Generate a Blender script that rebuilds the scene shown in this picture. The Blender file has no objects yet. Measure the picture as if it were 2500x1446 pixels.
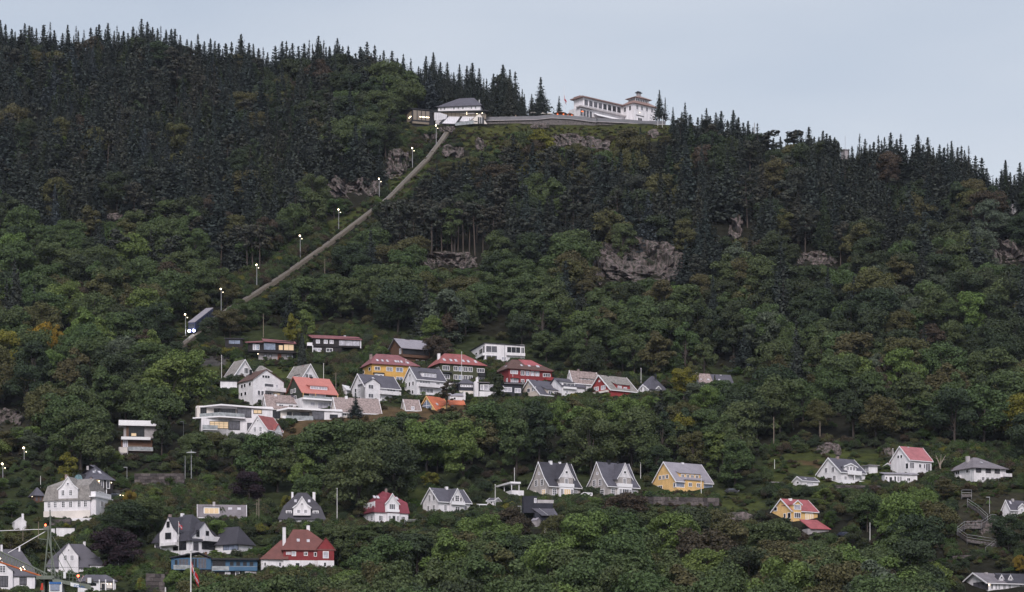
import bpy, bmesh, math, random
import numpy as np
from mathutils import Vector, Matrix, noise

random.seed(11)
rng = np.random.default_rng(11)
scene = bpy.context.scene
C = scene.collection

# ---------------------------------------------------------------- camera
F, HZ, CZ = 5800.0, 1777.0, 6.0          # focal length and eye level in photograph pixels, eye height in metres
cam_d = bpy.data.cameras.new('camera')
cam = bpy.data.objects.new('camera', cam_d)
C.objects.link(cam)
cam.location = (0, 0, CZ)
cam.rotation_euler = (math.radians(90), 0, 0)
cam_d.sensor_width = 36.0
cam_d.lens = F / 2500.0 * 36.0
cam_d.shift_y = (HZ - 723.0) / 2500.0
cam_d.clip_start = 1.0
cam_d.clip_end = 20000.0
scene.camera = cam

# ---------------------------------------------------------------- sky, sun, exposure
SUN_EL, SUN_AZ = math.radians(41), math.radians(186)     # azimuth from +Y, clockwise: behind the camera
world = bpy.data.worlds.new('World')
scene.world = world
world.use_nodes = True
wn, wl = world.node_tree.nodes, world.node_tree.links
wn.clear()
sky = wn.new('ShaderNodeTexSky'); sky.sky_type = 'NISHITA'; sky.sun_disc = False
sky.sun_elevation = SUN_EL; sky.sun_rotation = SUN_AZ
sky.altitude = 20; sky.air_density = 1.0; sky.dust_density = 2.5; sky.ozone_density = 1.5
veil = wn.new('ShaderNodeMixRGB'); veil.inputs[0].default_value = 0.66          # thin high overcast
veil.inputs[2].default_value = (6.4, 6.8, 7.45, 1)
wco = wn.new('ShaderNodeTexCoord'); wmp = wn.new('ShaderNodeMapping'); wmp.inputs['Scale'].default_value = (1.5, 1.5, 5.0)
wns = wn.new('ShaderNodeTexNoise'); wns.inputs['Scale'].default_value = 1.6; wns.inputs['Detail'].default_value = 4
wrp = wn.new('ShaderNodeMapRange'); wrp.inputs[1].default_value = 0.3; wrp.inputs[2].default_value = 0.7
wrp.inputs[3].default_value = 0.42; wrp.inputs[4].default_value = 0.88
bg = wn.new('ShaderNodeBackground'); bg.inputs['Strength'].default_value = 0.065
wout = wn.new('ShaderNodeOutputWorld')
wl.new(wco.outputs['Generated'], wmp.inputs['Vector']); wl.new(wmp.outputs['Vector'], wns.inputs['Vector'])
wl.new(wns.outputs['Fac'], wrp.inputs[0]); wl.new(wrp.outputs[0], veil.inputs[0])
wl.new(sky.outputs['Color'], veil.inputs[1]); wl.new(veil.outputs['Color'], bg.inputs['Color'])
wl.new(bg.outputs['Background'], wout.inputs['Surface'])

sun_d = bpy.data.lights.new('sun', 'SUN'); sun_d.energy = 1.5; sun_d.angle = math.radians(24); sun_d.color = (1.0, 0.935, 0.925)
sun = bpy.data.objects.new('sun', sun_d); C.objects.link(sun)
sun_dir = Vector((math.sin(SUN_AZ) * math.cos(SUN_EL), math.cos(SUN_AZ) * math.cos(SUN_EL), math.sin(SUN_EL)))
sun.rotation_euler = sun_dir.to_track_quat('Z', 'Y').to_euler()

vs = scene.view_settings
vs.view_transform = 'Standard'; vs.look = 'None'; vs.exposure = 0.80; vs.gamma = 1.0
scene.render.engine = 'CYCLES'
cy = scene.cycles
cy.max_bounces = 3; cy.diffuse_bounces = 2; cy.glossy_bounces = 1; cy.transmission_bounces = 2; cy.transparent_max_bounces = 2; cy.volume_bounces = 0
cy.use_denoising = True
cy.use_adaptive_sampling = True; cy.adaptive_threshold = 0.025
cy.caustics_reflective = False; cy.caustics_refractive = False

# ---------------------------------------------------------------- materials
MATS = {}
def mat(name, col, rough=0.75, var=0.12, scale=0.6, lines=None, bump=0.0, spec=0.25, metal=0.0, emit=None, stretch=(1, 1, 1), col2=None, mix=(0.45, 0.62)):
    """Painted or mineral surface: a base colour with patchy tone, optional course lines (axis, spacing in metres, depth) and fine relief."""
    if name in MATS:
        return MATS[name]
    m = bpy.data.materials.new(name); m.use_nodes = True
    nt = m.node_tree; n, l = nt.nodes, nt.links
    p = n['Principled BSDF']
    p.inputs['Roughness'].default_value = rough
    p.inputs['Metallic'].default_value = metal
    p.inputs['Specular IOR Level'].default_value = spec
    if emit:
        p.inputs['Base Color'].default_value = (*col, 1)
        p.inputs['Emission Color'].default_value = (*emit[0], 1)
        p.inputs['Emission Strength'].default_value = emit[1]
        MATS[name] = m; return m
    tc = n.new('ShaderNodeTexCoord'); mp = n.new('ShaderNodeMapping'); mp.inputs['Scale'].default_value = stretch
    l.new(tc.outputs['Object'], mp.inputs['Vector'])
    ns = n.new('ShaderNodeTexNoise'); ns.inputs['Scale'].default_value = scale; ns.inputs['Detail'].default_value = 7; ns.inputs['Roughness'].default_value = 0.65
    l.new(mp.outputs['Vector'], ns.inputs['Vector'])
    rp = n.new('ShaderNodeValToRGB')
    c2 = col2 or tuple(max(0, c * (1 - 2.2 * var)) for c in col)
    rp.color_ramp.elements[0].position = mix[0] - 0.12; rp.color_ramp.elements[0].color = (*c2, 1)
    rp.color_ramp.elements[1].position = mix[1]; rp.color_ramp.elements[1].color = (*[min(1, c * (1 + 0.3 * var)) for c in col], 1)
    l.new(ns.outputs['Fac'], rp.inputs['Fac'])
    outc = rp.outputs['Color']; hsrc = ns.outputs['Fac']; dist = 0.05
    if lines:
        ax, sp, dep = lines
        sx = n.new('ShaderNodeSeparateXYZ'); l.new(tc.outputs['Object'], sx.inputs[0])
        md = n.new('ShaderNodeMath'); md.operation = 'DIVIDE'; l.new(sx.outputs[ax], md.inputs[0]); md.inputs[1].default_value = sp
        fr = n.new('ShaderNodeMath'); fr.operation = 'FRACT'; l.new(md.outputs[0], fr.inputs[0])
        gr = n.new('ShaderNodeMapRange'); l.new(fr.outputs[0], gr.inputs[0]); gr.inputs[1].default_value = 0.0; gr.inputs[2].default_value = 0.22
        mx = n.new('ShaderNodeMixRGB'); mx.blend_type = 'MULTIPLY'; mx.inputs[0].default_value = dep
        l.new(outc, mx.inputs[1]); l.new(gr.outputs[0], mx.inputs[2]); outc = mx.outputs['Color']
        bp0 = n.new('ShaderNodeBump'); bp0.inputs['Strength'].default_value = 0.5; bp0.inputs['Distance'].default_value = 0.04
        l.new(gr.outputs[0], bp0.inputs['Height']); l.new(bp0.outputs['Normal'], p.inputs['Normal'])
        hsrc = None
    if bump and hsrc is not None:
        bp = n.new('ShaderNodeBump'); bp.inputs['Strength'].default_value = bump; bp.inputs['Distance'].default_value = 0.3
        l.new(hsrc, bp.inputs['Height']); l.new(bp.outputs['Normal'], p.inputs['Normal'])
    l.new(outc, p.inputs['Base Color'])
    MATS[name] = m
    return m

def wood(name, col, var=0.09): return mat(name, col, 0.7, var, 0.5, lines=(2, 0.16, 0.22))
WHITE = wood('white_boards', (0.80, 0.77, 0.80))
WHITE2 = mat('white_render', (0.78, 0.75, 0.78), 0.85, 0.10, 0.5, stretch=(1.6, 1.6, .4))
CREAM = mat('cream_render', (0.70, 0.64, 0.60), 0.85, 0.07, 0.4)
TRIM = mat('white_trim', (0.82, 0.80, 0.83), 0.5, 0.03, 0.8)
STONE = mat('grey_stucco', (0.43, 0.39, 0.38), 0.9, 0.14, 0.9, bump=0.15)
YELLOW = wood('yellow_boards', (0.82, 0.53, 0.23))
OCHRE = wood('ochre_boards', (0.70, 0.41, 0.12))
REDW = wood('red_boards', (0.25, 0.040, 0.045))
RED2 = wood('barn_red_boards', (0.32, 0.05, 0.052))
GREENW = wood('olive_boards', (0.075, 0.080, 0.045))
DGREEN = wood('dark_green_boards', (0.045, 0.055, 0.038))
BLACKW = wood('black_boards', (0.028, 0.024, 0.026))
NAVY = wood('blue_black_boards', (0.035, 0.036, 0.050))
BLUE = wood('blue_boards', (0.070, 0.150, 0.255))
GREYW = mat('grey_concrete', (0.36, 0.33, 0.34), 0.9, 0.12, 0.6, bump=0.1)
BEIGE = mat('beige_render', (0.58, 0.50, 0.45), 0.85, 0.08, 0.5)
BROWNW = wood('brown_boards', (0.14, 0.075, 0.05))
def roofm(name, col, sp=0.33, var=0.13, dep=0.3, rough=0.6): return mat(name, col, rough, var, 0.45, lines=(2, sp, dep), spec=0.3)
SLATE = roofm('slate_roof', (0.105, 0.100, 0.125))
SLATE2 = roofm('dark_slate_roof', (0.060, 0.057, 0.072))
GREYR = roofm('grey_tile_roof', (0.20, 0.18, 0.20))
BROWNR = roofm('brown_tile_roof', (0.12, 0.065, 0.055))
REDR = roofm('red_tile_roof', (0.31, 0.095, 0.092))
BRICKR = roofm('brick_red_roof', (0.165, 0.058, 0.052))
PINKR = roofm('faded_red_roof', (0.40, 0.15, 0.165))
CRIMR = roofm('crimson_roof', (0.36, 0.10, 0.11))
MAROR = roofm('maroon_roof', (0.25, 0.10, 0.11))
WINER = roofm('wine_red_roof', (0.24, 0.055, 0.075))
ORNGR = roofm('orange_tile_roof', (0.52, 0.15, 0.075))
SALMR = roofm('salmon_metal_roof', (0.50, 0.19, 0.165), 0.5, 0.05, 0.12)
SHING = mat('lichened_shingle_roof', (0.34, 0.27, 0.26), 0.9, 0.24, 1.6, bump=0.3)
SHING2 = mat('weathered_slate_roof', (0.27, 0.25, 0.24), 0.9, 0.2, 1.2, bump=0.3)
STEELR = mat('grey_metal_roof', (0.30, 0.28, 0.32), 0.5, 0.08, 0.5, lines=(0, 0.6, 0.15))
CONC = mat('pale_concrete', (0.46, 0.43, 0.44), 0.9, 0.12, 0.5, bump=0.1)
MASON = mat('rubble_masonry', (0.17, 0.15, 0.15), 0.95, 0.25, 1.8, bump=0.5, col2=(0.05, 0.045, 0.045))
DARK = mat('dark_metal', (0.03, 0.03, 0.035), 0.5, 0.1, 1.0)
STEEL = mat('galvanised_steel', (0.42, 0.42, 0.44), 0.45, 0.1, 1.0, metal=0.3)
POLEW = mat('white_painted_pole', (0.70, 0.68, 0.68), 0.5, 0.08, 1.0)
TIMBER = mat('weathered_timber', (0.24, 0.20, 0.16), 0.85, 0.15, 2.0)
BRICKC = mat('chimney_brick', (0.34, 0.26, 0.25), 0.9, 0.2, 2.0)
def glassm(name, col, rough=0.08, spec=0.6): return mat(name, col, rough, 0.25, 0.9, spec=spec)
PANE = [glassm('dark_pane', (0.022, 0.022, 0.028), 0.1, 0.4), glassm('curtained_pane', (0.12, 0.115, 0.135), 0.1, 0.5), glassm('bright_pane', (0.52, 0.50, 0.57), 0.12),
        mat('lit_pane', (0.4, 0.3, 0.2), 0.2, emit=((1.0, 0.72, 0.44), 0.24)), glassm('blue_pane', (0.24, 0.28, 0.38))]
SKYL = glassm('skylight_glass', (0.62, 0.60, 0.66), 0.1)  # pale base colour stands in for the sky reflected in the glass
TEAL = glassm('teal_glass', (0.30, 0.46, 0.52), 0.1)
BALG = glassm('balcony_glass', (0.34, 0.36, 0.38), 0.1)
LAMP = mat('lit_lamp', (1, 0.9, 0.7), emit=((1.0, 0.82, 0.55), 6.0))
LAMPW = mat('lit_white_lamp', (1, 1, 1), emit=((0.95, 0.95, 1.0), 16.0))
LAMPR = mat('lit_red_lamp', (1, 0.1, 0.05), emit=((1.0, 0.08, 0.03), 7.0))
HEAT = mat('orange_heater', (1, 0.2, 0.05), emit=((1.0, 0.20, 0.06), 0.8))

# ---------------------------------------------------------------- small mesh helpers
def link(name, me, parent=None, m=None):
    o = bpy.data.objects.new(name, me); C.objects.link(o)
    if parent is not None: o.parent = parent
    if m is not None and me is not None and not me.materials: me.materials.append(m)
    return o

def pymesh(name, verts, faces, fix=True):
    me = bpy.data.meshes.new(name)
    me.from_pydata([tuple(v) for v in verts], [], faces)
    if fix:
        bm = bmesh.new(); bm.from_mesh(me); bmesh.ops.recalc_face_normals(bm, faces=bm.faces); bm.to_mesh(me); bm.free()
    return me

class MB:
    """Collects simple solids into one mesh."""
    def __init__(s): s.v, s.f = [], []
    def add(s, vs_, fs):
        b = len(s.v); s.v += [tuple(x) for x in vs_]; s.f += [tuple(b + i for i in f) for f in fs]; return s
    def hexa(s, p):      # 8 points: bottom ring then top ring
        return s.add(p, [(0, 1, 2, 3), (7, 6, 5, 4), (0, 4, 5, 1), (1, 5, 6, 2), (2, 6, 7, 3), (3, 7, 4, 0)])
    def box(s, x0, x1, y0, y1, z0, z1):
        return s.hexa([(x0, y0, z0), (x1, y0, z0), (x1, y1, z0), (x0, y1, z0), (x0, y0, z1), (x1, y0, z1), (x1, y1, z1), (x0, y1, z1)])
    def tube(s, a, b, r0, r1=None, n=6):
        a, b = Vector(a), Vector(b); r1 = r0 if r1 is None else r1
        d = (b - a).normalized(); t = d.orthogonal().normalized(); w = d.cross(t)
        ring = lambda c, r: [c + (t * math.cos(k * 2 * math.pi / n) + w * math.sin(k * 2 * math.pi / n)) * r for k in range(n)]
        return s.add(ring(a, r0) + ring(b, r1), [(k, (k + 1) % n, n + (k + 1) % n, n + k) for k in range(n)] + [tuple(range(n - 1, -1, -1)), tuple(range(n, 2 * n))])
    def ball(s, c, r, n=8, m=5):
        c = Vector(c); vs_ = [c + Vector((0, 0, r))]
        for i in range(1, m):
            a = math.pi * i / m
            vs_ += [c + Vector((r * math.sin(a) * math.cos(2 * math.pi * k / n), r * math.sin(a) * math.sin(2 * math.pi * k / n), r * math.cos(a))) for k in range(n)]
        vs_.append(c - Vector((0, 0, r))); fs = []
        for k in range(n): fs.append((0, 1 + k, 1 + (k + 1) % n))
        for i in range(m - 2):
            for k in range(n): fs.append((1 + i * n + k, 1 + (i + 1) * n + k, 1 + (i + 1) * n + (k + 1) % n, 1 + i * n + (k + 1) % n))
        e = len(vs_) - 1
        for k in range(n): fs.append((e, 1 + (m - 2) * n + (k + 1) % n, 1 + (m - 2) * n + k))
        return s.add(vs_, fs)
    def build(s, name, m, parent=None, fix=True):
        return link(name, pymesh(name, s.v, s.f, fix), parent, m)

def tag(o, label, cat, group=None):
    o['label'] = label; o['category'] = cat; o['kind'] = 'thing'
    if group: o['group'] = group
    return o
def empty(name, loc, rz=0.0):
    o = bpy.data.objects.new(name, None); C.objects.link(o); o.location = loc; o.rotation_euler = (0, 0, rz); o.empty_display_size = 1
    return o
def copy_tree(o, parent=None):
    c = o.copy(); C.objects.link(c); c.parent = parent
    for ch in o.children: copy_tree(ch, c)
    return c

# ---------------------------------------------------------------- where things stand on the hillside
_PY = np.array([120, 150, 200, 290, 310, 500, 700, 850, 930, 1000, 1100, 1200, 1280, 1446, 1700, 1760.0])
_YY = np.array([1300, 1275, 1243, 1195, 1180, 1085, 1000, 930, 885, 850, 800, 750, 715, 650, 490, 455.0])
def YM(py): return float(np.interp(py, _PY, _YY))
_RX = np.array([-900, -300, 0, 300, 500, 800, 950, 1060, 1200, 1300, 1400, 1640, 1700, 1850, 2000, 2300, 2400, 2440, 2500, 2800, 3400.0])
_RY = np.array([120, 140, 150, 140, 165, 185, 205, 225, 250, 283, 296, 303, 330, 358, 385, 405, 445, 465, 462, 500, 600.0])
def RIDGE(px): return float(np.interp(px, _RX, _RY))
def P(px, py, Y): return Vector(((px - 1250.0) / F * Y, Y, CZ + (HZ - py) / F * Y))
def G(px, py, dy=0.0, up=0.0):
    """Point of the hillside that shows at this photograph pixel."""
    Y = YM(py) + dy
    v = P(px, py, Y); v.z += up
    return v
PROTECT = []     # what stands where in the view, so that the wood grows round it: (x0, y0, x1, y1, Y)
FOOT = []        # ground taken by houses: (X, Y, radius)
LANDMARKS = []   # (px, py, phrase)
def protect(x0, y0, x1, y1, Y): PROTECT.append((x0, y0, x1, y1, Y))
# ---------------------------------------------------------------- the hillside
GARDEN = [([(470, 800), (900, 790), (1300, 830), (1650, 890), (1820, 900), (1820, 960), (1500, 975), (1150, 1000), (700, 1060), (470, 1090)], 5), ([(0, 1150), (700, 1150), (1300, 1150), (1800, 1150), (1880, 1090), (2500, 1090), (2500, 1230), (1750, 1240), (1200, 1300), (860, 1310), (830, 1446), (0, 1446)], 5)]
GRASS = [  # open ground: (polygon in photograph pixels, kind) kind 1 grass, 2 heather and dry grass, 3 asphalt, 4 bare earth
    ([(1095, 305), (1640, 305), (1700, 325), (1560, 350), (1500, 395), (1330, 385), (1200, 400), (1120, 350)], 6),
    ([(985, 285), (1065, 290), (1060, 330), (1010, 320)], 1),
    ([(950, 440), (1040, 395), (1075, 400), (1010, 470), (965, 500)], 1),
    ([(790, 545), (880, 500), (910, 515), (830, 580), (800, 595)], 1),
    ([(430, 765), (470, 760), (470, 840), (430, 840)], 1),
    ([(478, 880), (575, 872), (570, 935), (480, 935)], 1),
    ([(640, 895), (720, 890), (760, 925), (640, 935)], 1),
    ([(660, 1060), (760, 1010), (900, 985), (1120, 985), (1180, 1010), (1080, 1040), (900, 1075), (760, 1090)], 2),
    ([(1880, 1105), (2020, 1095), (2160, 1100), (2180, 1150), (2120, 1185), (1900, 1195), (1860, 1150)], 1),
    ([(1950, 1120), (2030, 1122), (2020, 1142), (1960, 1132)], 2),
    ([(1740, 1195), (1830, 1200), (1880, 1245), (1780, 1265)], 1),
    ([(0, 1290), (140, 1290), (180, 1335), (60, 1345), (0, 1345)], 1),
    ([(880, 1195), (1060, 1190), (1060, 1225), (900, 1225)], 1),
    ([(2330, 1200), (2500, 1200), (2500, 1350), (2330, 1350)], 4),
    ([(240, 1195), (330, 1190), (330, 1215), (240, 1222)], 3),
    ([(480, 870), (560, 865), (560, 890), (480, 893)], 3),
    ([(0, 990), (60, 985), (60, 1060), (0, 1060)], 4),
]
def inside(poly, x, y):
    r = np.zeros_like(x, dtype=bool); n = len(poly)
    for i in range(n):
        (x0, y0), (x1, y1) = poly[i], poly[(i + 1) % n]
        c = ((y0 > y) != (y1 > y))
        with np.errstate(divide='ignore', invalid='ignore'):
            r ^= c & (x < (x1 - x0) * (y - y0) / (y1 - y0 + 1e-12) + x0)
    return r
NC, NR = 420, 260
cols = np.linspace(-900, 3400, NC)
tt = np.linspace(0, 1, NR)
ridge = np.interp(cols, _RX, _RY)
py = 1750 + (ridge[None, :] - 1750) * tt[:, None]
pxg = np.repeat(cols[None, :], NR, 0)
Yg = np.interp(py, _PY, _YY)
Xg = (pxg - 1250) / F * Yg; Zg = CZ + (HZ - py) / F * Yg
lump = np.sin(Xg * .21 + 1.3) * np.sin(Yg * .17 + .4) + .6 * np.sin(Xg * .53 + Yg * .31) * np.sin(Yg * .47 - Xg * .22)
Zg = Zg - 0.35 + 0.22 * lump
kind = np.zeros(py.shape)
for poly, k in GARDEN + GRASS:
    kind[inside(poly, pxg + 6 * lump, py + 4 * lump)] = k
rowsX, rowsY, rowsZ, rowsK = [Xg], [Yg], [Zg], [kind]
def extra(dY, dZ, before=False):
    src = 0 if before else -1
    Y2 = (Yg[src] + dY)[None, :] if not before else np.full((1, NC), dY)
    Z2 = (Zg[src] + dZ)[None, :] if not before else np.full((1, NC), dZ)
    X2 = (cols[None, :] - 1250) / F * np.maximum(Y2, 300)
    (rowsX.append, rowsY.append, rowsZ.append)[0](X2); rowsY.append(Y2); rowsZ.append(Z2); rowsK.append(np.zeros((1, NC)))
for a in ((30, -1), (90, -6), (260, -30), (900, -120), (3000, -300)): extra(*a)
pre = [[], [], [], []]
for Y0, Z0 in ((-600, 0.0), (200, 0.2), (440, 1.5)):
    pre[0].append(((cols - 1250) / F * max(abs(Y0), 440) * 3)[None, :] if Y0 < 400 else ((cols - 1250) / F * Y0)[None, :])
    pre[1].append(np.full((1, NC), float(Y0))); pre[2].append(np.full((1, NC), Z0)); pre[3].append(np.zeros((1, NC)))
AX, AY, AZ, AK = [np.concatenate(p + r, 0) for p, r in zip(pre, (rowsX, rowsY, rowsZ, rowsK))]
R2 = AX.shape[0]
co = np.stack([AX, AY, AZ], -1).reshape(-1, 3)
ii = np.arange(R2 * NC).reshape(R2, NC)
quads = np.stack([ii[:-1, :-1], ii[:-1, 1:], ii[1:, 1:], ii[1:, :-1]], -1).reshape(-1, 4)
def npmesh(name, co, quads):
    me = bpy.data.meshes.new(name); nq, k = quads.shape
    me.vertices.add(len(co)); me.vertices.foreach_set('co', co.astype(np.float32).ravel())
    me.loops.add(nq * k); me.loops.foreach_set('vertex_index', quads.astype(np.int32).ravel())
    me.polygons.add(nq); me.polygons.foreach_set('loop_start', np.arange(0, nq * k, k, dtype=np.int32))
    try: me.polygons.foreach_set('loop_total', np.full(nq, k, dtype=np.int32))
    except Exception: pass
    me.update(calc_edges=True)
    return me
tm = npmesh('hillside', co, quads)
pal = np.array([[.016, .017, .012], [.046, .060, .019], [.085, .062, .036], [.06, .06, .065], [.034, .034, .024], [.030, .041, .018], [.050, .059, .020]])
colr = pal[AK.reshape(-1).astype(int)]
at = tm.attributes.new('ground_colour', 'FLOAT_COLOR', 'POINT')
at.data.foreach_set('color', np.concatenate([colr, np.ones((len(colr), 1))], 1).astype(np.float32).ravel())
gm = bpy.data.materials.new('hillside_ground'); gm.use_nodes = True
n, l = gm.node_tree.nodes, gm.node_tree.links; p = n['Principled BSDF']; p.inputs['Roughness'].default_value = 0.95; p.inputs['Specular IOR Level'].default_value = 0.1
a = n.new('ShaderNodeAttribute'); a.attribute_name = 'ground_colour'
tc = n.new('ShaderNodeTexCoord'); ns = n.new('ShaderNodeTexNoise'); ns.inputs['Scale'].default_value = 0.25; ns.inputs['Detail'].default_value = 9; ns.inputs['Roughness'].default_value = 0.7
l.new(tc.outputs['Object'], ns.inputs['Vector'])
rp = n.new('ShaderNodeValToRGB'); rp.color_ramp.elements[0].position = .32; rp.color_ramp.elements[0].color = (.45, .42, .40, 1); rp.color_ramp.elements[1].position = .68; rp.color_ramp.elements[1].color = (1.35, 1.25, 1.1, 1)
mx = n.new('ShaderNodeMixRGB'); mx.blend_type = 'MULTIPLY'; mx.inputs[0].default_value = 1
l.new(ns.outputs['Fac'], rp.inputs['Fac']); l.new(a.outputs['Color'], mx.inputs[1]); l.new(rp.outputs['Color'], mx.inputs[2]); l.new(mx.outputs['Color'], p.inputs['Base Color'])
bp = n.new('ShaderNodeBump'); bp.inputs['Strength'].default_value = .6; bp.inputs['Distance'].default_value = .6; l.new(ns.outputs['Fac'], bp.inputs['Height']); l.new(bp.outputs['Normal'], p.inputs['Normal'])
hill = link('terrain', tm, None, gm)
hill['kind'] = 'structure'
hill['label'] = 'steep wooded hillside with a summit plateau'
tm.polygons.foreach_set('use_smooth', np.ones(len(tm.polygons), dtype=bool))

# ---------------------------------------------------------------- bare rock
ROCKM = mat('bare_rock', (0.150, 0.118, 0.118), 0.92, 0.2, 0.55, bump=1.0, stretch=(1.6, 1.3, .35), col2=(0.026, 0.028, 0.018), mix=(0.53, 0.62))
_ico = {}
def rock(name, label, px, py, wpx, hpx, dep=0.45, seed=0, steep=1.0, sub=5, buried=0.35):
    """A craggy outcrop wpx by hpx in the view, seated in the slope."""
    if sub not in _ico:
        bm = bmesh.new(); bmesh.ops.create_icosphere(bm, subdivisions=sub, radius=1)
        _ico[sub] = ([v.co.copy() for v in bm.verts], [[v.index for v in f.verts] for f in bm.faces]); bm.free()
    vsr, fs = _ico[sub]
    Y = YM(py); k = Y / F
    rx, rz = wpx * .53 * k, hpx * .58 * k; ry = max(2.0, rz * dep)
    out = []
    for v in vsr:
        q = Vector((v.x * rx, v.y * ry, v.z * rz)); s = Vector((seed * 17.3, seed * 5.1, seed * 9.7))
        a = noise.noise(q * .13 + s) * 2.0 + noise.noise(q * .5 + s) * .5
        tl = Vector((q.x + .35 * q.z, 0, q.z - .2 * q.x))
        d1, p1 = noise.voronoi(Vector((tl.x * .26, tl.y * .26, tl.z * .11)) + s); b = (noise.cell(p1[0] * 7.3) - .5) * 3.0
        d2, p2 = noise.voronoi(Vector((tl.x * .75, tl.y * .75, tl.z * .36)) + s); c = (noise.cell(p2[0] * 5.1) - .5) * 1.5
        sc = 1 + .12 * noise.noise(v * 1.7 + s)
        # blocky profile: push towards a box so that the face stands steep
        bx = Vector((abs(v.x) ** .7 * (1 if v.x > 0 else -1), abs(v.y) ** .6 * (1 if v.y > 0 else -1), abs(v.z) ** .8 * (1 if v.z > 0 else -1)))
        q = Vector((bx.x * rx, bx.y * ry, bx.z * rz)) * sc
        amp = min(1.3, rz * .17)
        q += Vector((v.x * .5, -abs(v.y) ** .3, v.z * .35)) * (a + b + c) * amp
        q.y += q.z * 1.15        # leans back with the slope
        out.append(q)
    me = pymesh(name, out, fs, fix=False)
    o = link(name, me, None, ROCKM)
    g = P(px, py, Y); o.location = (g.x, g.y + ry * (buried - .65), g.z)
    tag(o, label, 'rock')
    protect(px - wpx * .34, py - hpx * .36, px + wpx * .34, py + hpx * .24, Y - ry * .3)
    FOOT.append((g.x, g.y, min(rx, 8) * .6))
    LANDMARKS.append((px, py, 'the ' + label.split(',')[0]))
    return o
rock('cliff', 'broad pale grey cliff face in the middle of the wood', 1552, 650, 250, 146, .5, 1)
rock('cliff', 'low ledge of grey rock under bare pine trunks', 1100, 640, 135, 52, .6, 2)
rock('cliff', 'dark fissured crag beside the funicular track lamps', 862, 462, 125, 72, .5, 3)
rock('cliff', 'upright grey crag just above the funicular track', 972, 408, 62, 88, .5, 4)
rock('rock_outcrop', 'rounded rock knob at the top of the funicular track', 1108, 374, 54, 44, .8, 5, sub=4)
rock('rock_outcrop', 'tall pale rock knob below the terrace wall', 1172, 352, 38, 50, .7, 6, sub=4)
rock('rock_outcrop', 'bleached rock slabs in the grass below the restaurant', 1398, 345, 104, 48, .5, 7)
rock('rock_outcrop', 'pinkish boulder slope under the restaurant awning', 1472, 356, 60, 46, .5, 8, sub=4)
rock('rock_outcrop', 'smooth rock hump against the terrace wall', 1318, 309, 50, 16, .8, 9, sub=4)
rock('rock_outcrop', 'pink rock face below the square white restaurant tower', 1597, 328, 26, 30, .6, 10, sub=4)
rock('rock_outcrop', 'grey rock wall beside the station bridge pier', 1050, 335, 34, 54, .6, 11, sub=4)
rock('rock_outcrop', 'small rock shelf beside the upper track', 1090, 318, 40, 22, .8, 12, sub=4)
rock('cliff', 'row of pale rock teeth above the green maples', 1990, 632, 105, 44, .5, 13)
rock('cliff', 'pale crag at the edge of the wood below the white hut', 2460, 625, 85, 80, .5, 14)
rock('rock_outcrop', 'narrow brown rock scar among the conifers', 1793, 560, 40, 75, .5, 15, sub=4)
rock('rock_outcrop', 'purple grey rock bank under the tall leafy trees', 22, 1025, 75, 66, .5, 16, sub=4)
rock('rock_outcrop', 'small grey rock showing between dark conifers', 278, 530, 38, 24, .6, 17, sub=4)
rock('rock_outcrop', 'two pale boulders high in the wood under the skyline', 2216, 435, 40, 22, .6, 18, sub=3)
rock('rock_outcrop', 'reddish rock behind the white house with dormer', 2022, 1100, 60, 40, .6, 19, sub=4)
rock('rock_outcrop', 'grey boulder bank behind the pink roofed house', 2168, 1112, 40, 44, .6, 20, sub=4)
rock('rock_outcrop', 'dark rock face between the zigzag railings', 2405, 1290, 120, 44, .5, 21)
rock('rock_outcrop', 'low rock slab in the lawn below the yellow house', 1800, 1262, 70, 22, .6, 22, sub=4)
# ---------------------------------------------------------------- house kit: every house is laid out from its near corner, face A runs to the right of it, face B to the left
_wm = {}
def window_meshes(w, h, kind):
    key = (round(w, 2), round(h, 2), kind)
    if key not in _wm:
        w, h = max(key[0], .3), max(key[1], .3); t = min(.13, w * .13, h * .13); m = MB()
        y0, y1 = -.10, .03
        for bx in ((-w / 2 - t * .3, -w / 2 + t, -h / 2 - t * .3, h / 2 + t * .3), (w / 2 - t, w / 2 + t * .3, -h / 2 - t * .3, h / 2 + t * .3)): m.box(bx[0], bx[1], y0, y1, bx[2], bx[3])
        for z in (-h / 2 - t * .3, h / 2 - t): m.box(-w / 2 + t, w / 2 - t, y0 + .004, y1, z, z + 1.3 * t)
        mu = []
        if kind in ('x', 'v'): mu.append(0)
        if kind == 't': mu += [-w / 6, w / 6]
        if kind == 'q': mu += [-w / 4, 0, w / 4]
        for x in mu: m.box(x - t * .42, x + t * .42, y0 + .012, y1, -h / 2 + t, h / 2 - t)
        if kind in ('x', 'q'):
            for f in ((.12,) if h < 1.2 else (-.15, .17)): m.box(-w / 2 + t, w / 2 - t, y0 + .02, y1, h * f - t * .3, h * f + t * .3)
        fr = pymesh('window_frame', m.v, m.f)
        q = MB().box(-w / 2 + t * .8, w / 2 - t * .8, -.045, .02, -h / 2 + t * .8, h / 2 - t * .8)
        _wm[key] = (fr, pymesh('window_pane', q.v, q.f))
    return _wm[key]
_wmm = {}
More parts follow.
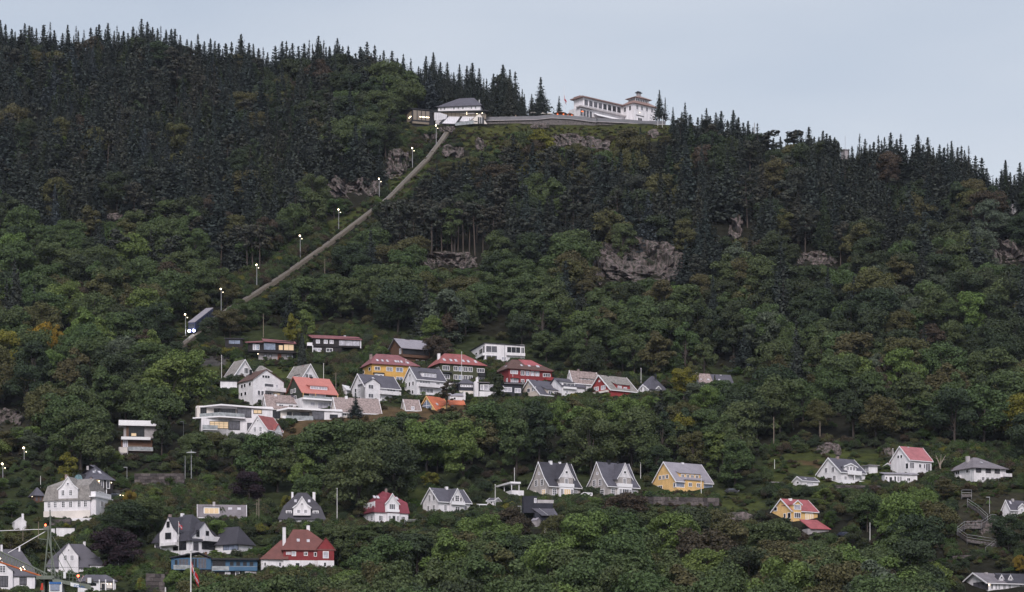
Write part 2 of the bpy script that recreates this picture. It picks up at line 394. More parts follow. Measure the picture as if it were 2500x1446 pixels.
class House:
    def __init__(s, name, label, cx, by, th, aw, bw, Y=None, cat='house', mark=None, prot=True, low=6, top=None):
        t = math.radians(th); s.c, s.s = math.cos(t), math.sin(t)
        s.Y = Y or YM(by); s.k = s.Y / F; s.LA, s.LB = aw / s.c, bw / s.s
        s.cx, s.by, s.aw, s.bw = cx, by, aw, bw
        s.root = empty(name, P(cx, by, s.Y), t); tag(s.root, label, cat)
        s.slopes = {}; s.roofo = None; s.prot, s.low, s.mark = prot, low, mark; s.top = top; s.dn = 16
        c = s.root.location + Vector((s.c * s.LA / 2 - s.s * s.LB / 2, s.s * s.LA / 2 + s.c * s.LB / 2, 0)) * s.k
        n = max(1, int(round(max(s.LA, s.LB) / max(8, min(s.LA, s.LB)))))
        for i in range(n):
            f = (i + .5) / n; fa, fb = (f, .5) if s.LA > s.LB else (.5, f)
            q = s.root.location + Vector((s.c * s.LA * fa - s.s * s.LB * fb, s.s * s.LA * fa + s.c * s.LB * fb, 0)) * s.k
            FOOT.append((q.x, q.y, .62 * min(s.LA, s.LB) * s.k + 1.5))
    def done(s, top):
        if s.prot: protect(s.cx - s.bw, s.by - top, s.cx + s.aw, s.by - s.low, s.Y + .8 * max(s.LA * s.s, s.LB * s.c) * s.k)
        if s.mark: LANDMARKS.append((s.cx + (s.aw - s.bw) / 2, s.by - top / 2, 'the ' + s.mark))
    def lift(s, r, x, y):
        """True height of a point read off the photograph as r above the base although it stands (x, y) behind the near corner."""
        return r + (HZ - (s.by - r)) / F * (x * s.s + y * s.c)
    def m(s, name, mt, mb, parent=None):
        me = pymesh(name, [(v[0] * s.k, v[1] * s.k, v[2] * s.k) for v in mb.v], mb.f)
        return link(name, me, parent or s.root, mt)
    def U(s, f, u): return u / s.c if f == 'A' else u / s.s
    def fp(s, f, u, n, z): return (u, n, z) if f == 'A' else (n, u, z)
    def fbox(s, mb, f, u0, u1, n0, n1, z0, z1):
        a, b = s.fp(f, u0, n0, z0), s.fp(f, u1, n1, z1)
        return mb.box(min(a[0], b[0]), max(a[0], b[0]), min(a[1], b[1]), max(a[1], b[1]), z0, z1)
    def block(s, name, mt, f, u0, u1, n0, n1, z0, z1, parent=None):
        return s.m(name, mt, s.fbox(MB(), f, s.U(f, u0), s.U(f, u1), n0, n1, z0, z1), parent)
    def prof(s, D, e, r, fl=0.0, peak=.5):
        if not fl: return [(0, e), (D * peak, r), (D, e)]
        z1 = e + (r - e) * (.40 - fl)
        return [(0, e), (D * .2, z1), (D * .5, r), (D * .8, z1), (D, e)]
    def extr(s, mb, poly, a0, a1, ax):
        """Closed cross-section (q, z) run along the ridge axis."""
        n = len(poly); pt = (lambda a, q, z: (a, q, z)) if ax == 'x' else (lambda a, q, z: (q, a, z))
        return mb.add([pt(a0, *p) for p in poly] + [pt(a1, *p) for p in poly], [tuple(range(n)), tuple(range(2 * n - 1, n - 1, -1))] + [(i, (i + 1) % n, n + (i + 1) % n, n + i) for i in range(n)])
    def strip(s, mb, line, t, a0, a1, ax):
        """A bent sheet of thickness t over a cross-section line."""
        n = len(line); pt = (lambda a, q, z: (a, q, z)) if ax == 'x' else (lambda a, q, z: (q, a, z))
        v = [pt(a0, q, z) for q, z in line] + [pt(a0, q, z + t) for q, z in line] + [pt(a1, q, z) for q, z in line] + [pt(a1, q, z + t) for q, z in line]
        f = []
        for i in range(n - 1):
            f += [(i, i + 1, n + i + 1, n + i), (2 * n + i + 1, 2 * n + i, 3 * n + i, 3 * n + i + 1), (n + i, n + i + 1, 3 * n + i + 1, 3 * n + i), (i + 1, i, 2 * n + i, 2 * n + i + 1)]
        f += [(0, n, 3 * n, 2 * n), (n - 1, 3 * n - 1, 4 * n - 1, 2 * n - 1)]
        return mb.add(v, f)
    def walls(s, mt, e, r=None, ax='x', fl=0.0, dn=None, name='wall', z0=None, peak=.5):
        dn = s.dn if dn is None else dn; z0 = -dn if z0 is None else z0
        if r is None: return s.m(name, mt, MB().box(0, s.LA, 0, s.LB, z0, e))
        D, L = (s.LB, s.LA) if ax == 'x' else (s.LA, s.LB)
        r = s.lift(r, 0, D * peak) if ax == 'x' else s.lift(r, D * peak, 0)
        poly = [(0, z0)] + s.prof(D, e, r, fl, peak) + [(D, z0)]
        return s.m(name, mt, s.extr(MB(), poly, 0, L, ax))
    def gable(s, mt, e, r, ax='x', o=3.0, oe=2.5, t=1.5, fl=0.0, barge=None, peak=.5, o2=None):
        D, L = (s.LB, s.LA) if ax == 'x' else (s.LA, s.LB)
        r = s.lift(r, 0, D * peak) if ax == 'x' else s.lift(r, D * peak, 0)
        p = s.prof(D, e, r, fl, peak)
        sl0 = (p[1][1] - p[0][1]) / (p[1][0] - p[0][0]); sl1 = (p[-2][1] - p[-1][1]) / (p[-1][0] - p[-2][0]); o2 = o if o2 is None else o2
        line = [(-o, e - o * sl0)] + p[1:-1] + [(D + o2, e - o2 * sl1)]
        s.roofo = s.m('roof', mt, s.strip(MB(), line, t, -oe, L + oe, ax))
        if barge:
            for a0, a1 in ((-oe - .9, -oe + .1), (L + oe - .1, L + oe + .9)):
                s.m('bargeboard', barge, s.strip(MB(), [(q, z - 1.6) for q, z in line], t + 2.0, a0, a1, ax), s.roofo)
            s.m('gutter_board', barge, s.strip(MB(), [(line[0][0] - .8, line[0][1] - 1.2), (line[0][0] + .1, line[0][1] - 1.2)], 1.9, -oe, L + oe, ax), s.roofo)
        s.slopes['A' if ax == 'x' else 'B'] = (e, (r - e) / (D * peak)); s.e, s.r = e, r
        return s.roofo
    def hip(s, mt, e, r, i0, i1, ax='x', o=3.0, mid=None, t=1.2, drop=None):
        D, L = (s.LB, s.LA) if ax == 'x' else (s.LA, s.LB)
        r = s.lift(r, i0, D / 2) if ax == 'x' else s.lift(r, D / 2, i0)
        ze = e - (o * (r - e) / (D / 2) * .5 if drop is None else drop)
        rect = lambda i, j, z: [(-o + i, -o + j, z), (s.LA + o - i, -o + j, z), (s.LA + o - i, s.LB + o - j, z), (-o + i, s.LB + o - j, z)]
        v = rect(0, 0, ze - t) + rect(0, 0, ze); f = [(3, 2, 1, 0)] + [(i, (i + 1) % 4, 4 + (i + 1) % 4, 4 + i) for i in range(4)]
        b = 4
        if mid:
            v += rect(mid[0], mid[0] if len(mid) < 3 else mid[2], mid[1]); f += [(b + i, b + (i + 1) % 4, b + 4 + (i + 1) % 4, b + 4 + i) for i in range(4)]; b = 8
        nR = len(v)
        if ax == 'x':
            v += [(i0, s.LB / 2, r), (s.LA - i1, s.LB / 2, r)]
            f += [(b, b + 1, nR + 1, nR), (b + 1, b + 2, nR + 1), (b + 2, b + 3, nR, nR + 1), (b + 3, b, nR)]
        else:
            v += [(s.LA / 2, i0, r), (s.LA / 2, s.LB - i1, r)]
            f += [(b, b + 1, nR), (b + 1, b + 2, nR + 1, nR), (b + 2, b + 3, nR + 1), (b + 3, b, nR, nR + 1)]
        s.roofo = s.m('roof', mt, MB().add(v, f))
        e2, run = (e, D / 2)
        s.slopes['A' if ax == 'x' else 'B'] = (e2, (r - e2) / (D / 2)); s.slopes['B' if ax == 'x' else 'A'] = (e2, (r - e2) / max(4, i0))
        if mid:
            sl = (r - mid[1]) / (D / 2 + o - mid[0]); s.slopes['A'] = (mid[1] - sl * (mid[0] - o), sl)
        s.e, s.r = e, r
        return s.roofo
    def flat(s, mt, e, t=3.0, o=3.0, name='roof'):
        s.roofo = s.m(name, mt, MB().box(-o, s.LA + o, -o, s.LB + o, e, e + t)); s.e = s.r = e + t
        return s.roofo
    def shed(s, mt, e, r, ax='x', o=3.0, t=1.6):
        D, L = (s.LB, s.LA) if ax == 'x' else (s.LA, s.LB); sl = (r - e) / D
        s.roofo = s.m('roof', mt, s.strip(MB(), [(-o, e - o * sl), (D + o, r + o * sl)], t, -o, L + o, ax)); s.slopes['A'] = (e, sl); s.e, s.r = e, r
        return s.roofo
    def win(s, f, u, v, w, h, kind='x', tone=0, n=0.0, frame=None, name='window'):
        c = s.c if f == 'A' else s.s
        fm, pm = window_meshes(w * 1.12 / c * s.k, h * 1.1 * s.k, kind); fr = frame or TRIM
        key = (fm.name, fr.name)
        if key not in _wmm: q = fm.copy(); q.materials.clear(); q.materials.append(fr); _wmm[key] = q
        o = link(name, _wmm[key], s.root)
        q = s.fp(f, s.U(f, u), n, v); o.location = Vector(q) * s.k; o.rotation_euler = (0, 0, 0 if f == 'A' else -math.pi / 2)
        pk = (pm.name, tone)
        if pk not in _wmm: q = pm.copy(); q.materials.clear(); q.materials.append(PANE[tone]); _wmm[pk] = q
        link('pane', _wmm[pk], o)
        return o
    def wins(s, f, v, w, h, us, kind='x', tone=0, n=0.0, frame=None):
        for i, u in enumerate(us): s.win(f, u, v, w, h, kind, tone if not isinstance(tone, (list, tuple)) else tone[i % len(tone)], n, frame)
    def door(s, f, u, v0, w, h, mt, n=0.0):
        return s.m('door', mt, s.fbox(MB(), f, s.U(f, u - w / 2), s.U(f, u + w / 2), n - .7, n + .3, v0, v0 + h))
    def skyl(s, f, u, z, w, h, mt=None):
        e, sl = s.slopes[f]; u0, u1 = s.U(f, u - w / 2), s.U(f, u + w / 2); z0, z1 = z - h / 2, z + h / 2
        nn = lambda z: (z - e) / sl
        # lift by roof thickness: surface height there is z + 1.5
        q = lambda u, z, l: s.fp(f, u, nn(z) - l * .6, z + 1.2 + l * .7)
        return s.m('skylight', mt or SKYL, MB().hexa([q(u0, z0, .2), q(u1, z0, .2), q(u1, z1, .2), q(u0, z1, .2), q(u0, z0, 1.2), q(u1, z0, 1.2), q(u1, z1, 1.2), q(u0, z1, 1.2)]), s.roofo)
    def chim(s, fx, fy, z0, z1, w=6.0, mt=None, cap=True):
        x, y = fx * s.LA, fy * s.LB; w /= 1.15
        o = s.m('chimney', mt or BRICKC, MB().box(x - w / 2, x + w / 2, y - w / 2, y + w / 2, z0, z1), s.roofo)
        if cap: s.m('chimney_cap', DARK, MB().box(x - w * .62, x + w * .62, y - w * .62, y + w * .62, z1, z1 + 1.2), s.roofo)
        return o
    def gdorm(s, f, u, w, z0, ze, zp, p, wm, rm, dep=None, o=2.2, fl=0.0, barge=None, t=1.2, gm=None):
        """A gabled dormer or wing standing on face f."""
        c = s.c if f == 'A' else s.s; u0, u1 = (u - w / 2) / c, (u + w / 2) / c; D = u1 - u0
        dep = dep if dep is not None else (s.LB if f == 'A' else s.LA) * .5
        ax = 'y' if f == 'A' else 'x'
        pr = s.prof(D, ze, zp, fl)
        poly = [(u0, z0)] + [(u0 + q, z) for q, z in pr] + [(u1, z0)]
        g = s.m('dormer', wm, s.extr(MB(), poly, -p, dep, ax))
        sl = (pr[1][1] - pr[0][1]) / pr[1][0]
        line = [(u0 - o, ze - o * sl)] + [(u0 + q, z) for q, z in pr[1:-1]] + [(u1 + o, ze - o * sl)]
        s.m('dormer_roof', rm, s.strip(MB(), line, t, -p - 1.8, dep, ax), g)
        if barge: s.m('bargeboard', barge, s.strip(MB(), [(q, z - 1.3) for q, z in line], t + 1.6, -p - 2.6, -p - 1.8, ax), g)
        if gm: s.m('gable_panel', gm, s.extr(MB(), [(u0 + .2, ze - .3)] + [(u0 + q, z - .3) for q, z in pr[1:-1]] + [(u1 - .2, ze - .3)], -p - .7, -p + .3, ax), g)
        return g
    def sdorm(s, f, u, w, z0, z1, n0, n1, z2, wm, rm, o=2.0, t=1.2):
        """A shed dormer: front wall at depth n0 behind face f."""
        u0, u1 = s.U(f, u - w / 2), s.U(f, u + w / 2); q = lambda u, n, z: s.fp(f, u, n, z)
        g = s.m('dormer', wm, MB().hexa([q(u0, n0, z0), q(u1, n0, z0), q(u1, n1, z0), q(u0, n1, z0), q(u0, n0, z1), q(u1, n0, z1), q(u1, n1, z2), q(u0, n1, z2)]))
        sl = (z2 - z1) / (n1 - n0)
        s.m('dormer_roof', rm, MB().hexa([q(u0 - o, n0 - o, z1 - o * sl), q(u1 + o, n0 - o, z1 - o * sl), q(u1 + o, n1, z2), q(u0 - o, n1, z2), q(u0 - o, n0 - o, z1 - o * sl + t), q(u1 + o, n0 - o, z1 - o * sl + t), q(u1 + o, n1, z2 + t), q(u0 - o, n1, z2 + t)]), g)
        return g
    def balc(s, f, u0, u1, z0, z1, p=7.0, mt=None, n=0.0, glass=False, posts=0):
        u0, u1 = s.U(f, u0), s.U(f, u1); mb = MB(); w = .8
        fl = MB(); s.fbox(fl, f, u0, u1, n - p, n + .2, z0, z0 + 1.2)
        o = s.m('balcony', mt or TRIM, fl) if glass else None
        zz = z0 + 1.2 if glass else z0
        if not glass: s.fbox(mb, f, u0 + w, u1 - w, n - p + w, n + .2, z0 + .01, z0 + 1.2)
        s.fbox(mb, f, u0, u1, n - p, n - p + w, zz, z1); s.fbox(mb, f, u0, u0 + w, n - p + w, n + .2, zz, z1); s.fbox(mb, f, u1 - w, u1, n - p + w, n + .2, zz, z1)
        if glass: s.m('balcony_railing', BALG, mb, o)
        else: o = s.m('balcony', mt or TRIM, mb)
        for i in range(posts):
            x = u0 + 1 + (u1 - u0 - 2) * i / max(1, posts - 1); pm_ = MB(); s.fbox(pm_, f, x - .6, x + .6, n - p + .2, n - p + 1.4, -10, z0); s.m('post', mt or TRIM, pm_, o)
        return o
    def lamp(s, f, u, v, r=.9):
        a = s.fp(f, s.U(f, u), -1.2, v); return s.m('wall_lamp', LAMP, MB().ball(a, r, 6, 4))
# ---------------------------------------------------------------- lower row of houses
# large white villa
h = House('villa', 'large white villa with grey slate mansard roof and pointed central gable', 220, 1268, 74, 26, 119, mark='large white mansard villa', low=10)
h.walls(WHITE, 50); h.hip(SHING2, 50, 99, 10, 34, 'y', 3, (9, 84))
h.gdorm('B', 56, 50, 46, 76, 105, 2, WHITE, SHING2, 42, 2.5, .12, TRIM)
h.wins('B', 66, 7.5, 13, [69, 49], 'x', n=-2); h.wins('B', 38, 8, 14, [106, 90, 69, 50, 28, 12], 'x', [1, 1, 0, 0, 0, 0])
h.win('B', 56, 88, 5, 5, 'p', 1, n=-2.6)
h.win('B', 68, 16, 8, 9, 'p', 0, frame=DARK); h.wins('B', 18, 7, 6, [50, 20], 'v')
h.block('bay_window', WHITE, 'A', 1, 25, -14, 1, -8, 54); h.block('bay_roof', TRIM, 'A', -1, 27, -16, 1, 54, 57); h.win('A', 10, 40, 4.2, 13, 't', 0, n=-14); h.win('A', 17, 66, 7, 12, 'x', 0)
h.balc('A', 1, 25, 57, 68, 13); h.block('plinth', CREAM, 'B', -1.2, 120, -1.2, 0, -14, 22); h.block('terrace', WHITE2, 'A', -4, 46, -20, 60, -14, 2); h.block('terrace_wall', WHITE2, 'A', 24, 47, -22, 58, 2, 12)
h.chim(.55, .72, 80, 117, 7, BRICKC, False); h.chim(.6, .2, 92, 108, 6); h.done(104)
# dark house with round window behind it
h = House('villa', 'dark timber villa with grey hipped roof and big arched blue window', 226, 1218, 32, 45, 62, mark='dark villa with arched window', low=14)
h.walls(BLACKW, 50); h.hip(SLATE, 50, 82, 30, 38, 'x', 5)
h.win('A', 7, 38, 16, 20, 't', 3); h.win('A', 20, 36, 8, 20, 'v', 1); h.win('A', 34, 37, 7, 18, 'p', 1); h.win('A', 6, 13, 14, 13, 'x', 1); h.door('A', 26, 0, 10, 22, NAVY)
h.lamp('A', 14, 44); h.lamp('A', 41, 42); h.block('white_bay', TRIM, 'B', 0, 14, -2, 1, 20, 46); h.block('porch_post', TRIM, 'A', 28, 29.6, -6, -4, 0, 24)
h.skyl('A', 12, 66, 6, 7); h.skyl('A', 24, 67, 6, 7); h.skyl('B', 10, 67, 5, 8)
m = MB(); cu, cz_, rr = h.LB * .72, 52, 17
arc = [(cu + rr / h.s * math.cos(a), cz_ + rr * math.sin(a)) for a in [math.pi * i / 14 for i in range(15)]]
h.extr(m, arc, -4, 26, 'x'); d = h.m('arched_dormer', DARK, m); arc2 = [(cu + (q - cu) * .86, cz_ + (z - cz_) * .86) for q, z in arc]; h.m('arched_pane', TEAL, h.extr(MB(), arc2, -5, -3.8, 'x'), d)
h.chim(.2, .5, 76, 86, 5, CONC, False); h.done(84)
# garden pavilion
h = House('garden_pavilion', 'small dark garden pavilion with grey hipped roof beside the large villa', 84, 1226, 25, 20, 22, cat='pavilion', low=8)
h.walls(BROWNW, 18); h.hip(SLATE, 18, 36, 12, 8, 'x', 4); h.wins('A', 9, 6, 13, [5, 14], 'p', 1, frame=BROWNW); h.wins('B', 9, 5, 13, [6, 15], 'p', 1, frame=BROWNW); h.lamp('B', 8, 15, .6); h.done(34)
# stepped white gatehouse
h = House('gatehouse', 'white stepped garden gatehouse with small chimney at the meadow edge', 36, 1296, 20, 26, 14, cat='gatehouse', low=6)
h.walls(WHITE2, 22, 32, 'y'); h.gable(WHITE2, 22, 32, 'y', 1.2, 1, 1.4); h.chim(.8, .5, 26, 44, 6, WHITE2, False); h.block('side_wing', WHITE2, 'B', 0, 20, 2, 14, -8, 14); h.win('B', 12, 6, 3, 6, 'p', 4); h.done(40)
# white garage with flat roof
h = House('garage', 'long white garage with dark flat roof below the villa wall', 137, 1306, 6, 44, 2, cat='garage', low=4)
h.walls(WHITE2, 17); h.flat(DARK, 17, 1.4, 1); h.block('side_wall', WHITE2, 'A', -14, -3, 0, 8, -6, 15); h.done(18)
# white villa with grey bell roof
h = House('villa', 'white villa with steep grey roof, front gable and corner bay', 116, 1398, 10, 132, 5, mark='white villa with bell roof', low=10)
h.walls(WHITE2, 22); h.hip(SLATE, 22, 70, 46, 48, 'x', 5, (9, 32))
h.gdorm('A', 50, 46, -6, 42, 72, 5, WHITE2, SLATE, None, 3, .06); h.wins('A', 36, 8, 13, [42, 58], 't', 1, n=-5); h.win('A', 50, 55, 3, 3, 'p', 0, n=-5)
h.sdorm('A', 113, 20, 20, 36, 6, 24, 40, WHITE2, SLATE); h.win('A', 117, 29, 9, 10, 'x', 0, n=6); h.win('A', 83, 12, 8, 12, 'x', 1); h.win('A', 15, 12, 7, 12, 'x', 1)
h.block('corner_bay', WHITE2, 'A', 100, 134, -7, 1, -8, 18); h.block('bay_roof', SLATE, 'A', 97, 137, -10, 1, 18, 20.5); h.wins('A', 9, 7, 11, [107, 117, 127], 'v', 0, n=-7); h.chim(.66, .6, 60, 78, 7, WHITE2); h.done(72)
# house cut by the picture edge
h = House('villa', 'white house with steep grey roof behind the harbour crane', -30, 1440, 8, 112, 6, mark='white house behind the crane', low=8)
h.walls(WHITE2, 40); h.hip(SLATE, 40, 99, 26, 36, 'x', 4, (8, 56)); h.gdorm('A', 34, 52, -8, 46, 72, 8, WHITE2, SLATE, None, 2, .12)
h.win('A', 36, 50, 13, 16, 'x', 1, n=-8); h.win('A', 39, 20, 17, 24, 't', 1, n=-8, frame=DARK); h.win('A', 84, 22, 15, 17, 't', 1, frame=DARK); h.chim(.28, .5, 88, 112, 6, WHITE2); h.chim(.66, .5, 90, 108, 5, WHITE2)
for i in range(5): h.lamp('A', 46 + (i % 3) * 2.5, 44 + (i // 3) * 3, .5)
h.done(99)
# open pavilion
h = House('summer_house', 'low white summer house with grey hipped roof and lit open porch', 190, 1441, 10, 90, 3, cat='summer house', low=4)
h.walls(WHITE2, 26); h.hip(SLATE, 26, 38, 20, 22, 'x', 5)
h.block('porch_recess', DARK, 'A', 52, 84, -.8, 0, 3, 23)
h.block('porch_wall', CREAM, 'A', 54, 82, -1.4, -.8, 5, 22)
for u in (51, 66, 85): h.block('post', TRIM, 'A', u - 1.4, u + 1.4, -5, -2, -6, 26)
h.lamp('A', 70, 16, .8); h.lamp('A', 78, 16, .8); h.door('A', 60, 2, 8, 14, DARK, -1.4); h.done(40)
# big villa, dark roof
h = House('villa', 'big white villa with steep dark slate roof and tall front gable', 462, 1358, 52, 62, 96, mark='big dark roofed villa', low=12)
h.walls(WHITE2, 44); h.hip(SLATE2, 42, 102, 40, 42, 'y', 6, (12, 62))
h.gdorm('B', 52, 48, 26, 60, 98, 7, WHITE2, SLATE2, 60, 3, .12); h.win('B', 52, 80, 7, 13, 'x', 0, n=-7, frame=DARK); h.win('B', 52, 52, 14, 14, 't', 0, n=-7, frame=DARK); h.block('balcony', WHITE2, 'B', 28, 72, -12, -7, 28, 36)
h.win('B', 86, 24, 11, 18, 't', 1, frame=DARK); h.win('B', 26, 27, 32, 20, 'q', 0, frame=DARK); h.win('B', 60, 10, 10, 8, 'v', 3)
h.gdorm('A', 30, 52, -8, 48, 86, 3, WHITE2, SLATE2, 40, 4, .08); h.wins('A', 57, 5.5, 14, [16, 36], 'p', 0, n=-3, frame=DARK); h.win('A', 12, 24, 9, 20, 'v', 1, n=-3, frame=DARK); h.win('A', 46, 28, 38, 15, 'q', 0, n=-3, frame=DARK)
h.balc('A', 26, 66, 40, 52, 10, WHITE2); h.balc('A', -6, 68, 0, 13, 14, WHITE2); h.skyl('A', 20, 78, 6, 11); h.lamp('A', 6, 36); h.lamp('A', 22, 36)
h.chim(.5, .62, 98, 112, 8, TRIM, False); h.chim(.5, .98, 70, 112, 7, BRICKC, False); h.done(102)
h = House('villa_wing', 'white side wing with long dark slate roof beside the big villa', 578, 1352, 52, 34, 64, low=16)
h.walls(WHITE2, 28); h.hip(SLATE2, 28, 66, 20, 10, 'y', 6); h.skyl('A', 10, 38, 4, 9); h.skyl('A', 15, 37, 4, 9); h.win('B', 16, 17, 36, 15, 't', 4, frame=DARK); h.balc('B', -3, 62, 0, 9, 8, WHITE2); h.done(66)
# blue house
h = House('blue_house', 'long blue timber house with glass balcony and dark base', 418, 1412, 5, 208, 3, mark='long blue house', low=12)
h.block('wall', BLUE, 'A', 0, 96, 0, 60, 22, 50); h.block('base_wall', BLACKW, 'A', 40, 208, 2, 60, -14, 22); h.block('wall', BLUE, 'A', 96, 208, 6, 60, 20, 46); h.block('base_wall', GREYW, 'A', 176, 206, -1, 2, -10, 20)
m = MB(); h.strip(m, [(-4, 49), (66, 62), (97, 50)], 2.5, -6, 62, 'y'); h.roofo = h.m('roof', DARK, m); h.block('roof', DARK, 'A', 97, 212, -2, 62, 46, 50)
h.win('A', 75, 36, 19, 24, 't', 1, frame=BLUE); h.win('A', 56, 36, 13, 24, 'v', 0, frame=BLUE); h.win('A', 30, 36, 22, 22, 't', 1, frame=BLUE); h.win('A', 12, 36, 8, 18, 'p', 0, frame=BLUE); h.block('gable_glass', PANE[1], 'A', 52, 90, -.7, 0, 48, 51)
h.wins('A', 37, 7.5, 8.5, [146, 161.5, 178, 194], 'p', 0, n=6, frame=DARK); h.win('A', 115, 38, 28, 13, 'q', 0, n=6, frame=DARK)
h.balc('A', 98, 208, 18, 30, 9, BLUE, 6, glass=True); h.block('balcony_front', BLUE, 'A', 140, 208, -4.2, -3.2, 19, 29); h.balc('A', 6, 54, 20, 32, 8, BLUE, 0, glass=True); h.wins('A', 11, 7, 9, [100, 134, 138.5], 'p', 2, n=2); h.win('A', 160, 10, 9, 14, 'p', 1, n=2); h.win('A', 186, 12, 12, 8, 'v', 0, n=-1); h.chim(.4, .4, 50, 66, 7, BROWNW, False); h.done(60)
# red and white house
h = House('red_house', 'red over white house with brick-red hipped roof and white chimneys', 692, 1396, 8, 122, 6, mark='red over white house', low=14)
h.walls(WHITE2, 28); h.walls(REDW, 59, z0=28, name='upper_wall'); h.hip(BRICKR, 59, 103, 24, 62, 'x', 5)
h.gdorm('A', 102, 40, -12, 59, 84, 4, REDW, BRICKR, None, 4); h.block('lower_wall', WHITE2, 'A', 82, 122, -4.6, -4, -12, 28); h.skyl('A', 36, 76, 7, 7); h.skyl('A', 60, 75, 7, 7)
h.wins('A', 44, 9, 10, [25], 'p', 2); h.wins('A', 44, 8, 8, [54], 'v', 0); h.wins('A', 43, 6, 9, [77], 'p', 0); h.win('A', 102, 42, 12, 15, 'p', 2, n=-4); h.wins('A', 45, 2.6, 6, [8, 12, 16], 'p', 2); h.win('A', 34, 17, 10, 10, 'p', 0); h.win('A', 64, 18, 6, 10, 'p', 1); h.win('A', 100, 18, 6, 10, 'p', 0, n=-4.6)
h.chim(.02, .4, 60, 110, 9, WHITE2); h.chim(.5, .6, 92, 116, 9, WHITE2)
h.block('side_wing', WHITE2, 'A', -54, 6, 4, 50, -14, 32); m = MB(); q = lambda u, n, z: h.fp('A', h.U('A', u), n, z)
m.add([q(-58, 0, 30), q(12, -4, 30), q(12, 54, 30), q(-58, 54, 30), q(-6, 22, 78), q(12, 22, 84)], [(3, 2, 1, 0), (0, 1, 5, 4), (1, 2, 5), (2, 3, 4, 5), (3, 0, 4)]); h.m('wing_roof', BRICKR, m, h.roofo)
h.wins('A', 18, 6, 10, [-8, 6], 'p', 1, n=3.4); h.win('A', -44, 18, 4, 8, 'p', 0, n=3.4); h.balc('A', -14, 22, -2, 9, 6, WHITE2); h.lamp('A', 84, 52); h.done(103); protect(636, 1362, 700, 1384, h.Y)
# low grey roofed house
h = House('low_house', 'low white house with long grey roof and glazed dormer', 485, 1274, 9, 112, 4, mark='low grey roofed house', low=10)
h.walls(WHITE2, 16, 41); h.gable(GREYR, 16, 41, 'x', 3, 3, 1.4, barge=TRIM); h.sdorm('A', 31, 38, 18, 37, 2, 24, 40, TRIM, GREYR); h.win('A', 31, 27, 32, 14, 't', 3, n=2); h.skyl('A', 76, 32, 9, 6); h.skyl('A', 97, 32, 9, 6); h.wins('A', 7, 12, 9, [24, 40], 'p', 3); h.win('A', 96, 8, 12, 6, 'v', 1); h.chim(.33, .5, 36, 50, 7, CONC, False); h.done(40)
# dark mansard house
h = House('mansard_house', 'white house with dark mansard roof, curved gable and twin white chimneys', 682, 1279, 4, 110, 3, mark='dark mansard house', low=8)
h.LB = 70; h.walls(WHITE2, 15); h.hip(SLATE2, 15, 76, 44, 44, 'x', 4, (14, 44))
h.gdorm('A', 55, 42, 21, 40, 66, 3, WHITE2, SLATE2, 40, 2, .16, TRIM); h.wins('A', 29, 8, 11, [47, 64], 't', 1, n=-3); h.win('A', 55, 48, 4, 4, 'p', 0, n=-3.2); h.block('balcony', WHITE2, 'A', 34, 76, -7, -3, 20, 26)
for u in (23, 88): h.sdorm('A', u, 15, 20, 34, 3, 16, 37, WHITE2, SLATE2, 1.2); h.win('A', u, 27, 11, 9, 't', 1, n=3)
h.skyl('A', 39, 56, 6, 7); h.skyl('A', 72, 56, 6, 7); h.chim(.28, .5, 50, 81, 6, WHITE2, False); h.chim(.76, .5, 50, 81, 8, WHITE2, False); h.wins('A', 7, 3, 8, [7, 14, 21], 'p', 0); h.wins('A', 8, 6, 8, [42, 66, 90], 'v', 1); h.done(74)
# wine red mansard
h = House('mansard_house', 'white house with wine-red mansard roof and front porch bay', 915, 1280, 25, 80, 31, mark='wine-red mansard house', low=6)
h.walls(WHITE, 32); h.block('upper_wall', WHITE, 'B', 0, 31, -.6, 1, 30, 56); h.hip(WINER, 32, 80, 34, 42, 'x', 3, (4, 56, 7))
h.gdorm('A', 40, 32, 30, 52, 76, 4, WHITE, WINER, 34, 2.5, .1, TRIM); h.win('A', 40, 44, 13, 13, 't', 1, n=-4); h.balc('A', 26, 56, 31, 37, 9)
h.block('porch', WHITE, 'A', 27, 56, -10, 1, -6, 27); h.wins('A', 15, 6, 12, [32, 51], 't', 0, n=-10); h.door('A', 42, 4, 6, 17, DARK, -10); h.wins('A', 15, 9, 13, [14, 68], 't', 0); h.wins('B', 46, 5, 12, [10, 21], 'v', 0, n=-.6); h.wins('B', 17, 5.5, 13, [8, 20], 'x', 1)
h.m('lower_roof', WINER, MB().box(-6, 0, -1, h.LB + 3, 30, 33.5), h.roofo); h.skyl('A', 4, 66, 6, 7); h.skyl('A', 12, 66, 6, 7); h.skyl('A', 57, 65, 6, 7); h.chim(.5, .5, 72, 92, 6); h.done(80)
# twin gabled white
h = House('gabled_house', 'white twin gabled house with grey roof above clipped hedges', 1071, 1257, 34, 76, 41, mark='white twin gabled house', low=6)
h.walls(WHITE, 35, 65); h.gable(SLATE, 35, 65, 'x', 4, 3, 1.4, barge=TRIM); h.gdorm('A', 41, 33, -10, 34, 66, 6, WHITE, SLATE, None, 3, 0, TRIM)
h.wins('B', 44, 5, 15, [23, 12], 'v', 0); h.wins('B', 17, 5, 16, [26, 12], 'v', 0); h.win('A', 16, 18, 6, 15, 'v', 1); h.win('A', 41, 42, 9, 14, 'x', 0, n=-6); h.wins('A', 40, 4, 9, [31, 50], 'p', 0, n=-6); h.balc('A', 26, 58, 26, 33, 5, TRIM, -6); h.win('A', 42, 14, 10, 14, 'x', 0, n=-6); h.win('A', 66, 18, 6, 15, 'v', 0); h.chim(.5, .5, 60, 74, 7, TRIM, False); h.win('B', 16, 60, 3, 3, 'p', 1); h.done(66)
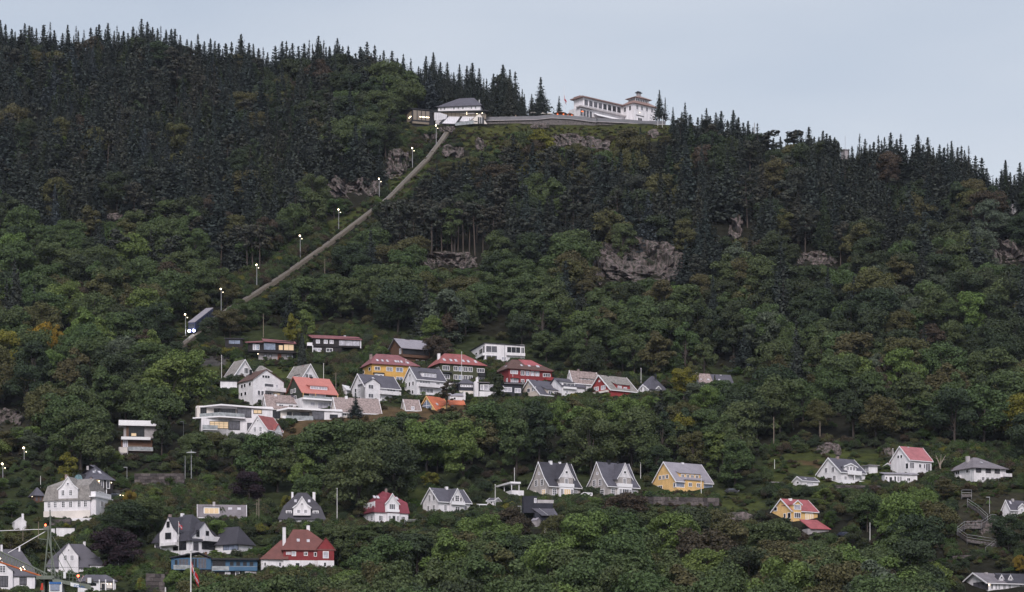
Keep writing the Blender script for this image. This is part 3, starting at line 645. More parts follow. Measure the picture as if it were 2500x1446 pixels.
# white pergola terrace
h = House('pergola', 'white flat-roofed pergola with deck chairs beside the stone house', 1249, 1211, 20, 30, 36, cat='pergola', low=4)
h.walls(WHITE2, 14); h.m('roof_slab', TRIM, MB().box(-4, h.LA * .7, -4, h.LB, 30, 34.5))
for x, y in ((0, 0), (h.LA * .6, 0), (0, h.LB * .5), (0, h.LB * .93)): h.m('post', TRIM, MB().box(x - .8, x + .8, y - .8, y + .8, 14, 30))
h.m('chair', DARK, MB().box(8, 13, 3, 8, 17, 18.5).box(8, 9, 3, 8, 18.5, 23).box(8, 9, 3, 4, 14, 17).box(12, 13, 7, 8, 14, 17)); h.m('chair', DARK, MB().box(18, 23, 3, 8, 17, 18.5).box(22, 23, 3, 8, 18.5, 23).box(18, 19, 3, 4, 14, 17).box(22, 23, 7, 8, 14, 17)); h.done(34)
# little white shed
h = House('garden_shed', 'little white gabled garden shed with grey roof beside the flagpole', 1206, 1231, 60, 17, 17, cat='shed', low=4)
h.walls(WHITE, 9, 15, 'y'); h.gable(SLATE, 9, 15, 'y', 2, 1.5, 1, barge=TRIM); h.win('B', 6, 4, 4, 5, 'p', 0); h.win('A', 8, 4, 7, 5, 'p', 0); h.done(15)
h = House('garden_awning', 'small white awning on posts next to the little white shed', 1170, 1242, 15, 19, 6, cat='awning', low=2)
h.shed(TRIM, 9, 12, 'x', 1); [h.m('post', TRIM, MB().box(x, x + 1, 0, 1, -6, 9)) for x in (0, h.LA - 1)]; h.done(12)
# stone houses
def stone_house(cx, label, mark, lit, annexe):
    h = House('stone_house', label, cx, 1214, 33, 77, 48, mark=mark, low=4)
    h.walls(STONE, 30, 85, 'x', .09); h.gable(SLATE2 if annexe else SLATE, 30, 85, 'x', 4, 3, 1.6, .09, barge=TRIM)
    g = h.gdorm('A', 40, 34, 25, 50, 85, 4, STONE, SLATE2 if annexe else SLATE, 50, 4, .08, TRIM, gm=WHITE2)
    h.win('A', 40, 40, 8, 14, 't', 1, n=-4); h.balc('A', 22, 57, 26, 35, 9, TRIM)
    h.win('A', 40, 63, 6, 6, 'p', 0, n=-5); h.block('bay_window', TRIM, 'A', 23, 56, -8, 1, -4, 25)
    h.wins('A', 11, 6, 20, [27, 52], 'v', 1, n=-8); h.win('A', 40, 11, 15, 20, 't', 3 if lit else 1, n=-8)
    h.win('A', 13, 14, 9, 15, 'x', 1); h.win('A', 66, 12, 9, 14, 'x', 1)
    h.wins('B', 39, 6.5, 14, [31, 17], 'x', 0); h.win('B', 24, 62, 4, 6, 'p', 2); h.wins('B', 13, 8, 15, [13], 'x', 3 if lit else 0); h.win('B', 35, 12, 6, 15, 'p', 3 if lit else 0)
    h.chim(.36, .5, 76, 95, 8, TRIM if annexe else DARK); h.chim(.66, .5, 78, 94, 6, TRIM if annexe else DARK); h.lamp('A', 1, 28, .8); h.done(86); return h
stone_house(1341, 'grey stone house with steep slate roof above the black annexe', 'stone house above the annexe', True, True)
stone_house(1484, 'grey stone house with steep slate roof behind the dark clipped hedge', 'stone house behind the hedge', False, False)
# black annexe under the stone house
h = House('annexe', 'black modern annexe stepping down the slope under the stone house', 1302, 1281, 8, 58, 10, cat='annexe', mark='black annexe', low=6)
h.block('wall', NAVY, 'A', 4, 58, 0, 30, -10, 30); h.block('upper_wall', NAVY, 'A', 0, 50, 12, 40, 30, 54); h.block('tower_wall', NAVY, 'A', -22, 12, 14, 40, 30, 71); h.win('A', 7, 60, 5, 10, 'p', 2, n=14)
q = lambda u, n, z: h.fp('A', h.U('A', u), n, z); h.roofo = h.m('roof', SLATE, MB().hexa([q(20, -8, 21), q(60, -8, 21), q(52, 13, 40), q(-2, 13, 40), q(20, -8, 22.6), q(60, -8, 22.6), q(52, 13, 41.6), q(-2, 13, 41.6)])); h.m('roof_seam', STEEL, MB().hexa([q(34, -8.4, 22.7), q(35, -8.4, 22.7), q(16, 12.6, 41.7), q(15, 12.6, 41.7), q(34, -8.4, 23.2), q(35, -8.4, 23.2), q(16, 12.6, 42.2), q(15, 12.6, 42.2)]), h.roofo); h.block('terrace_edge', CONC, 'A', 12, 52, 13, 24, 54, 62); h.done(71)
h = House('tool_shed', 'small grey tool shed with pitched roof beside the black annexe', 1310, 1284, 50, 10, 12, cat='shed', low=4); h.walls(GREYW, 14, 19, 'y'); h.gable(STEELR, 14, 19, 'y', 1.5, 1.5, 1); h.done(19)
h = House('plank_fence', 'short white plank fence at the foot of the black annexe', 1329, 1301, 14, 28, 1, cat='fence', low=2)
for i in range(11): h.block('plank', TRIM, 'A', i * 2.5, i * 2.5 + 2.1, 0, .7, -5, 13 - i * .25)
h.block('rail', TRIM, 'A', 0, 28, .8, 1.4, 6, 7.4); h.done(12)
h = House('camper_trailer', 'white camper trailer parked between the two stone houses', 1420, 1213, 10, 27, 4, cat='trailer', low=3)
h.m('body', TRIM, h.extr(MB(), [(0, 1), (0, 7), (5, 11), (h.LA, 10), (h.LA, 2)], 0, 14, 'y')); h.m('stripe', STEELR, MB().box(1, h.LA - 1, -.4, 0, 8.2, 9)); h.win('A', 22, 7, 5, 3.5, 'p', 0); h.m('wheel', DARK, MB().tube((14, 0, 1), (14, -.8, 1), 2, n=10)); h.done(11)
# yellow house
h = House('yellow_house', 'apricot yellow house with grey roof and wide dormer above a rubble wall', 1650, 1202, 33, 94, 52, mark='yellow house', low=0)
h.walls(YELLOW, 29, 73); h.gable(STEELR, 29, 73, 'x', 3, 2.5, 1.6, barge=TRIM); h.sdorm('A', 42, 54, 33, 49, 9, 40, 60, YELLOW, STEELR); h.wins('A', 42, 7, 8, [23, 36, 48, 60], 'v', 1, n=9)
h.block('bay', YELLOW, 'A', 22, 68, -6, 1, 0, 31); h.block('bay_roof', STEELR, 'A', 20, 70, -8, 2, 31, 33); h.wins('A', 20, 8, 9, [33, 54], 'v', 1, n=-6); h.block('corner_bay', YELLOW, 'A', 0, 22, -4, 1, 0, 12); h.win('A', 11, 19, 20, 12, 'p', 4); h.block('corner_bay', YELLOW, 'A', 70, 95, -4, 1, -2, 11); h.win('A', 83, 18, 21, 12, 'p', 4); h.block('base_wall', GREYW, 'A', -1, 95, -2, 0, -22, 0)
h.wins('A', -4, 7, 6, [8, 30, 54], 'p', 1, n=-2); h.wins('A', -7, 8, 10, [52, 76], 'p', 2, n=-2); h.wins('B', 41, 5, 9, [35, 27, 19], 'v', 0); h.win('B', 36, 16, 11, 10, 't', 0); h.win('B', 3, 18, 4, 10, 'p', 0); h.chim(.5, .5, 64, 80, 7, TRIM, False); h.done(74)
# orange house with crimson roof
h = House('orange_house', 'small orange house with crimson roof and gabled front bay', 1933, 1271, 30, 68, 42, mark='orange crimson-roofed house', low=4)
h.walls(YELLOW, 25, 52); h.gable(CRIMR, 25, 52, 'x', 3, 2.5, 1.5, barge=TRIM); h.gdorm('A', 12, 21, -8, 40, 49, 4, YELLOW, CRIMR, None, 2.4, 0, TRIM); h.win('A', 12, 33, 16, 11, 'p', 2, n=-4); h.win('A', 12, 13, 15, 12, 't', 1, n=-4); h.win('A', 46, 12, 18, 14, 't', 3); h.win('B', 33, 33, 6, 9, 'p', 0); h.wins('B', 14, 4, 10, [14], 'p', 0); h.win('B', 5, 13, 6, 13, 'p', 0); h.door('B', 34, 2, 8, 12, GREYW); h.chim(.3, .45, 46, 58, 8, TRIM, False); h.block('plinth', GREYW, 'A', 0, 68, -.6, 0, -12, 1); h.done(52)
h = House('garage', 'low stone garage with crimson lean-to roof under the orange house', 1972, 1303, 20, 54, 10, cat='garage', low=6)
h.walls(GREYW, 12); q = lambda u, n, z: h.fp('A', h.U('A', u), n, z); h.roofo = h.m('roof', CRIMR, MB().hexa([q(6, -4, 11), q(58, -4, 11), q(40, 34, 36), q(-6, 34, 36), q(6, -4, 12.4), q(58, -4, 12.4), q(40, 34, 37.4), q(-6, 34, 37.4)])); h.done(34)
# white dormer house
h = House('dormer_house', 'white house with grey roof, gabled dormer and long veranda', 2053, 1180, 34, 66, 49, mark='white dormer house', low=2)
h.walls(WHITE, 29, 61); h.gable(SLATE, 29, 61, 'x', 3, 2.5, 1.5, barge=TRIM); h.gdorm('A', 28, 32, 27, 43, 50, -3, WHITE, SLATE, 36, 4, 0, TRIM); h.wins('A', 38, 6, 9, [20, 29, 37], 'v', 1, n=3); h.balc('A', 17, 51, 22, 32, 8); h.wins('A', 13, 6, 10, [12, 35, 53], 'v', 1); h.block('post', TRIM, 'A', 31, 33, -7, -5, 0, 24); h.balc('A', -6, 74, -4, 8, 12)
h.wins('B', 36, 5.5, 12, [30, 16], 'v', 1); h.win('B', 13, 15, 5, 11, 'v', 0); h.door('B', 31, 0, 5, 16, DARK); h.chim(.35, .5, 54, 72, 7, BRICKC); h.chim(.8, .8, 46, 62, 8, BRICKC); h.done(61)
h = House('outbuilding', 'small white outbuilding with grey roof on the meadow', 1959, 1188, 30, 42, 19, cat='outbuilding', low=2)
h.walls(WHITE, 15, 24); h.gable(SLATE, 15, 24, 'x', 2, 2, 1.1, barge=TRIM); h.win('B', 9, 11, 4, 5, 'p', 0); h.win('A', 20, 8, 16, 5, 't', 2); h.skyl('A', 12, 19, 5, 3); h.done(24)
h = House('outbuilding', 'pale flat-roofed outbuilding behind the white dormer house', 2122, 1154, 25, 22, 16, cat='outbuilding', low=2)
h.walls(WHITE2, 17); h.flat(STEELR, 17, 2, 4); h.win('B', 6, 9, 10, 12, 'v', 2); h.done(20)
# pink roof
h = House('gabled_house', 'white house with faded pink-red roof and small side porch', 2221, 1162, 32, 60, 37, mark='pink roofed white house', low=2)
h.walls(WHITE2, 41, 71); h.gable(PINKR, 41, 71, 'x', 3, 2.5, 1.5, barge=TRIM); h.wins('B', 50, 4, 8, [22, 16], 'p', 0); h.win('B', 5, 25, 5, 13, 'p', 0); h.win('A', 6, 26, 11, 14, 't', 1); h.win('A', 28, 26, 7, 9, 'p', 1); h.win('A', 50, 24, 12, 17, 't', 1); h.win('A', 40, 26, 4, 10, 'p', 1); h.door('A', 50, 0, 6, 13, DARK)
h.gdorm('B', 47, 24, -8, 30, 39, -8, WHITE2, PINKR, 36, 2, 0, TRIM); h.win('B', 49, 20, 4, 8, 'p', 0, n=8); h.chim(.35, .5, 64, 76, 6, CONC, False); h.balc('A', 34, 64, 2, 8, 5, WHITE2); h.done(71)
h = House('long_annexe', 'long low white annexe with grey lean-to roof below the pink roofed house', 2160, 1179, 10, 82, 4, cat='annexe', low=2)
h.walls(WHITE2, 20); h.LB = 30; h.shed(STEELR, 21, 27, 'x', 3); h.win('A', 4, 12, 4, 5, 'p', 0); h.door('A', 15, 0, 6, 14, DARK); h.win('A', 26, 10, 5, 12, 'p', 0); h.wins('A', 10, 5, 12, [34, 40], 'v', 1); h.win('A', 60, 9, 8, 8, 'v', 0); h.block('stilt', CONC, 'A', 37, 42, -2, 2, -13, 0); h.done(27)
# white hip
h = House('hip_roofed_house', 'wide white house with shallow grey hipped roof and rounded end balcony', 2378, 1178, 24, 86, 43, mark='white hip-roofed house', low=4)
h.walls(WHITE2, 38); h.hip(GREYR, 38, 61, 34, 48, 'x', 6); h.wins('A', 31, 12, 11, [12, 38, 62], 't', 1, frame=DARK); h.wins('A', 10, 7, 9, [24, 36, 49, 61], 'v', 1); h.wins('B', 30, 6, 8, [36, 28, 10], 'v', 0); h.balc('A', 76, 96, 17, 25, 10, WHITE2); h.balc('B', 22, 46, 16, 23, 6, WHITE2); h.chim(.2, .5, 54, 70, 9, CONC, False); h.skyl('A', 34, 51, 5, 4); h.done(61)
h = House('gabled_house', 'white house with dark grey roof at the edge of the view', 2466, 1262, 30, 60, 14, low=10); h.walls(WHITE2, 20, 40); h.gable(SLATE, 20, 40, 'x', 3, 2, 1.4, barge=TRIM); h.gdorm('A', 30, 20, 0, 24, 33, 3, WHITE2, SLATE, None, 2, 0, TRIM); h.skyl('A', 8, 34, 5, 7); h.chim(.3, .5, 34, 46, 6, CONC, False); h.win('A', 30, 16, 6, 8, 'v', 1, n=-3); h.done(38)
# long house bottom right
h = House('long_house', 'long low pale house with grey roof and two triangular dormers', 2412, 1442, 24, 130, 44, mark='long low house', low=0)
h.walls(WHITE2, 20, 42); h.gable(GREYR, 20, 42, 'x', 5, 7, 1.6, barge=TRIM)
h.m('roof', SLATE2, h.strip(MB(), [(-5.6, 20.2 - 5 * .5), (h.LB * .47, h.r + .5)], 1.7, h.LA * .38, h.LA + 8, 'x'))
for u in (42, 66): h.gdorm('A', u, 12, 26, 30, 40, -10, TRIM, SLATE2, 34, 1, 0, TRIM); h.win('A', u, 33, 5, 4, 'p', 0, n=9)
h.win('B', 12, 12, 22, 18, 't', 1, frame=DARK); h.wins('A', 10, 7, 12, [10, 44, 58, 88], 'v', 0); h.wins('A', 10, 5, 12, [22, 30], 'v', 1); h.lamp('A', 3, 14, 1.2); h.chim(.2, .45, 36, 48, 8, GREYW, False); h.done(42)
# ---------------------------------------------------------------- houses on the knoll
# modern terraced block
h = House('terrace_house', 'white modern terrace house with long glass balcony and chamfered roof', 539, 1072, 12, 124, 60, mark='white modern terrace', low=22)
h.block('lower_wall', WHITE2, 'A', -46, 90, 0, 60, -10, 52); h.block('upper_wall', WHITE2, 'A', 40, 124, 0, 50, 52, 82); h.block('upper_wall', CREAM, 'A', -56, 42, 16, 60, 52, 82); h.block('side_wall', WHITE2, 'B', 0, 62, -6, 30, -14, 52)
q = lambda u, n, z: h.fp('A', h.U('A', u), n, z)
h.roofo = h.m('roof', TRIM, MB().hexa([q(-58, 20, 77), q(0, -8, 81), q(126, -3, 75), q(126, 60, 77), q(-58, 20, 80), q(0, -8, 84.5), q(126, -3, 79), q(126, 60, 80.5)]))
h.m('balcony_floor', TRIM, MB().hexa([q(-66, 10, 49), q(-4, -12, 52), q(58, -8, 50), q(58, 30, 50), q(-66, 10, 52), q(-4, -12, 55), q(58, -8, 53), q(58, 30, 53)]))
h.m('balcony_railing', BALG, MB().hexa([q(-50, 5, 53), q(-4, -11, 55), q(-4, -10.4, 55), q(-50, 5.6, 53), q(-50, 5, 61), q(-4, -11, 64), q(-4, -10.4, 64), q(-50, 5.6, 61)]).hexa([q(-4, -11, 55), q(56, -8, 53), q(56, -7.4, 53), q(-4, -10.4, 55), q(-4, -11, 64), q(56, -8, 62), q(56, -7.4, 62), q(-4, -10.4, 64)]))
for u, w, t in ((-40, 13, 0), (-8, 12, 0), (8, 14, 1), (26, 18, 1)): h.win('A', u, 68, w, 22, 't', t, n=16, frame=DARK)
h.win('A', 56, 66, 30, 22, 't', 1, frame=DARK); h.win('A', 88, 69, 18, 9, 'v', 3, frame=DARK); h.win('A', -4, 34, 40, 16, 'q', 3, frame=DARK); h.win('A', 32, 34, 24, 20, 't', 1, frame=DARK); h.win('A', 72, 30, 16, 20, 'v', 1, frame=DARK); h.wins('B', 26, 5, 34, [38, 46], 'p', 1, n=-6, frame=DARK); h.balc('A', -44, -8, 20, 32, 10, TRIM, 0, glass=True); h.block('base_wall', MASON, 'B', 30, 64, -7, -5, -14, 2); h.done(82)
h = House('terrace_house', 'white modern house with recessed glass front behind the small red roofed cottage', 742, 1025, 9, 92, 76, mark='white modern house', low=6)
h.block('wall', WHITE2, 'A', 22, 92, 0, 40, -12, 27); h.block('wall', CREAM, 'A', -76, 24, 14, 50, -12, 26)
h.roofo = h.m('roof', TRIM, MB().hexa([q2 for q2 in []] or [h.fp('A', h.U('A', u), n, z) for u, n, z in ((-78, 22, 19), (-38, -4, 25), (93, -3, 21), (93, 50, 23), (-78, 22, 22), (-38, -4, 29.5), (93, -3, 25), (93, 50, 26.5))]))
for u, w, t in ((-66, 18, 0), (-34, 10, 0), (-16, 16, 1), (4, 18, 0)): h.win('A', u, 14, w, 19, 't', t, n=14, frame=DARK)
h.win('A', 34, 12, 26, 20, 'v', 1, frame=DARK); h.win('A', 72, 9, 17, 9, 'v', 0, frame=DARK); h.balc('A', -44, 22, -3, 9, 8, TRIM, 4, glass=True); h.block('planter', TRIM, 'A', -52, -42, -4, 2, -6, 8); h.done(28)
# little red roofed white cottage
h = House('cottage', 'small white cottage with bright red tile roof below the modern terrace', 653, 1060, 55, 32, 50, Y=803, mark='small red roofed cottage', low=6); h.dn = 42
h.walls(WHITE, 12, 45, 'x'); h.gable(REDR, 12, 45, 'x', 2, 1.6, 1.3, barge=TRIM); h.wins('B', 14, 6, 11, [33, 18], 'x', 1); h.win('B', 25, 35, 3, 3, 'p', 0); h.gdorm('A', 22, 14, 4, 14, 28, 2, WHITE, REDR, None, 1); h.win('A', 16, 10, 4, 8, 'p', 0); h.done(44)
# lichened shingle cottages
h = House('cottage', 'white cottage with lichened shingle roof and wide white dormer', 652, 1002, 22, 100, 18, mark='shingle roofed cottage', low=8)
h.walls(WHITE, 6, 38); h.gable(SHING, 6, 38, 'x', 3, 2, 1.5, barge=TRIM); h.sdorm('A', 47, 46, 5, 21, 4, 24, 32, WHITE, SHING); h.wins('A', 12, 10, 9, [34, 57], 'v', 1, n=4); h.chim(.26, .5, 30, 44, 7, TRIM); h.chim(.66, .5, 30, 44, 7, SLATE); h.win('B', 9, 16, 3, 4, 'p', 0); h.win('B', 5, 10, 3, 6, 'p', 1); h.done(36)
h = House('cottage', 'pale cottage with lichened shingle roof half hidden by the dark fir', 822, 1018, 18, 106, 5, mark='cottage behind the dark fir', low=6)
h.LB = 60; h.walls(CREAM, 14, 47); h.gable(SHING, 14, 47, 'x', 3, 2, 1.5, barge=TRIM); h.wins('A', 7, 8, 7, [10, 19], 'v', 0); h.chim(.28, .5, 40, 56, 7, TRIM, False); h.done(44)
h = House('cottage_porch', 'tiny white gabled porch roof at the brown heath edge', 873, 1016, 55, 12, 9, cat='porch', low=3); h.walls(WHITE2, 6, 11, 'y'); h.gable(STEELR, 6, 11, 'y', 2, 2, 1.2, barge=TRIM); h.done(11)
h = House('cottage', 'small cottage with lichened shingle roof beside the orange a-frame', 992, 1004, 20, 34, 6, low=6); h.LB = 40; h.walls(CREAM, 4, 28); h.gable(SHING, 4, 28, 'x', 2, 2, 1.4, barge=TRIM); h.win('A', 15, 8, 7, 7, 'v', 2, n=-1); h.done(26)
# orange a-frame
h = House('a_frame_house', 'orange a-frame house with tall glazed gable and orange tile roof', 1063, 1002, 42, 38, 43, mark='orange a-frame house', low=2)
h.walls(YELLOW, 2, 34, 'x'); h.gable(ORNGR, 2, 34, 'x', 3, 2.5, 1.4, barge=YELLOW); D = h.LB
tri = [(D * .22, 2), (D * .22, 16), (D * .5, 29), (D * .78, 16), (D * .78, 2)]; g = h.m('glazing', PANE[4], h.extr(MB(), tri, -.7, .2, 'x')); h.m('glazing_bar', TRIM, MB().box(-1, -.4, D * .5 - .6, D * .5 + .6, 2, 28).box(-1, -.4, D * .22, D * .78, 14, 15.2), g); h.skyl('A', 12, 16, 4, 6); h.gdorm('A', 26, 14, 2, 14, 18, 3, YELLOW, ORNGR, None, 2); h.done(34)
h = House('low_building', 'low building with orange tile roof beside the a-frame', 1098, 990, 15, 36, 4, cat='building', low=0); h.LB = 30; h.walls(CREAM, 3, 12); h.gable(ORNGR, 3, 12, 'x', 3, 2, 1.4); h.done(10)
h = House('outbuilding', 'white low outbuilding with curved end behind the orange roof', 1098, 981, 12, 38, 6, cat='outbuilding', low=4); h.walls(WHITE2, 15, 20); h.gable(STEELR, 15, 20, 'x', 2, 2, 1.2); h.win('A', 12, 8, 5, 6, 'p', 0); h.block('end_wall', WHITE2, 'A', 33, 38, -2, 8, -6, 25); h.done(19)
# white house dark roof, big
h = House('gabled_house', 'tall white house with dark brown roof and broad front gable', 618, 990, 36, 70, 42, mark='tall white house', low=18)
h.walls(WHITE, 64, 87, 'y', peak=.42); h.gable(BROWNR, 64, 87, 'y', 3, 2.5, 1.4, peak=.42); h.wins('A', 73, 5.5, 7, [23, 29, 35], 'p', 0); h.win('A', 36, 52, 19, 9, 'p', 1); h.win('A', 54, 52, 4, 9, 'p', 2); h.wins('A', 32, 6, 11, [13, 21], 'p', 1); h.win('A', 34, 30, 14, 11, 't', 1); h.win('A', 54, 30, 14, 11, 't', 3); h.win('A', 13, 12, 6, 8, 'p', 0); h.balc('A', 26, 71, 38, 48, 9, WHITE); h.wins('B', 53, 6, 9, [32, 24], 'p', 0); h.win('B', 9, 54, 6, 9, 'p', 0); h.wins('B', 33, 6, 9, [33, 22], 'p', 0); h.chim(.3, .8, 80, 96, 6, DARK, False); h.done(87)
h = House('gabled_house', 'white house with weathered grey roof and steep gable behind the tall white one', 573, 932, 40, 44, 27, mark='steep white gable house', low=22)
h.walls(WHITE, 18, 53, 'y'); h.gable(SHING2, 18, 53, 'y', 3, 2.5, 1.5, barge=TRIM); h.win('A', 26, 30, 9, 13, 't', 0); h.win('A', 4, 12, 5, 13, 'v', 0); h.win('A', 18, 10, 6, 12, 'v', 1); h.win('A', 26, 46, 2.5, 3, 'p', 0); h.win('B', 20, 8, 2, 2, 'p', 0); h.done(52)
h = House('outbuilding', 'pale flat-roofed annexe behind the steep white gable house', 626, 922, 16, 36, 8, cat='annexe', low=12); h.walls(WHITE2, 18); h.hip(SHING2, 17, 29, 10, 20, 'x', 3); h.done(26)
h = House('terrace_wall', 'white terrace building with flat top beside the tall white house', 538, 950, 8, 40, 3, cat='terrace', low=6); h.walls(WHITE2, 19); h.flat(DARK, 19, 1.4, 1.5); h.block('parapet', TRIM, 'A', 0, 40, -1, 0, 2, 8); h.done(20)
h = House('gabled_house', 'white house with weathered grey roof behind the salmon roof', 734, 946, 42, 42, 42, mark='weathered grey roofed house', low=26)
h.walls(WHITE, 20, 56, 'y'); h.gable(SHING2, 20, 56, 'y', 3, 2.5, 1.5, barge=TRIM); h.wins('A', 30, 6, 9, [14, 22], 'v', 0); h.sdorm('B', 18, 12, 22, 34, 6, 26, 42, WHITE, SHING2); h.chim(.5, .4, 48, 60, 7, BRICKC); h.m('rear_roof', SHING2, h.strip(MB(), [(h.LA * .5, 52), (h.LA + 16, 20)], 1.5, 10, h.LB, 'y'), h.roofo); h.done(55)
# salmon roof
h = House('chalet', 'dark green chalet with salmon metal roof and long white terrace level', 738, 1002, 28, 80, 48, mark='salmon roofed chalet', low=14)
h.walls(WHITE2, 32); h.walls(DGREEN, 46, 81, z0=32, name='upper_wall'); h.gable(SALMR, 46, 81, 'x', 6, 4, 1.6)
h.sdorm('A', 41, 44, 54, 63, 8, 22, 66, SALMR, SALMR); h.wins('A', 58.5, 18, 6.5, [32, 51], 't', 2, n=8); h.win('A', 35, 39, 34, 12, 't', 2); h.block('terrace', TRIM, 'A', -2, 82, -12, 1, 26, 30); h.block('terrace_railing', BALG, 'A', -2, 82, -12, -11, 30, 35)
for u in (-1, 28, 80): h.block('post', YELLOW, 'A', u - .6, u + .6, -9, -7.8, 30, 43)
h.wins('B', 54, 5, 9, [31, 22], 'v', 0, frame=TRIM); h.win('B', 22, 36, 8, 9, 'v', 1); h.win('A', 24, 17, 10, 9, 'p', 2); h.win('A', 55, 15, 34, 15, 't', 2); h.chim(.5, .5, 76, 90, 7, DARK); h.done(80)
h = House('garage', 'small white gabled garage beside the conical yew', 846, 964, 60, 12, 17, cat='garage', low=6); h.walls(WHITE2, 14, 23, 'x'); h.gable(TRIM, 14, 23, 'x', 2, 2, 1.2, barge=TRIM); h.door('B', 6, 0, 7, 11, GREYW); h.done(22)
# apartment houses
def apartment(cx, by, aw, bw, label, mark, wm, rm, e, r, w1, w2, extra):
    h = House('apartment_house', label, cx, by, 22, aw, bw, mark=mark, low=12); h.walls(wm, e); h.hip(rm, e, r, 26, 36, 'x', 5); extra(h); h.done(r); return h
def ya(h):
    for z in (37, 14): h.win('A', 13, z, 12, 8, 'v', 1); h.win('A', 42, z, 14, 9, 'q', 1); h.win('A', 66, z, 15, 10, 'v', 4); h.win('A', 96, z, 12, 9, 'v', 1)
    h.wins('B', 36, 4, 8, [24], 'p', 0); h.wins('B', 37, 5, 8, [6], 'p', 0); h.win('B', 6, 15, 5, 7, 'p', 0)
    for u in (16, 28, 40, 60, 66, 74): h.skyl('A', u, 57, 5, 6)
    h.skyl('A', 88, 55, 5, 5); h.block('porch_roof', DARK, 'A', 2, 28, -8, 1, 24, 26); h.block('porch', WHITE2, 'A', 5, 27, -6, 1, -6, 24); h.wins('A', 17, 6, 8, [9, 20], 'v', 0, n=-6); h.balc('A', 30, 52, 18, 24, 6, OCHRE); h.chim(.1, .5, 64, 78, 7, BRICKC); h.chim(.62, .5, 64, 76, 7, TRIM); h.block('base_wall', WHITE2, 'A', 0, 110, -.6, 0, -12, 2)
apartment(908, 936, 110, 33, 'ochre yellow apartment house with maroon hipped roof and skylights', 'ochre apartment house', OCHRE, MAROR, 50, 72, 0, 0, ya)
def ga(h):
    for z in (38, 17): h.win('A', 13, z, 15, 10, 't', 1); h.wins('A', z, 8.5, 10.5, [36, 48, 60, 72], 'v', [1, 4, 1, 1]); h.win('A', 97, z - 1, 16, 9, 't', 1)
    h.wins('B', 37, 7, 9, [22, 8], 'v', 0)
    for u in (12, 28, 40, 58, 70, 88): h.skyl('A', u, 58, 5.5, 7)
    h.balc('A', 90, 107, 22, 31, 6, DARK); h.balc('A', 2, 26, 25, 28, 6, DARK); h.chim(.1, .5, 64, 80, 7, TRIM); h.chim(.72, .5, 62, 76, 7, TRIM, False)
apartment(1076, 936, 107, 34, 'olive green apartment house with red hipped roof behind a flagpole', 'olive apartment house', GREENW, REDR, 51, 73, 0, 0, ga)
def ra(h):
    h.win('A', 13, 34, 16, 8, 't', 2); h.wins('A', 33, 8, 10, [34, 46, 58, 70], 'v', [1, 4, 2, 2]); h.win('A', 93, 31, 16, 8, 't', 1); h.win('A', 14, 13, 16, 11, 't', 2); h.wins('A', 12, 7, 10, [34, 47, 60], 'v', 1); h.balc('A', 88, 108, 18, 26, 7, RED2); h.balc('A', 4, 24, 19, 22, 6, RED2)
    h.win('B', 4, 14, 3, 10, 'p', 2); h.skyl('A', 36, 52, 5, 5); h.skyl('A', 55, 52, 6, 5); h.skyl('A', 76, 52, 7, 6); h.skyl('B', 12, 50, 4, 4); h.chim(.1, .5, 58, 64, 5, BROWNR, False)
    q = lambda u, n, z: (h.U('A', u), n, z); e, sl = h.slopes['A']; sf = lambda z: (z - e) / sl
    rr = h.r; h.m('roof', CRIMR, MB().hexa([q(52, -5.6, 40.2), q(106, -5.6, 40.2), q(72, sf(rr) + .2, rr + .7), q(40, sf(rr) + .2, rr + .7), q(52, -5.6, 41), q(107, -5.6, 41), q(72, sf(rr) + .2, rr + 1.4), q(40, sf(rr) + .2, rr + 1.4)]))
apartment(1242, 942, 106, 33, 'dark red apartment house with half brown half crimson roof', 'dark red apartment house', REDW, BROWNR, 44, 64, 0, 0, ra)
# white box house
h = House('cube_house', 'white cubic modern house with large windows behind the apartment houses', 1184, 890, 16, 97, 45, mark='white cubic house', low=14)
h.walls(WHITE2, 52); h.m('roof', DARK, MB().hexa([(-2, -2, 52), (h.LA + 2, -2, 49), (h.LA + 2, h.LB * .5, 50), (-2, h.LB + 2, 54), (-2, -2, 53.5), (h.LA + 2, -2, 51), (h.LA + 2, h.LB * .5, 52), (-2, h.LB + 2, 56)])); h.wins('A', 38, 25, 15, [16], 'v', 1); h.wins('A', 15, 25, 15, [16], 'v', 1); h.win('A', 70, 38, 30, 15, 't', 0); h.win('A', 92, 38, 7, 14, 'v', 0); h.balc('A', 52, 97, 24, 31, 5, WHITE2); h.win('A', 46, 16, 10, 8, 'v', 2); h.win('A', 72, 16, 12, 10, 'p', 2); h.win('A', 62, 16, 5, 9, 'p', 1)
h.wins('B', 36, 8, 14, [10], 'v', 0); h.win('B', 2.4, 38, 4, 16, 'p', 1); h.wins('B', 35, 4, 9, [38, 32], 'p', 0); h.win('B', 22, 38, 5, 5, 'p', 0); h.win('B', 12, 16, 18, 12, 't', 0); h.balc('B', 0, 36, 22, 28, 6, TRIM); h.m('gutter', STEEL, MB().box(49, 50.4, -1.6, -.2, -4, 50)); h.done(53)
# dark house
h = House('timber_house', 'dark brown timber house with grey roof and window band above the ochre house', 982, 886, 27, 66, 36, mark='dark timber house', low=6)
h.walls(BROWNW, 38, 58); h.gable(STEELR, 38, 58, 'x', 5, 5, 1.5); h.block('window_band', DARK, 'A', 1, 64, -.5, 0, 22, 36); h.wins('A', 29, 13, 12, [9, 24, 38, 54], 't', [1, 3, 1, 1], frame=DARK); h.win('B', 5, 30, 4, 12, 'p', 2); h.balc('A', 0, 65, 14, 20, 5, BROWNW); h.wins('A', 6, 6, 7, [36, 50], 'p', 1); h.chim(.42, .5, 52, 64, 9, CONC); h.done(58)
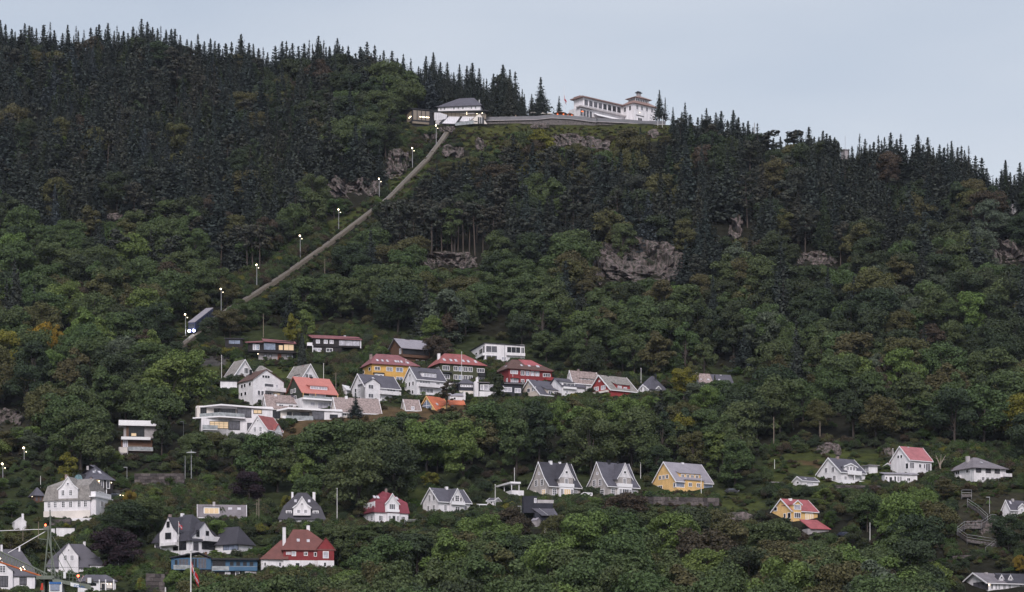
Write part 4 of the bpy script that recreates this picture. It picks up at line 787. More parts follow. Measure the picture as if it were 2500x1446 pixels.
# white balcony houses
h = House('gabled_house', 'white house with blue-grey roof, front wing and two balconies', 891, 982, 32, 82, 36, mark='white blue-grey roofed house', low=6)
h.walls(WHITE, 40, 68); h.gable(SLATE, 40, 68, 'x', 3, 2.5, 1.5, barge=TRIM); h.gdorm('A', 17, 34, -12, 46, 58, 4, WHITE, SLATE, None, 2.5); h.win('A', 12, 38, 11, 10, 'v', 1, n=-4); h.win('A', 12, 16, 11, 10, 'v', 1, n=-4); h.wins('A', 36, 6, 9, [34], 'p', 0); h.win('A', 62, 34, 18, 8, 't', 1); h.wins('A', 14, 6, 8, [34], 'p', 0); h.win('A', 64, 13, 12, 8, 'v', 0); h.balc('A', 33, 82, 22, 31, 8, WHITE); h.balc('A', 33, 82, 0, 10, 8, WHITE); h.win('B', 14, 56, 3, 6, 'p', 0); h.win('B', 25, 34, 5, 9, 'p', 0); h.win('B', 15, 34, 2.6, 6, 'p', 0); h.wins('B', 12, 5, 8, [25, 15], 'p', 0); h.skyl('A', 30, 62, 4, 5, ); h.block('base_wall', CREAM, 'A', 34, 80, -1, 0, -16, 0); h.done(66)
h = House('gabled_house', 'white house with slate roof, dormer and stacked white balconies', 1018, 968, 32, 68, 34, mark='white stacked balcony house', low=6)
h.walls(WHITE, 44, 71); h.gable(SLATE, 44, 71, 'x', 3, 3, 1.5, barge=TRIM); h.sdorm('A', 31, 34, 49, 61, 5, 22, 64, WHITE, SLATE); h.win('A', 33, 55, 27, 8, 'q', 2, n=5); h.wins('A', 35, 24, 8, [19], 'q', 1); h.wins('A', 35, 8, 5, [50], 'v', 1); h.balc('A', 3, 55, 24, 32, 9, WHITE); h.win('A', 22, 16, 30, 9, 'q', 1); h.balc('A', 3, 55, 2, 10, 9, WHITE, posts=3); h.wins('B', 34, 4, 10, [28, 19, 10], 'p', 0); h.win('B', 18, 56, 3.6, 8, 'p', 0); h.wins('B', 13, 4.5, 9, [28, 11], 'p', 0); h.chim(.3, .5, 62, 78, 5, DARK, False)
h.block('side_annexe', WHITE2, 'A', 58, 100, 2, 34, 12, 42); h.block('annexe_roof', DARK, 'A', 57, 101, 0, 35, 42, 44); h.wins('A', 35, 5, 3, [70, 80, 90], 'p', 1, n=2); h.block('base_wall', GREYW, 'A', 0, 60, -.8, 0, -16, -1); h.done(70)
h = House('annexe', 'small black hip-roofed annexe with a strip of white panes', 1121, 962, 10, 36, 4, cat='annexe', low=8); h.LB = 34; h.walls(NAVY, 27); h.hip(SLATE, 27, 36, 12, 12, 'x', 3); h.wins('A', 20, 5, 5, [6, 12, 18, 24, 30], 'p', 2); h.block('base_wall', CREAM, 'A', 0, 36, -.8, 0, -12, 8); h.done(35)
h = House('modern_house', 'black modern bungalow with white chimney wall and white ground floor', 1168, 968, 8, 106, 10, mark='black modern bungalow', low=2)
h.block('wall', NAVY, 'A', 0, 106, 0, 40, 8, 36); h.block('base_wall', WHITE2, 'A', 2, 44, -3, 30, -14, 12); h.roofo = h.m('roof', GREYR, MB().hexa([(-3, -4, 33), (h.LA + 4, -4, 31), (h.LA + 4, 44, 36), (-3, 44, 40), (-3, -4, 35), (h.LA + 4, -4, 33), (h.LA + 4, 44, 38), (-3, 44, 42)])); h.block('chimney_wall', WHITE2, 'A', -10, 0, -3, 16, -12, 36); h.block('chimney', WHITE2, 'A', -6, 0, 0, 6, 36, 46); h.win('A', 9, 22, 8, 12, 'p', 2, frame=TRIM); h.win('A', 24, 22, 22, 13, 'v', 2, frame=TRIM); h.win('A', 54, 20, 14, 11, 'v', 2); h.win('A', 72, 18, 17, 10, 'v', 2); h.win('A', 96, 16, 13, 10, 'v', 2); h.block('eave_band', DARK, 'A', 44, 106, -3, 30, 2, 9); h.win('A', 26, 0, 8, 6, 'p', 2, n=-3); h.done(38)
h = House('gabled_house', 'beige gabled house with slate roof and square white dormer windows', 1319, 972, 36, 62, 54, mark='beige gabled house', low=6)
h.walls(BEIGE, 10, 44); h.gable(SLATE, 10, 44, 'x', 3, 3, 1.5, barge=TRIM); h.sdorm('A', 34, 30, 8, 23, 3, 30, 34, BEIGE, SLATE); h.wins('A', 15, 10, 10, [27, 41], 'v', 1, n=3); h.win('B', 28, 24, 7, 9, 'p', 1); h.wins('B', 25, 4, 9, [18, 13], 'v', 0); h.win('B', 26, 39, 3, 4, 'p', 2); h.balc('B', 4, 26, 6, 13, 6, BEIGE); h.chim(.3, .5, 38, 50, 7, DARK, False); h.done(43)
h = House('gabled_house', 'white house with slate roof and balcony between beige and shingled houses', 1372, 966, 30, 56, 34, low=10); h.walls(WHITE2, 24, 42); h.gable(SLATE, 24, 42, 'x', 3, 3, 1.4); h.sdorm('A', 16, 30, 22, 34, 2, 24, 40, TRIM, SLATE); h.win('A', 18, 28, 26, 7, 't', 1, n=2); h.balc('A', 2, 34, 17, 22, 5); h.win('A', 12, 9, 6, 8, 'p', 2); h.chim(.06, .5, 34, 46, 7, DARK, False); h.done(40)
h = House('cottage', 'white cottage with pale lichened roof and long white dormer', 1399, 956, 28, 64, 14, mark='pale lichened roof cottage', low=14); h.walls(WHITE, 25, 50); h.gable(SHING, 25, 50, 'x', 3, 2, 1.5, barge=TRIM); h.sdorm('A', 40, 44, 24, 35, 3, 20, 42, WHITE, SHING); h.wins('A', 30, 6, 9, [26, 36, 47], 'v', 1, n=3); h.win('A', 30, 10, 6, 12, 'v', 0); h.chim(.32, .5, 44, 58, 5); h.chim(.78, .5, 42, 54, 6); h.done(50)
h = House('red_house', 'barn-red house with grey-brown roof, dormer and awning', 1491, 970, 34, 66, 52, mark='barn-red house', low=4)
h.walls(RED2, 20, 53); h.gable(SHING2, 20, 53, 'x', 3, 3, 1.5, barge=TRIM); h.sdorm('A', 34, 34, 16, 34, 4, 26, 42, RED2, SHING2); h.win('A', 25, 22, 9, 15, 't', 2, n=4); h.win('A', 39, 24, 7, 8, 'v', 2, n=4); h.wins('B', 27, 9, 9, [33, 17], 'v', 2); h.win('B', 26, 45, 3, 4, 'p', 2); h.block('awning', CREAM, 'B', 4, 40, -8, 0, 13, 18); h.win('B', 46, 6, 6, 9, 'v', 2); h.chim(.3, .5, 46, 60, 7, DARK, False); h.chim(.66, .5, 44, 58, 5, DARK, False); h.done(52)
h = House('gabled_house', 'small white house with slate hipped roof below a flagpole', 1588, 962, 40, 42, 33, mark='small slate roofed house', low=10); h.walls(WHITE, 14); h.hip(SLATE, 14, 44, 20, 24, 'y', 3, (6, 20)); h.gdorm('B', 14, 26, -6, 10, 24, 3, WHITE, SLATE, 30, 2, 0, TRIM); h.wins('B', 15, 3.4, 9, [18, 10], 'v', 0, n=-3); h.gdorm('A', 18, 12, 4, 14, 20, 2, WHITE, SLATE, 20, 1.5, 0, TRIM); h.chim(.5, .2, 40, 50, 4, DARK); h.done(43)
h = House('twin_roofed_house', 'half pale half slate roofed house rising above the trees', 1708, 944, 14, 84, 3, mark='twin roofed house', low=14); h.LB = 50; h.walls(WHITE2, 10, 30); h.gable(SLATE, 10, 30, 'x', 3, 2, 1.4); h.m('roof', SHING, h.strip(MB(), [(-3.6, 8), (h.LB * .5, h.r + .8)], 1.5, -3, h.LA * .4, 'x')); h.skyl('A', 6, 17, 4, 5); h.skyl('A', 24, 17, 5, 5); h.skyl('A', 52, 17, 5, 5); h.chim(.02, .5, 24, 38, 4, TRIM, False); h.chim(.72, .5, 24, 34, 5, TRIM, False); h.done(29)
# black timber bungalows
h = House('timber_house', 'black timber house with rust-brown roof and grey lower floor', 648, 878, 10, 68, 40, mark='rust-brown roofed timber house', low=2)
h.block('upper_wall', BLACKW, 'A', 0, 68, 0, 34, 20, 46); h.block('upper_wall', BLACKW, 'A', -40, 0, 8, 34, 20, 42); h.block('lower_wall', GREYW, 'A', -16, 66, 4, 34, -8, 19); h.block('floor_band', BLACKW, 'A', -20, 80, -6, 30, 16.5, 20.5)
h.roofo = h.m('roof', MAROR, MB().hexa([(-6, -5, 43), (h.LA + 6, -5, 39), (h.LA + 6, 36, 50), (-6, 36, 55), (-6, -5, 45), (h.LA + 6, -5, 41), (h.LA + 6, 36, 52), (-6, 36, 57)])); h.m('roof', MAROR, MB().hexa([(-48, 2, 40), (-2, 2, 42), (-2, 36, 50), (-48, 36, 46), (-48, 2, 42), (-2, 2, 44), (-2, 36, 52), (-48, 36, 48)]))
h.win('A', 10, 32, 26, 16, 'p', 4, frame=DARK); h.win('A', 37, 30, 10, 12, 'p', 3, frame=DARK); h.win('A', 56, 31, 22, 14, 'v', 3, frame=DARK); h.win('A', -18, 31, 7, 12, 'v', 4, n=8); h.win('A', -26, 31, 6, 13, 'p', 2, n=8); h.wins('A', 10, 6, 6, [0, 12, 54, 64], 'p', 2, n=4, frame=DARK); h.door('A', 34, 0, 9, 15, mat('brick_door', (0.25, 0.08, 0.05)), 4); h.lamp('A', -18, 13, .8); h.chim(.5, .6, 46, 56, 6, TRIM); h.block('foundation', MASON, 'A', -22, 70, 2, 8, -12, -6); h.done(50); protect(604, 826, 648, 858, h.Y)
h = House('timber_house', 'long black timber house with rust-brown roof and wide pale windows', 764, 862, 8, 116, 14, mark='long black timber house', low=4)
h.block('upper_wall', BLACKW, 'A', 0, 116, 0, 34, 16, 38); h.block('lower_wall', BLACKW, 'A', 0, 70, 2, 34, -10, 16); h.roofo = h.m('roof', MAROR, MB().hexa([(-4, -4, 36), (h.LA + 3, -4, 33), (h.LA - 4, 32, 45), (-12, 32, 48), (-4, -4, 38), (h.LA + 3, -4, 35), (h.LA - 4, 32, 47), (-12, 32, 50)])); h.win('A', 88, 26, 46, 13, 't', 2, frame=BLACKW); h.wins('A', 28, 8, 8, [12, 31, 45], 'v', 2); h.wins('A', 8, 8, 8, [6, 16], 'p', 2, n=2); h.win('A', 40, 8, 14, 8, 'v', 1, n=2); h.block('corner_post', TRIM, 'A', -1.5, .5, -2, 1, -8, 18); h.block('corner_post', TRIM, 'A', 114.5, 116.6, -1, 1, 14, 36); h.block('porch_railing', TRIM, 'A', -14, -1, 4, 5, 18, 26); h.chim(.7, .6, 42, 54, 6, TRIM); h.done(44)
h = House('cabin', 'small black cabin with one wide blue window', 550, 850, 8, 42, 5, cat='cabin', low=4); h.LB = 26; h.walls(BLACKW, 24); h.shed(SLATE2, 23, 27, 'x', 3); h.win('A', 22, 15, 25, 9, 'v', 4, frame=DARK); h.done(26)
# modern house among trees
h = House('modern_house', 'white slab-roofed modern house half hidden by tall trees', 300, 1108, 10, 92, 12, mark='slab-roofed modern house', low=4)
h.block('wall', GREYW, 'A', 2, 80, 8, 40, 40, 70); h.block('lower_wall', BROWNW, 'A', -4, 70, 10, 40, 4, 36); h.roofo = h.m('roof', TRIM, MB().box(-10, h.LA + 4, -2, 44, 69, 82)); h.block('floor_slab', TRIM, 'A', -4, 66, 0, 40, 35, 42); h.block('base_wall', GREYW, 'A', -10, 12, -4, 30, -8, 16); h.block('wall', BROWNW, 'A', 8, 14, 6, 9, 42, 69); h.win('A', 32, 56, 34, 24, 't', 0, n=8, frame=DARK); h.win('A', 26, 48, 12, 8, 'p', 3, n=7.4, frame=DARK); h.win('A', 6, 26, 10, 16, 'v', 2, n=10); h.balc('A', 12, 72, 8, 18, 6, CONC, 8, glass=True); h.block('rail', TIMBER, 'A', 12, 46, 1, 2.2, 19, 20.4); h.block('sign_panel', CREAM, 'A', -8, 10, -4.8, -4, 2, 15); h.done(82)
# ---------------------------------------------------------------- the summit: station, terrace, restaurant
LITG = mat('lit_glazing', (0.16, 0.14, 0.13), 0.15, emit=((1.0, 0.76, 0.5), 0.045))
PANELG = mat('frosted_roof_glass', (0.62, 0.60, 0.64), 0.25, 0.06, 0.4, lines=(0, 1.1, 0.25))
h = House('station_building', 'white funicular station house with broad grey hipped roof', 1173, 292, 81, 27, 104, Y=1187, cat='station', mark='summit station', low=10); h.LA = 90
h.walls(WHITE, 37); h.LA = 90; h.hip(SLATE, 36, 53, 24, 44, 'y', 4); h.wins('B', 30, 4, 6, [97, 88, 65, 54, 43, 22, 12], 'v', 0); h.wins('A', 30, 3, 6, [6, 14], 'p', 0); h.chim(.5, .1, 46, 60, 3, STEEL, False); h.done(53)
h = House('station_canopy', 'dark flat station canopy over lit glazing and slanting glass roofs', 1060, 306, 6, 134, 3, Y=1180, cat='station hall', mark='slanting station roofs', low=4)
h.block('wall', LITG, 'A', 0, 128, 12, 16, 22, 34); h.roofo = h.m('roof', DARK, MB().hexa([(-3, 4, 33), (h.LA, 2, 39), (h.LA - 6, 24, 40), (-3, 24, 34), (-3, 4, 35), (h.LA, 2, 41.5), (h.LA - 6, 24, 42), (-3, 24, 36)]))
for i in range(13): h.block('mullion', DARK, 'A', 4 + i * 9.6, 4.8 + i * 9.6, 11, 12, 22, 35)
h.m('screen_wall', PANELG, MB().hexa([(0, 0, 12), (26, 0, 14), (30, 3, 14), (0, 3, 12), (0, 0, 31), (14, 0, 31), (32, 3, 27), (0, 3, 31)]))
h.m('ramp_wall', CONC, MB().hexa([(3, -2, 1), (14, -2, 1), (32, 8, 24), (24, 8, 24), (3, -2, 10), (14, -2, 4), (32, 8, 28), (24, 8, 27)]))
def slope_glass(u0, u1, v0, v1, z0, z1, n0, n1): return MB().hexa([(u0, n0, z0), (u1, n0, z0), (v1, n1, z1), (v0, n1, z1), (u0, n0, z0 + 1), (u1, n0, z0 + 1), (v1, n1, z1 + 1), (v0, n1, z1 + 1)])
h.m('glass_roof', PANELG, slope_glass(18, 52, 36, 66, 2, 24, -10, 10)); h.m('glass_roof', PANELG, slope_glass(58, 84, 70, 100, 10, 25, -4, 10))
h.m('roof_beam', DARK, slope_glass(11, 18, 30, 36, 1, 25, -11, 9)); h.m('roof_beam', DARK, slope_glass(52, 58, 65, 70, 3, 25, -11, 9)); h.m('eave_beam', DARK, MB().box(11, 56, -12, -10, -.5, 1.8))
h.m('gable_wall', CREAM, MB().hexa([(84, -2, 6), (130, -2, 6), (130, 4, 6), (84, 4, 6), (104, -2, 26), (112, -2, 30), (112, 4, 30), (104, 4, 26)])); h.m('doorway', DARK, MB().box(107, 122, -2.8, -2, 6, 22)); [h.m('doorway_post', TRIM, MB().box(x, x + 1, -3.4, -2.8, 6, 22)) for x in (111, 116)]
h.m('railing', BALG, MB().hexa([(50, -13, -3), (96, -8, 4), (96, -7.4, 4), (50, -12.4, -3), (50, -13, 4), (96, -8, 13), (96, -7.4, 13), (50, -12.4, 4)]))
h.m('station_lamp', LAMP, MB().ball((80, 1.6, 30), .7, 6, 4)); h.m('station_lamp', LAMP, MB().ball((105, .6, 31), .8, 6, 4)); h.m('station_lamp', LAMP, MB().ball((118, .4, 33), .9, 6, 4)); h.m('station_lamp', LAMP, MB().ball((80, 1.6, 34), .6, 6, 4))
h.m('lettering', DARK, MB().box(86, 87, -2.9, -2.2, 10, 18).box(88, 92, -2.9, -2.2, 9, 10).box(93, 97, -2.9, -2.2, 11, 12.4).box(98, 106, -2.9, -2.2, 10, 12)); h.block('pier', MASON, 'A', 14, 30, -4, 4, -26, 0); h.m('pier_strut', STEEL, MB().tube((6, -8, -8), (16, -6, -24), 1.0)); h.done(40)
h = House('glass_pavilion', 'black glass pavilion with lit shop interior beside the station', 1006, 298, 18, 54, 16, Y=1181, cat='pavilion', mark='black glass pavilion', low=2)
h.walls(DARK, 31); h.flat(DARK, 31, 2.2, 2.5); h.block('glazing', LITG, 'A', 1, 42, -.5, 0, 6, 29); h.block('glazing', LITG, 'B', 2, 14, -.5, 0, 6, 29)
for i in range(5): h.block('mullion', DARK, 'A', 1 + i * 10.2, 2.6 + i * 10.2, -1.4, -.5, 6, 29)
h.block('strip_light', LAMP, 'A', 18, 41, -1.0, -.6, 13.5, 14.4); h.block('strip_light', LAMP, 'B', 2, 8, -1.0, -.6, 15, 16); h.block('plinth', TIMBER, 'A', 0, 40, -4, 0, -4, 1); h.done(33)
# viewing terrace
TP = [(1150, 303, 1188), (1210, 302, 1187), (1310, 300, 1186), (1345, 296, 1185), (1390, 298, 1184), (1455, 306, 1184), (1460, 305, 1185), (1530, 308, 1186), (1575, 312, 1187), (1625, 312, 1190)]
troot = empty('viewing_terrace', P(1150, 303, 1188)); tag(troot, 'long viewing terrace with grey glass parapet along the summit edge', 'terrace')
def wall_run(root, name, mt, pts, z0, z1, thick):
    """An upright strip following points, z0 to z1 pixels above them."""
    o = root.location; m = MB()
    for (a, b) in zip(pts[:-1], pts[1:]):
        pa, pb = P(*a) - o, P(*b) - o; k0, k1 = a[2] / F, b[2] / F; t = Vector((0, thick, 0))
        m.hexa([pa + Vector((0, 0, z0 * k0)), pb + Vector((0, 0, z0 * k1)), pb + t + Vector((0, 0, z0 * k1)), pa + t + Vector((0, 0, z0 * k0)), pa + Vector((0, 0, z1 * k0)), pb + Vector((0, 0, z1 * k1)), pb + t + Vector((0, 0, z1 * k1)), pa + t + Vector((0, 0, z1 * k0))])
        ob = link(name, pymesh(name, m.v, m.f), root, mt); m = MB()
PARG = mat('terrace_parapet_glass', (0.17, 0.168, 0.185), 0.4, 0.1, 0.3)
wall_run(troot, 'parapet_panel', PARG, TP, 8.6, 16.5, .25); wall_run(troot, 'retaining_wall', MASON, [(a, b, c + .35) for a, b, c in TP], -12, 7, 2.0)
wall_run(troot, 'edge_beam', GREYW, [(a, b, c - .3) for a, b, c in TP], 7, 8.6, 3.0); protect(1150, 285, 1640, 306, 1186)
dk = MB(); o = troot.location
for a, b in zip(TP[:-1], TP[1:]):
    pa, pb = P(*a) - o, P(*b) - o; k = a[2] / F; z = Vector((0, 0, 8.4 * k)); back = Vector((0, 22, 0)); dk.hexa([pa + z * .7 + Vector((0, 2.5, 0)), pb + z * .7 + Vector((0, 2.5, 0)), pb + z * .7 + back, pa + z * .7 + back, pa + z + Vector((0, 2.5, 0)), pb + z + Vector((0, 2.5, 0)), pb + z + back, pa + z + back])
dk.build('deck', CONC, troot)
# restaurant
h = House('restaurant', 'white hilltop restaurant with long glazed wing and square tower block', 1547, 304, 40, 55, 26, Y=1213, cat='restaurant', mark='hilltop restaurant', low=6)
h.dn = 45; RRF = roofm('brown_shallow_roof', (0.30, 0.20, 0.18), 0.4)
h.walls(WHITE2, 55); h.hip(RRF, 55, 64, 26, 30, 'x', 5); ro = h.roofo
h.wins('A', 44, 5, 10, [9, 21, 34, 47], 'v', 1); h.wins('A', 8, 5, 11, [34, 47], 'v', 1); h.win('A', 16, 14, 10, 10, 't', 0); h.block('sign_board', DARK, 'A', 6, 26, -1, 0, 24, 25.2)
h.wins('B', 42, 5, 11, [8, 20], 'v', 0); h.lamp('A', 15, 32, .5)
LT = MB().box(h.LA * .16, h.LA * .8, h.LB * .16, h.LB * .8, 58, 70); lo = h.m('lantern', WHITE2, LT, ro)
v = [(h.LA * .16 - 5, h.LB * .16 - 5, 69), (h.LA * .8 + 5, h.LB * .16 - 5, 69), (h.LA * .8 + 5, h.LB * .8 + 5, 69), (h.LA * .16 - 5, h.LB * .8 + 5, 69)]; v2 = [(a, b, 70.4) for a, b, c in v]; m = MB(); m.add(v + v2 + [(h.LA * .48, h.LB * .48, 80)], [(3, 2, 1, 0), (0, 1, 5, 4), (1, 2, 6, 5), (2, 3, 7, 6), (3, 0, 4, 7), (4, 5, 8), (5, 6, 8), (6, 7, 8), (7, 4, 8)]); h.m('lantern_roof', RRF, m, ro)
for i in range(7):
    x = h.LA * .2 + i * h.LA * .08; h.m('lantern_window', PANE[0], MB().box(x, x + h.LA * .035, h.LB * .16 - .5, h.LB * .16 + .2, 62, 67), ro); y = h.LB * .2 + i * h.LB * .08; h.m('lantern_window', PANE[0], MB().box(h.LA * .16 - .5, h.LA * .16 + .2, y, y + h.LB * .035, 62, 67), ro)
h.m('cupola', GREYW, MB().box(h.LA * .42, h.LA * .56, h.LB * .42, h.LB * .56, 76, 86), ro); h.m('cupola_cap', DARK, MB().box(h.LA * .38, h.LA * .6, h.LB * .36, h.LB * .62, 86, 87.5).box(h.LA * .42, h.LA * .56, h.LB * .42, h.LB * .56, 87.5, 90), ro)
# long wing, running towards the viewer
q = lambda a, b, z: (a, b, z)
WL = 150 / h.c * .0 + 0
def wpt(u, n, z):  # along the wing: u pixels left of the tower corner in the view, n depth behind its face
    ang = math.radians(-40); b = Vector((-math.sin(math.radians(40)), math.cos(math.radians(40)), 0)) * h.LB
    d = Vector((-math.cos(ang), math.sin(ang), 0)); nn = Vector((-d.y, d.x, 0)) * -1
    w = b + d * u * 1.24 + nn * n; c, s_ = math.cos(math.radians(-40)), math.sin(math.radians(-40))
    return (w.x * c - w.y * s_, w.x * s_ + w.y * c, z)
def wbox(mb, u0, u1, n0, n1, z0, z1): return mb.hexa([wpt(u0, n0, z0), wpt(u1, n0, z0), wpt(u1, n1, z0), wpt(u0, n1, z0), wpt(u0, n0, z1), wpt(u1, n0, z1), wpt(u1, n1, z1), wpt(u0, n1, z1)])
nb = wpt(0, 1, 0); flip = 1 if nb[1] * h.c + nb[0] * h.s > wpt(0, 0, 0)[1] * h.c + wpt(0, 0, 0)[0] * h.s else -1
WB = lambda mb, u0, u1, n0, n1, z0, z1: wbox(mb, u0, u1, n0 * flip, n1 * flip, z0, z1)
h.m('wing_wall', WHITE2, WB(MB(), -6, 104, 0, 34, 16, 52)); h.m('wing_wall', WHITE2, WB(MB(), -6, 118, -8, 34, -40, 24)); h.m('wing_roof', RRF, WB(MB(), -8, 110, -6, 40, 52, 54.5)); h.m('wing_roof', RRF, WB(MB(), 30, 108, 6, 30, 54.5, 57.5)); h.m('veranda_roof', CONC, WB(MB(), -8, 122, -14, 2, 24, 27)); h.m('awning', TRIM, MB().hexa([wpt(0, -10 * flip, 16), wpt(84, -10 * flip, 16), wpt(84, -24 * flip, 8), wpt(0, -24 * flip, 8), wpt(0, -10 * flip, 17), wpt(84, -10 * flip, 17), wpt(84, -24 * flip, 9), wpt(0, -24 * flip, 9)]))
for i in range(8):
    u = 6 + i * 12.4; fo = h.m('window', TRIM, WB(MB(), u - .6, u + 9.2, -.9, .2, 33.4, 48.6)); 
    for j in range(3): h.m('pane', PANE[1] if i > 3 else PANE[0], WB(MB(), u + j * 3, u + j * 3 + 2.5, -1.4, -.8, 34.4, 47.6), fo)
for i in range(4):
    u = 88 + i * 8; fo = h.m('window', TRIM, WB(MB(), u - .5, u + 6.6, -8.9, -7.8, 3.4, 19.6)); [h.m('pane', PANE[1], WB(MB(), u + j * 3.1, u + j * 3.1 + 2.7, -9.4, -8.8, 4, 19), fo) for j in range(2)]
h.m('plinth_wall', MASON, WB(MB(), -10, 100, -28, -22, -16, 0)); h.m('heater', HEAT, WB(MB(), 122, 126, -26, -24, 8, 10)); h.done(66); protect(1390, 238, 1545, 300, 1190)
# parasols and huts on the terrace
def parasol(px, py_, w, label, lit):
    b = P(px, py_, 1192); k = 1192 / F; r = empty('parasol', b); tag(r, label, 'parasol', 'parasols on the summit terrace'); m = MB(); n = 8
    ring = [(math.cos(2 * math.pi * i / n) * w * k / 2, math.sin(2 * math.pi * i / n) * w * k / 2, 9 * k) for i in range(n)]; m.add(ring + [(0, 0, 15 * k), (0, 0, 8.4 * k)], [(i, (i + 1) % n, n) for i in range(n)] + [((i + 1) % n, i, n + 1) for i in range(n)]); m.build('canopy', CREAM if not lit else BROWNW, r)
    MB().tube((0, 0, -4 * k), (0, 0, 14 * k), .06).build('pole', STEEL, r)
    if lit: [MB().ball((x * k, -1.2, 6 * k), .42, 6, 4).build('heat_lamp', HEAT, r) for x in (-w * .2, w * .22)]
for px, py_, w, lb, lit in ((1302, 287, 24, 'pale parasol on the terrace before the tall lone spruce', 0), (1325, 289, 22, 'second pale parasol beside the lone spruce', 0), (1342, 289, 20, 'small pale parasol among terrace guests', 0), (1368, 287, 34, 'dark parasol with red heat lamps beside the flagpole', 1), (1391, 290, 22, 'dark parasol with red heat lamps before the restaurant wing', 1)): parasol(px, py_, w, lb, lit)

# ---------------------------------------------------------------- people on the terrace
def body_mesh(pose):
    me = bpy.data.meshes.new('person'); st = .18 if pose == 0 else .30
    V = [(0, 0, .95), (0, 0, 1.2), (0, 0, 1.42), (0, .01, 1.52), (0, 0, 1.66), (.10, 0, .9), (.12, -st * .4, .5), (.13, -.05 + st * .3, .08), (.13, -.17 + st * .3, .03), (-.10, 0, .9), (-.12, st * .3, .5), (-.13, .03 - st * .4, .08), (-.13, -.10 - st * .4, .03), (.19, 0, 1.40), (.25, .02, 1.13), (.22, -.12 - st * .4, .92), (-.19, 0, 1.40), (-.25, .02, 1.13), (-.20, -.16, .95)]
    E = [(0, 1), (1, 2), (2, 3), (3, 4), (0, 5), (5, 6), (6, 7), (7, 8), (0, 9), (9, 10), (10, 11), (11, 12), (2, 13), (13, 14), (14, 15), (2, 16), (16, 17), (17, 18)]
    rad = [.15, .15, .15, .06, .105, .10, .075, .055, .045, .10, .075, .055, .045, .075, .055, .045, .075, .055, .045]
    me.from_pydata(V, E, []); o = bpy.data.objects.new('person_skeleton', me); C.objects.link(o)
    md = o.modifiers.new('skin', 'SKIN'); sv = me.skin_vertices[0].data
    for i, r in enumerate(rad): sv[i].radius = (r, r * .8 if i < 3 else r); sv[i].use_root = (i == 0)
    o.modifiers.new('sub', 'SUBSURF').levels = 1; o.modifiers['sub'].render_levels = 1
    dg = bpy.context.evaluated_depsgraph_get(); me2 = bpy.data.meshes.new_from_object(o.evaluated_get(dg)); bpy.data.objects.remove(o); me2.name = 'person_body'; return me2
SKIN = mat('skin', (0.45, 0.27, 0.20), 0.6, 0.05, 3); HAIR = mat('brown_hair', (0.05, 0.03, 0.02), 0.7, 0.1, 4)
CLOTH = {n_: mat('cloth_' + n_, c_, 0.9, 0.1, 4) for n_, c_ in {'white': (.7, .68, .68), 'navy': (.02, .025, .05), 'red': (.4, .03, .03), 'grey': (.2, .2, .21), 'black': (.015, .015, .017), 'green': (.06, .10, .05), 'beige': (.4, .32, .24)}.items()}
BOD = [body_mesh(0), body_mesh(1)]
def person(px, py_, Y, top, legs, label, rz, pose=0, group='guests on the summit terrace', sc=1.0):
    r = empty('person', P(px, py_, Y), rz); r.scale = (sc,) * 3; tag(r, label, 'person', group)
    me = BOD[pose].copy(); me.materials.clear(); [me.materials.append(x) for x in (CLOTH[top], CLOTH[legs], SKIN)]
    for p_ in me.polygons:
        c = p_.center; p_.material_index = 2 if (c.z > 1.47 or (abs(c.x) > .15 and c.z < 1.0 and c.z > .8)) else (1 if c.z < .95 else 0)
    link('body', me, r)
    MB().ball((0, .015, 1.70), .115, 8, 6).build('hair', HAIR, r); return r
for i, (px, py_, top, legs, lb) in enumerate([(1222, 290, 'white', 'navy', 'person in white top at the station end of the terrace'), (1236, 289, 'grey', 'black', 'person in grey jacket leaning by the terrace parapet'), (1247, 289, 'white', 'black', 'person in white top and black trousers on the terrace'), (1254, 289, 'navy', 'navy', 'person all in navy on the terrace'), (1259, 286, 'beige', 'grey', 'person in beige coat standing taller among the guests'), (1262, 289, 'white', 'grey', 'person in white top beside the beige coat'), (1270, 289, 'red', 'black', 'person in red jacket on the terrace'), (1274, 289, 'white', 'white', 'person all in white on the terrace'), (1284, 290, 'white', 'navy', 'person in white top and navy trousers near the parasols'), (1311, 290, 'black', 'black', 'person in black between the pale parasols'), (1331, 290, 'white', 'beige', 'person in white and beige beside the small parasol'), (1352, 290, 'green', 'black', 'person in green jacket by the dark parasol')]):
    person(px, py_ + 3, 1190, top, legs, lb, random.uniform(0, 6.28), i % 2)

protect(1190, 262, 1310, 297, 1188)
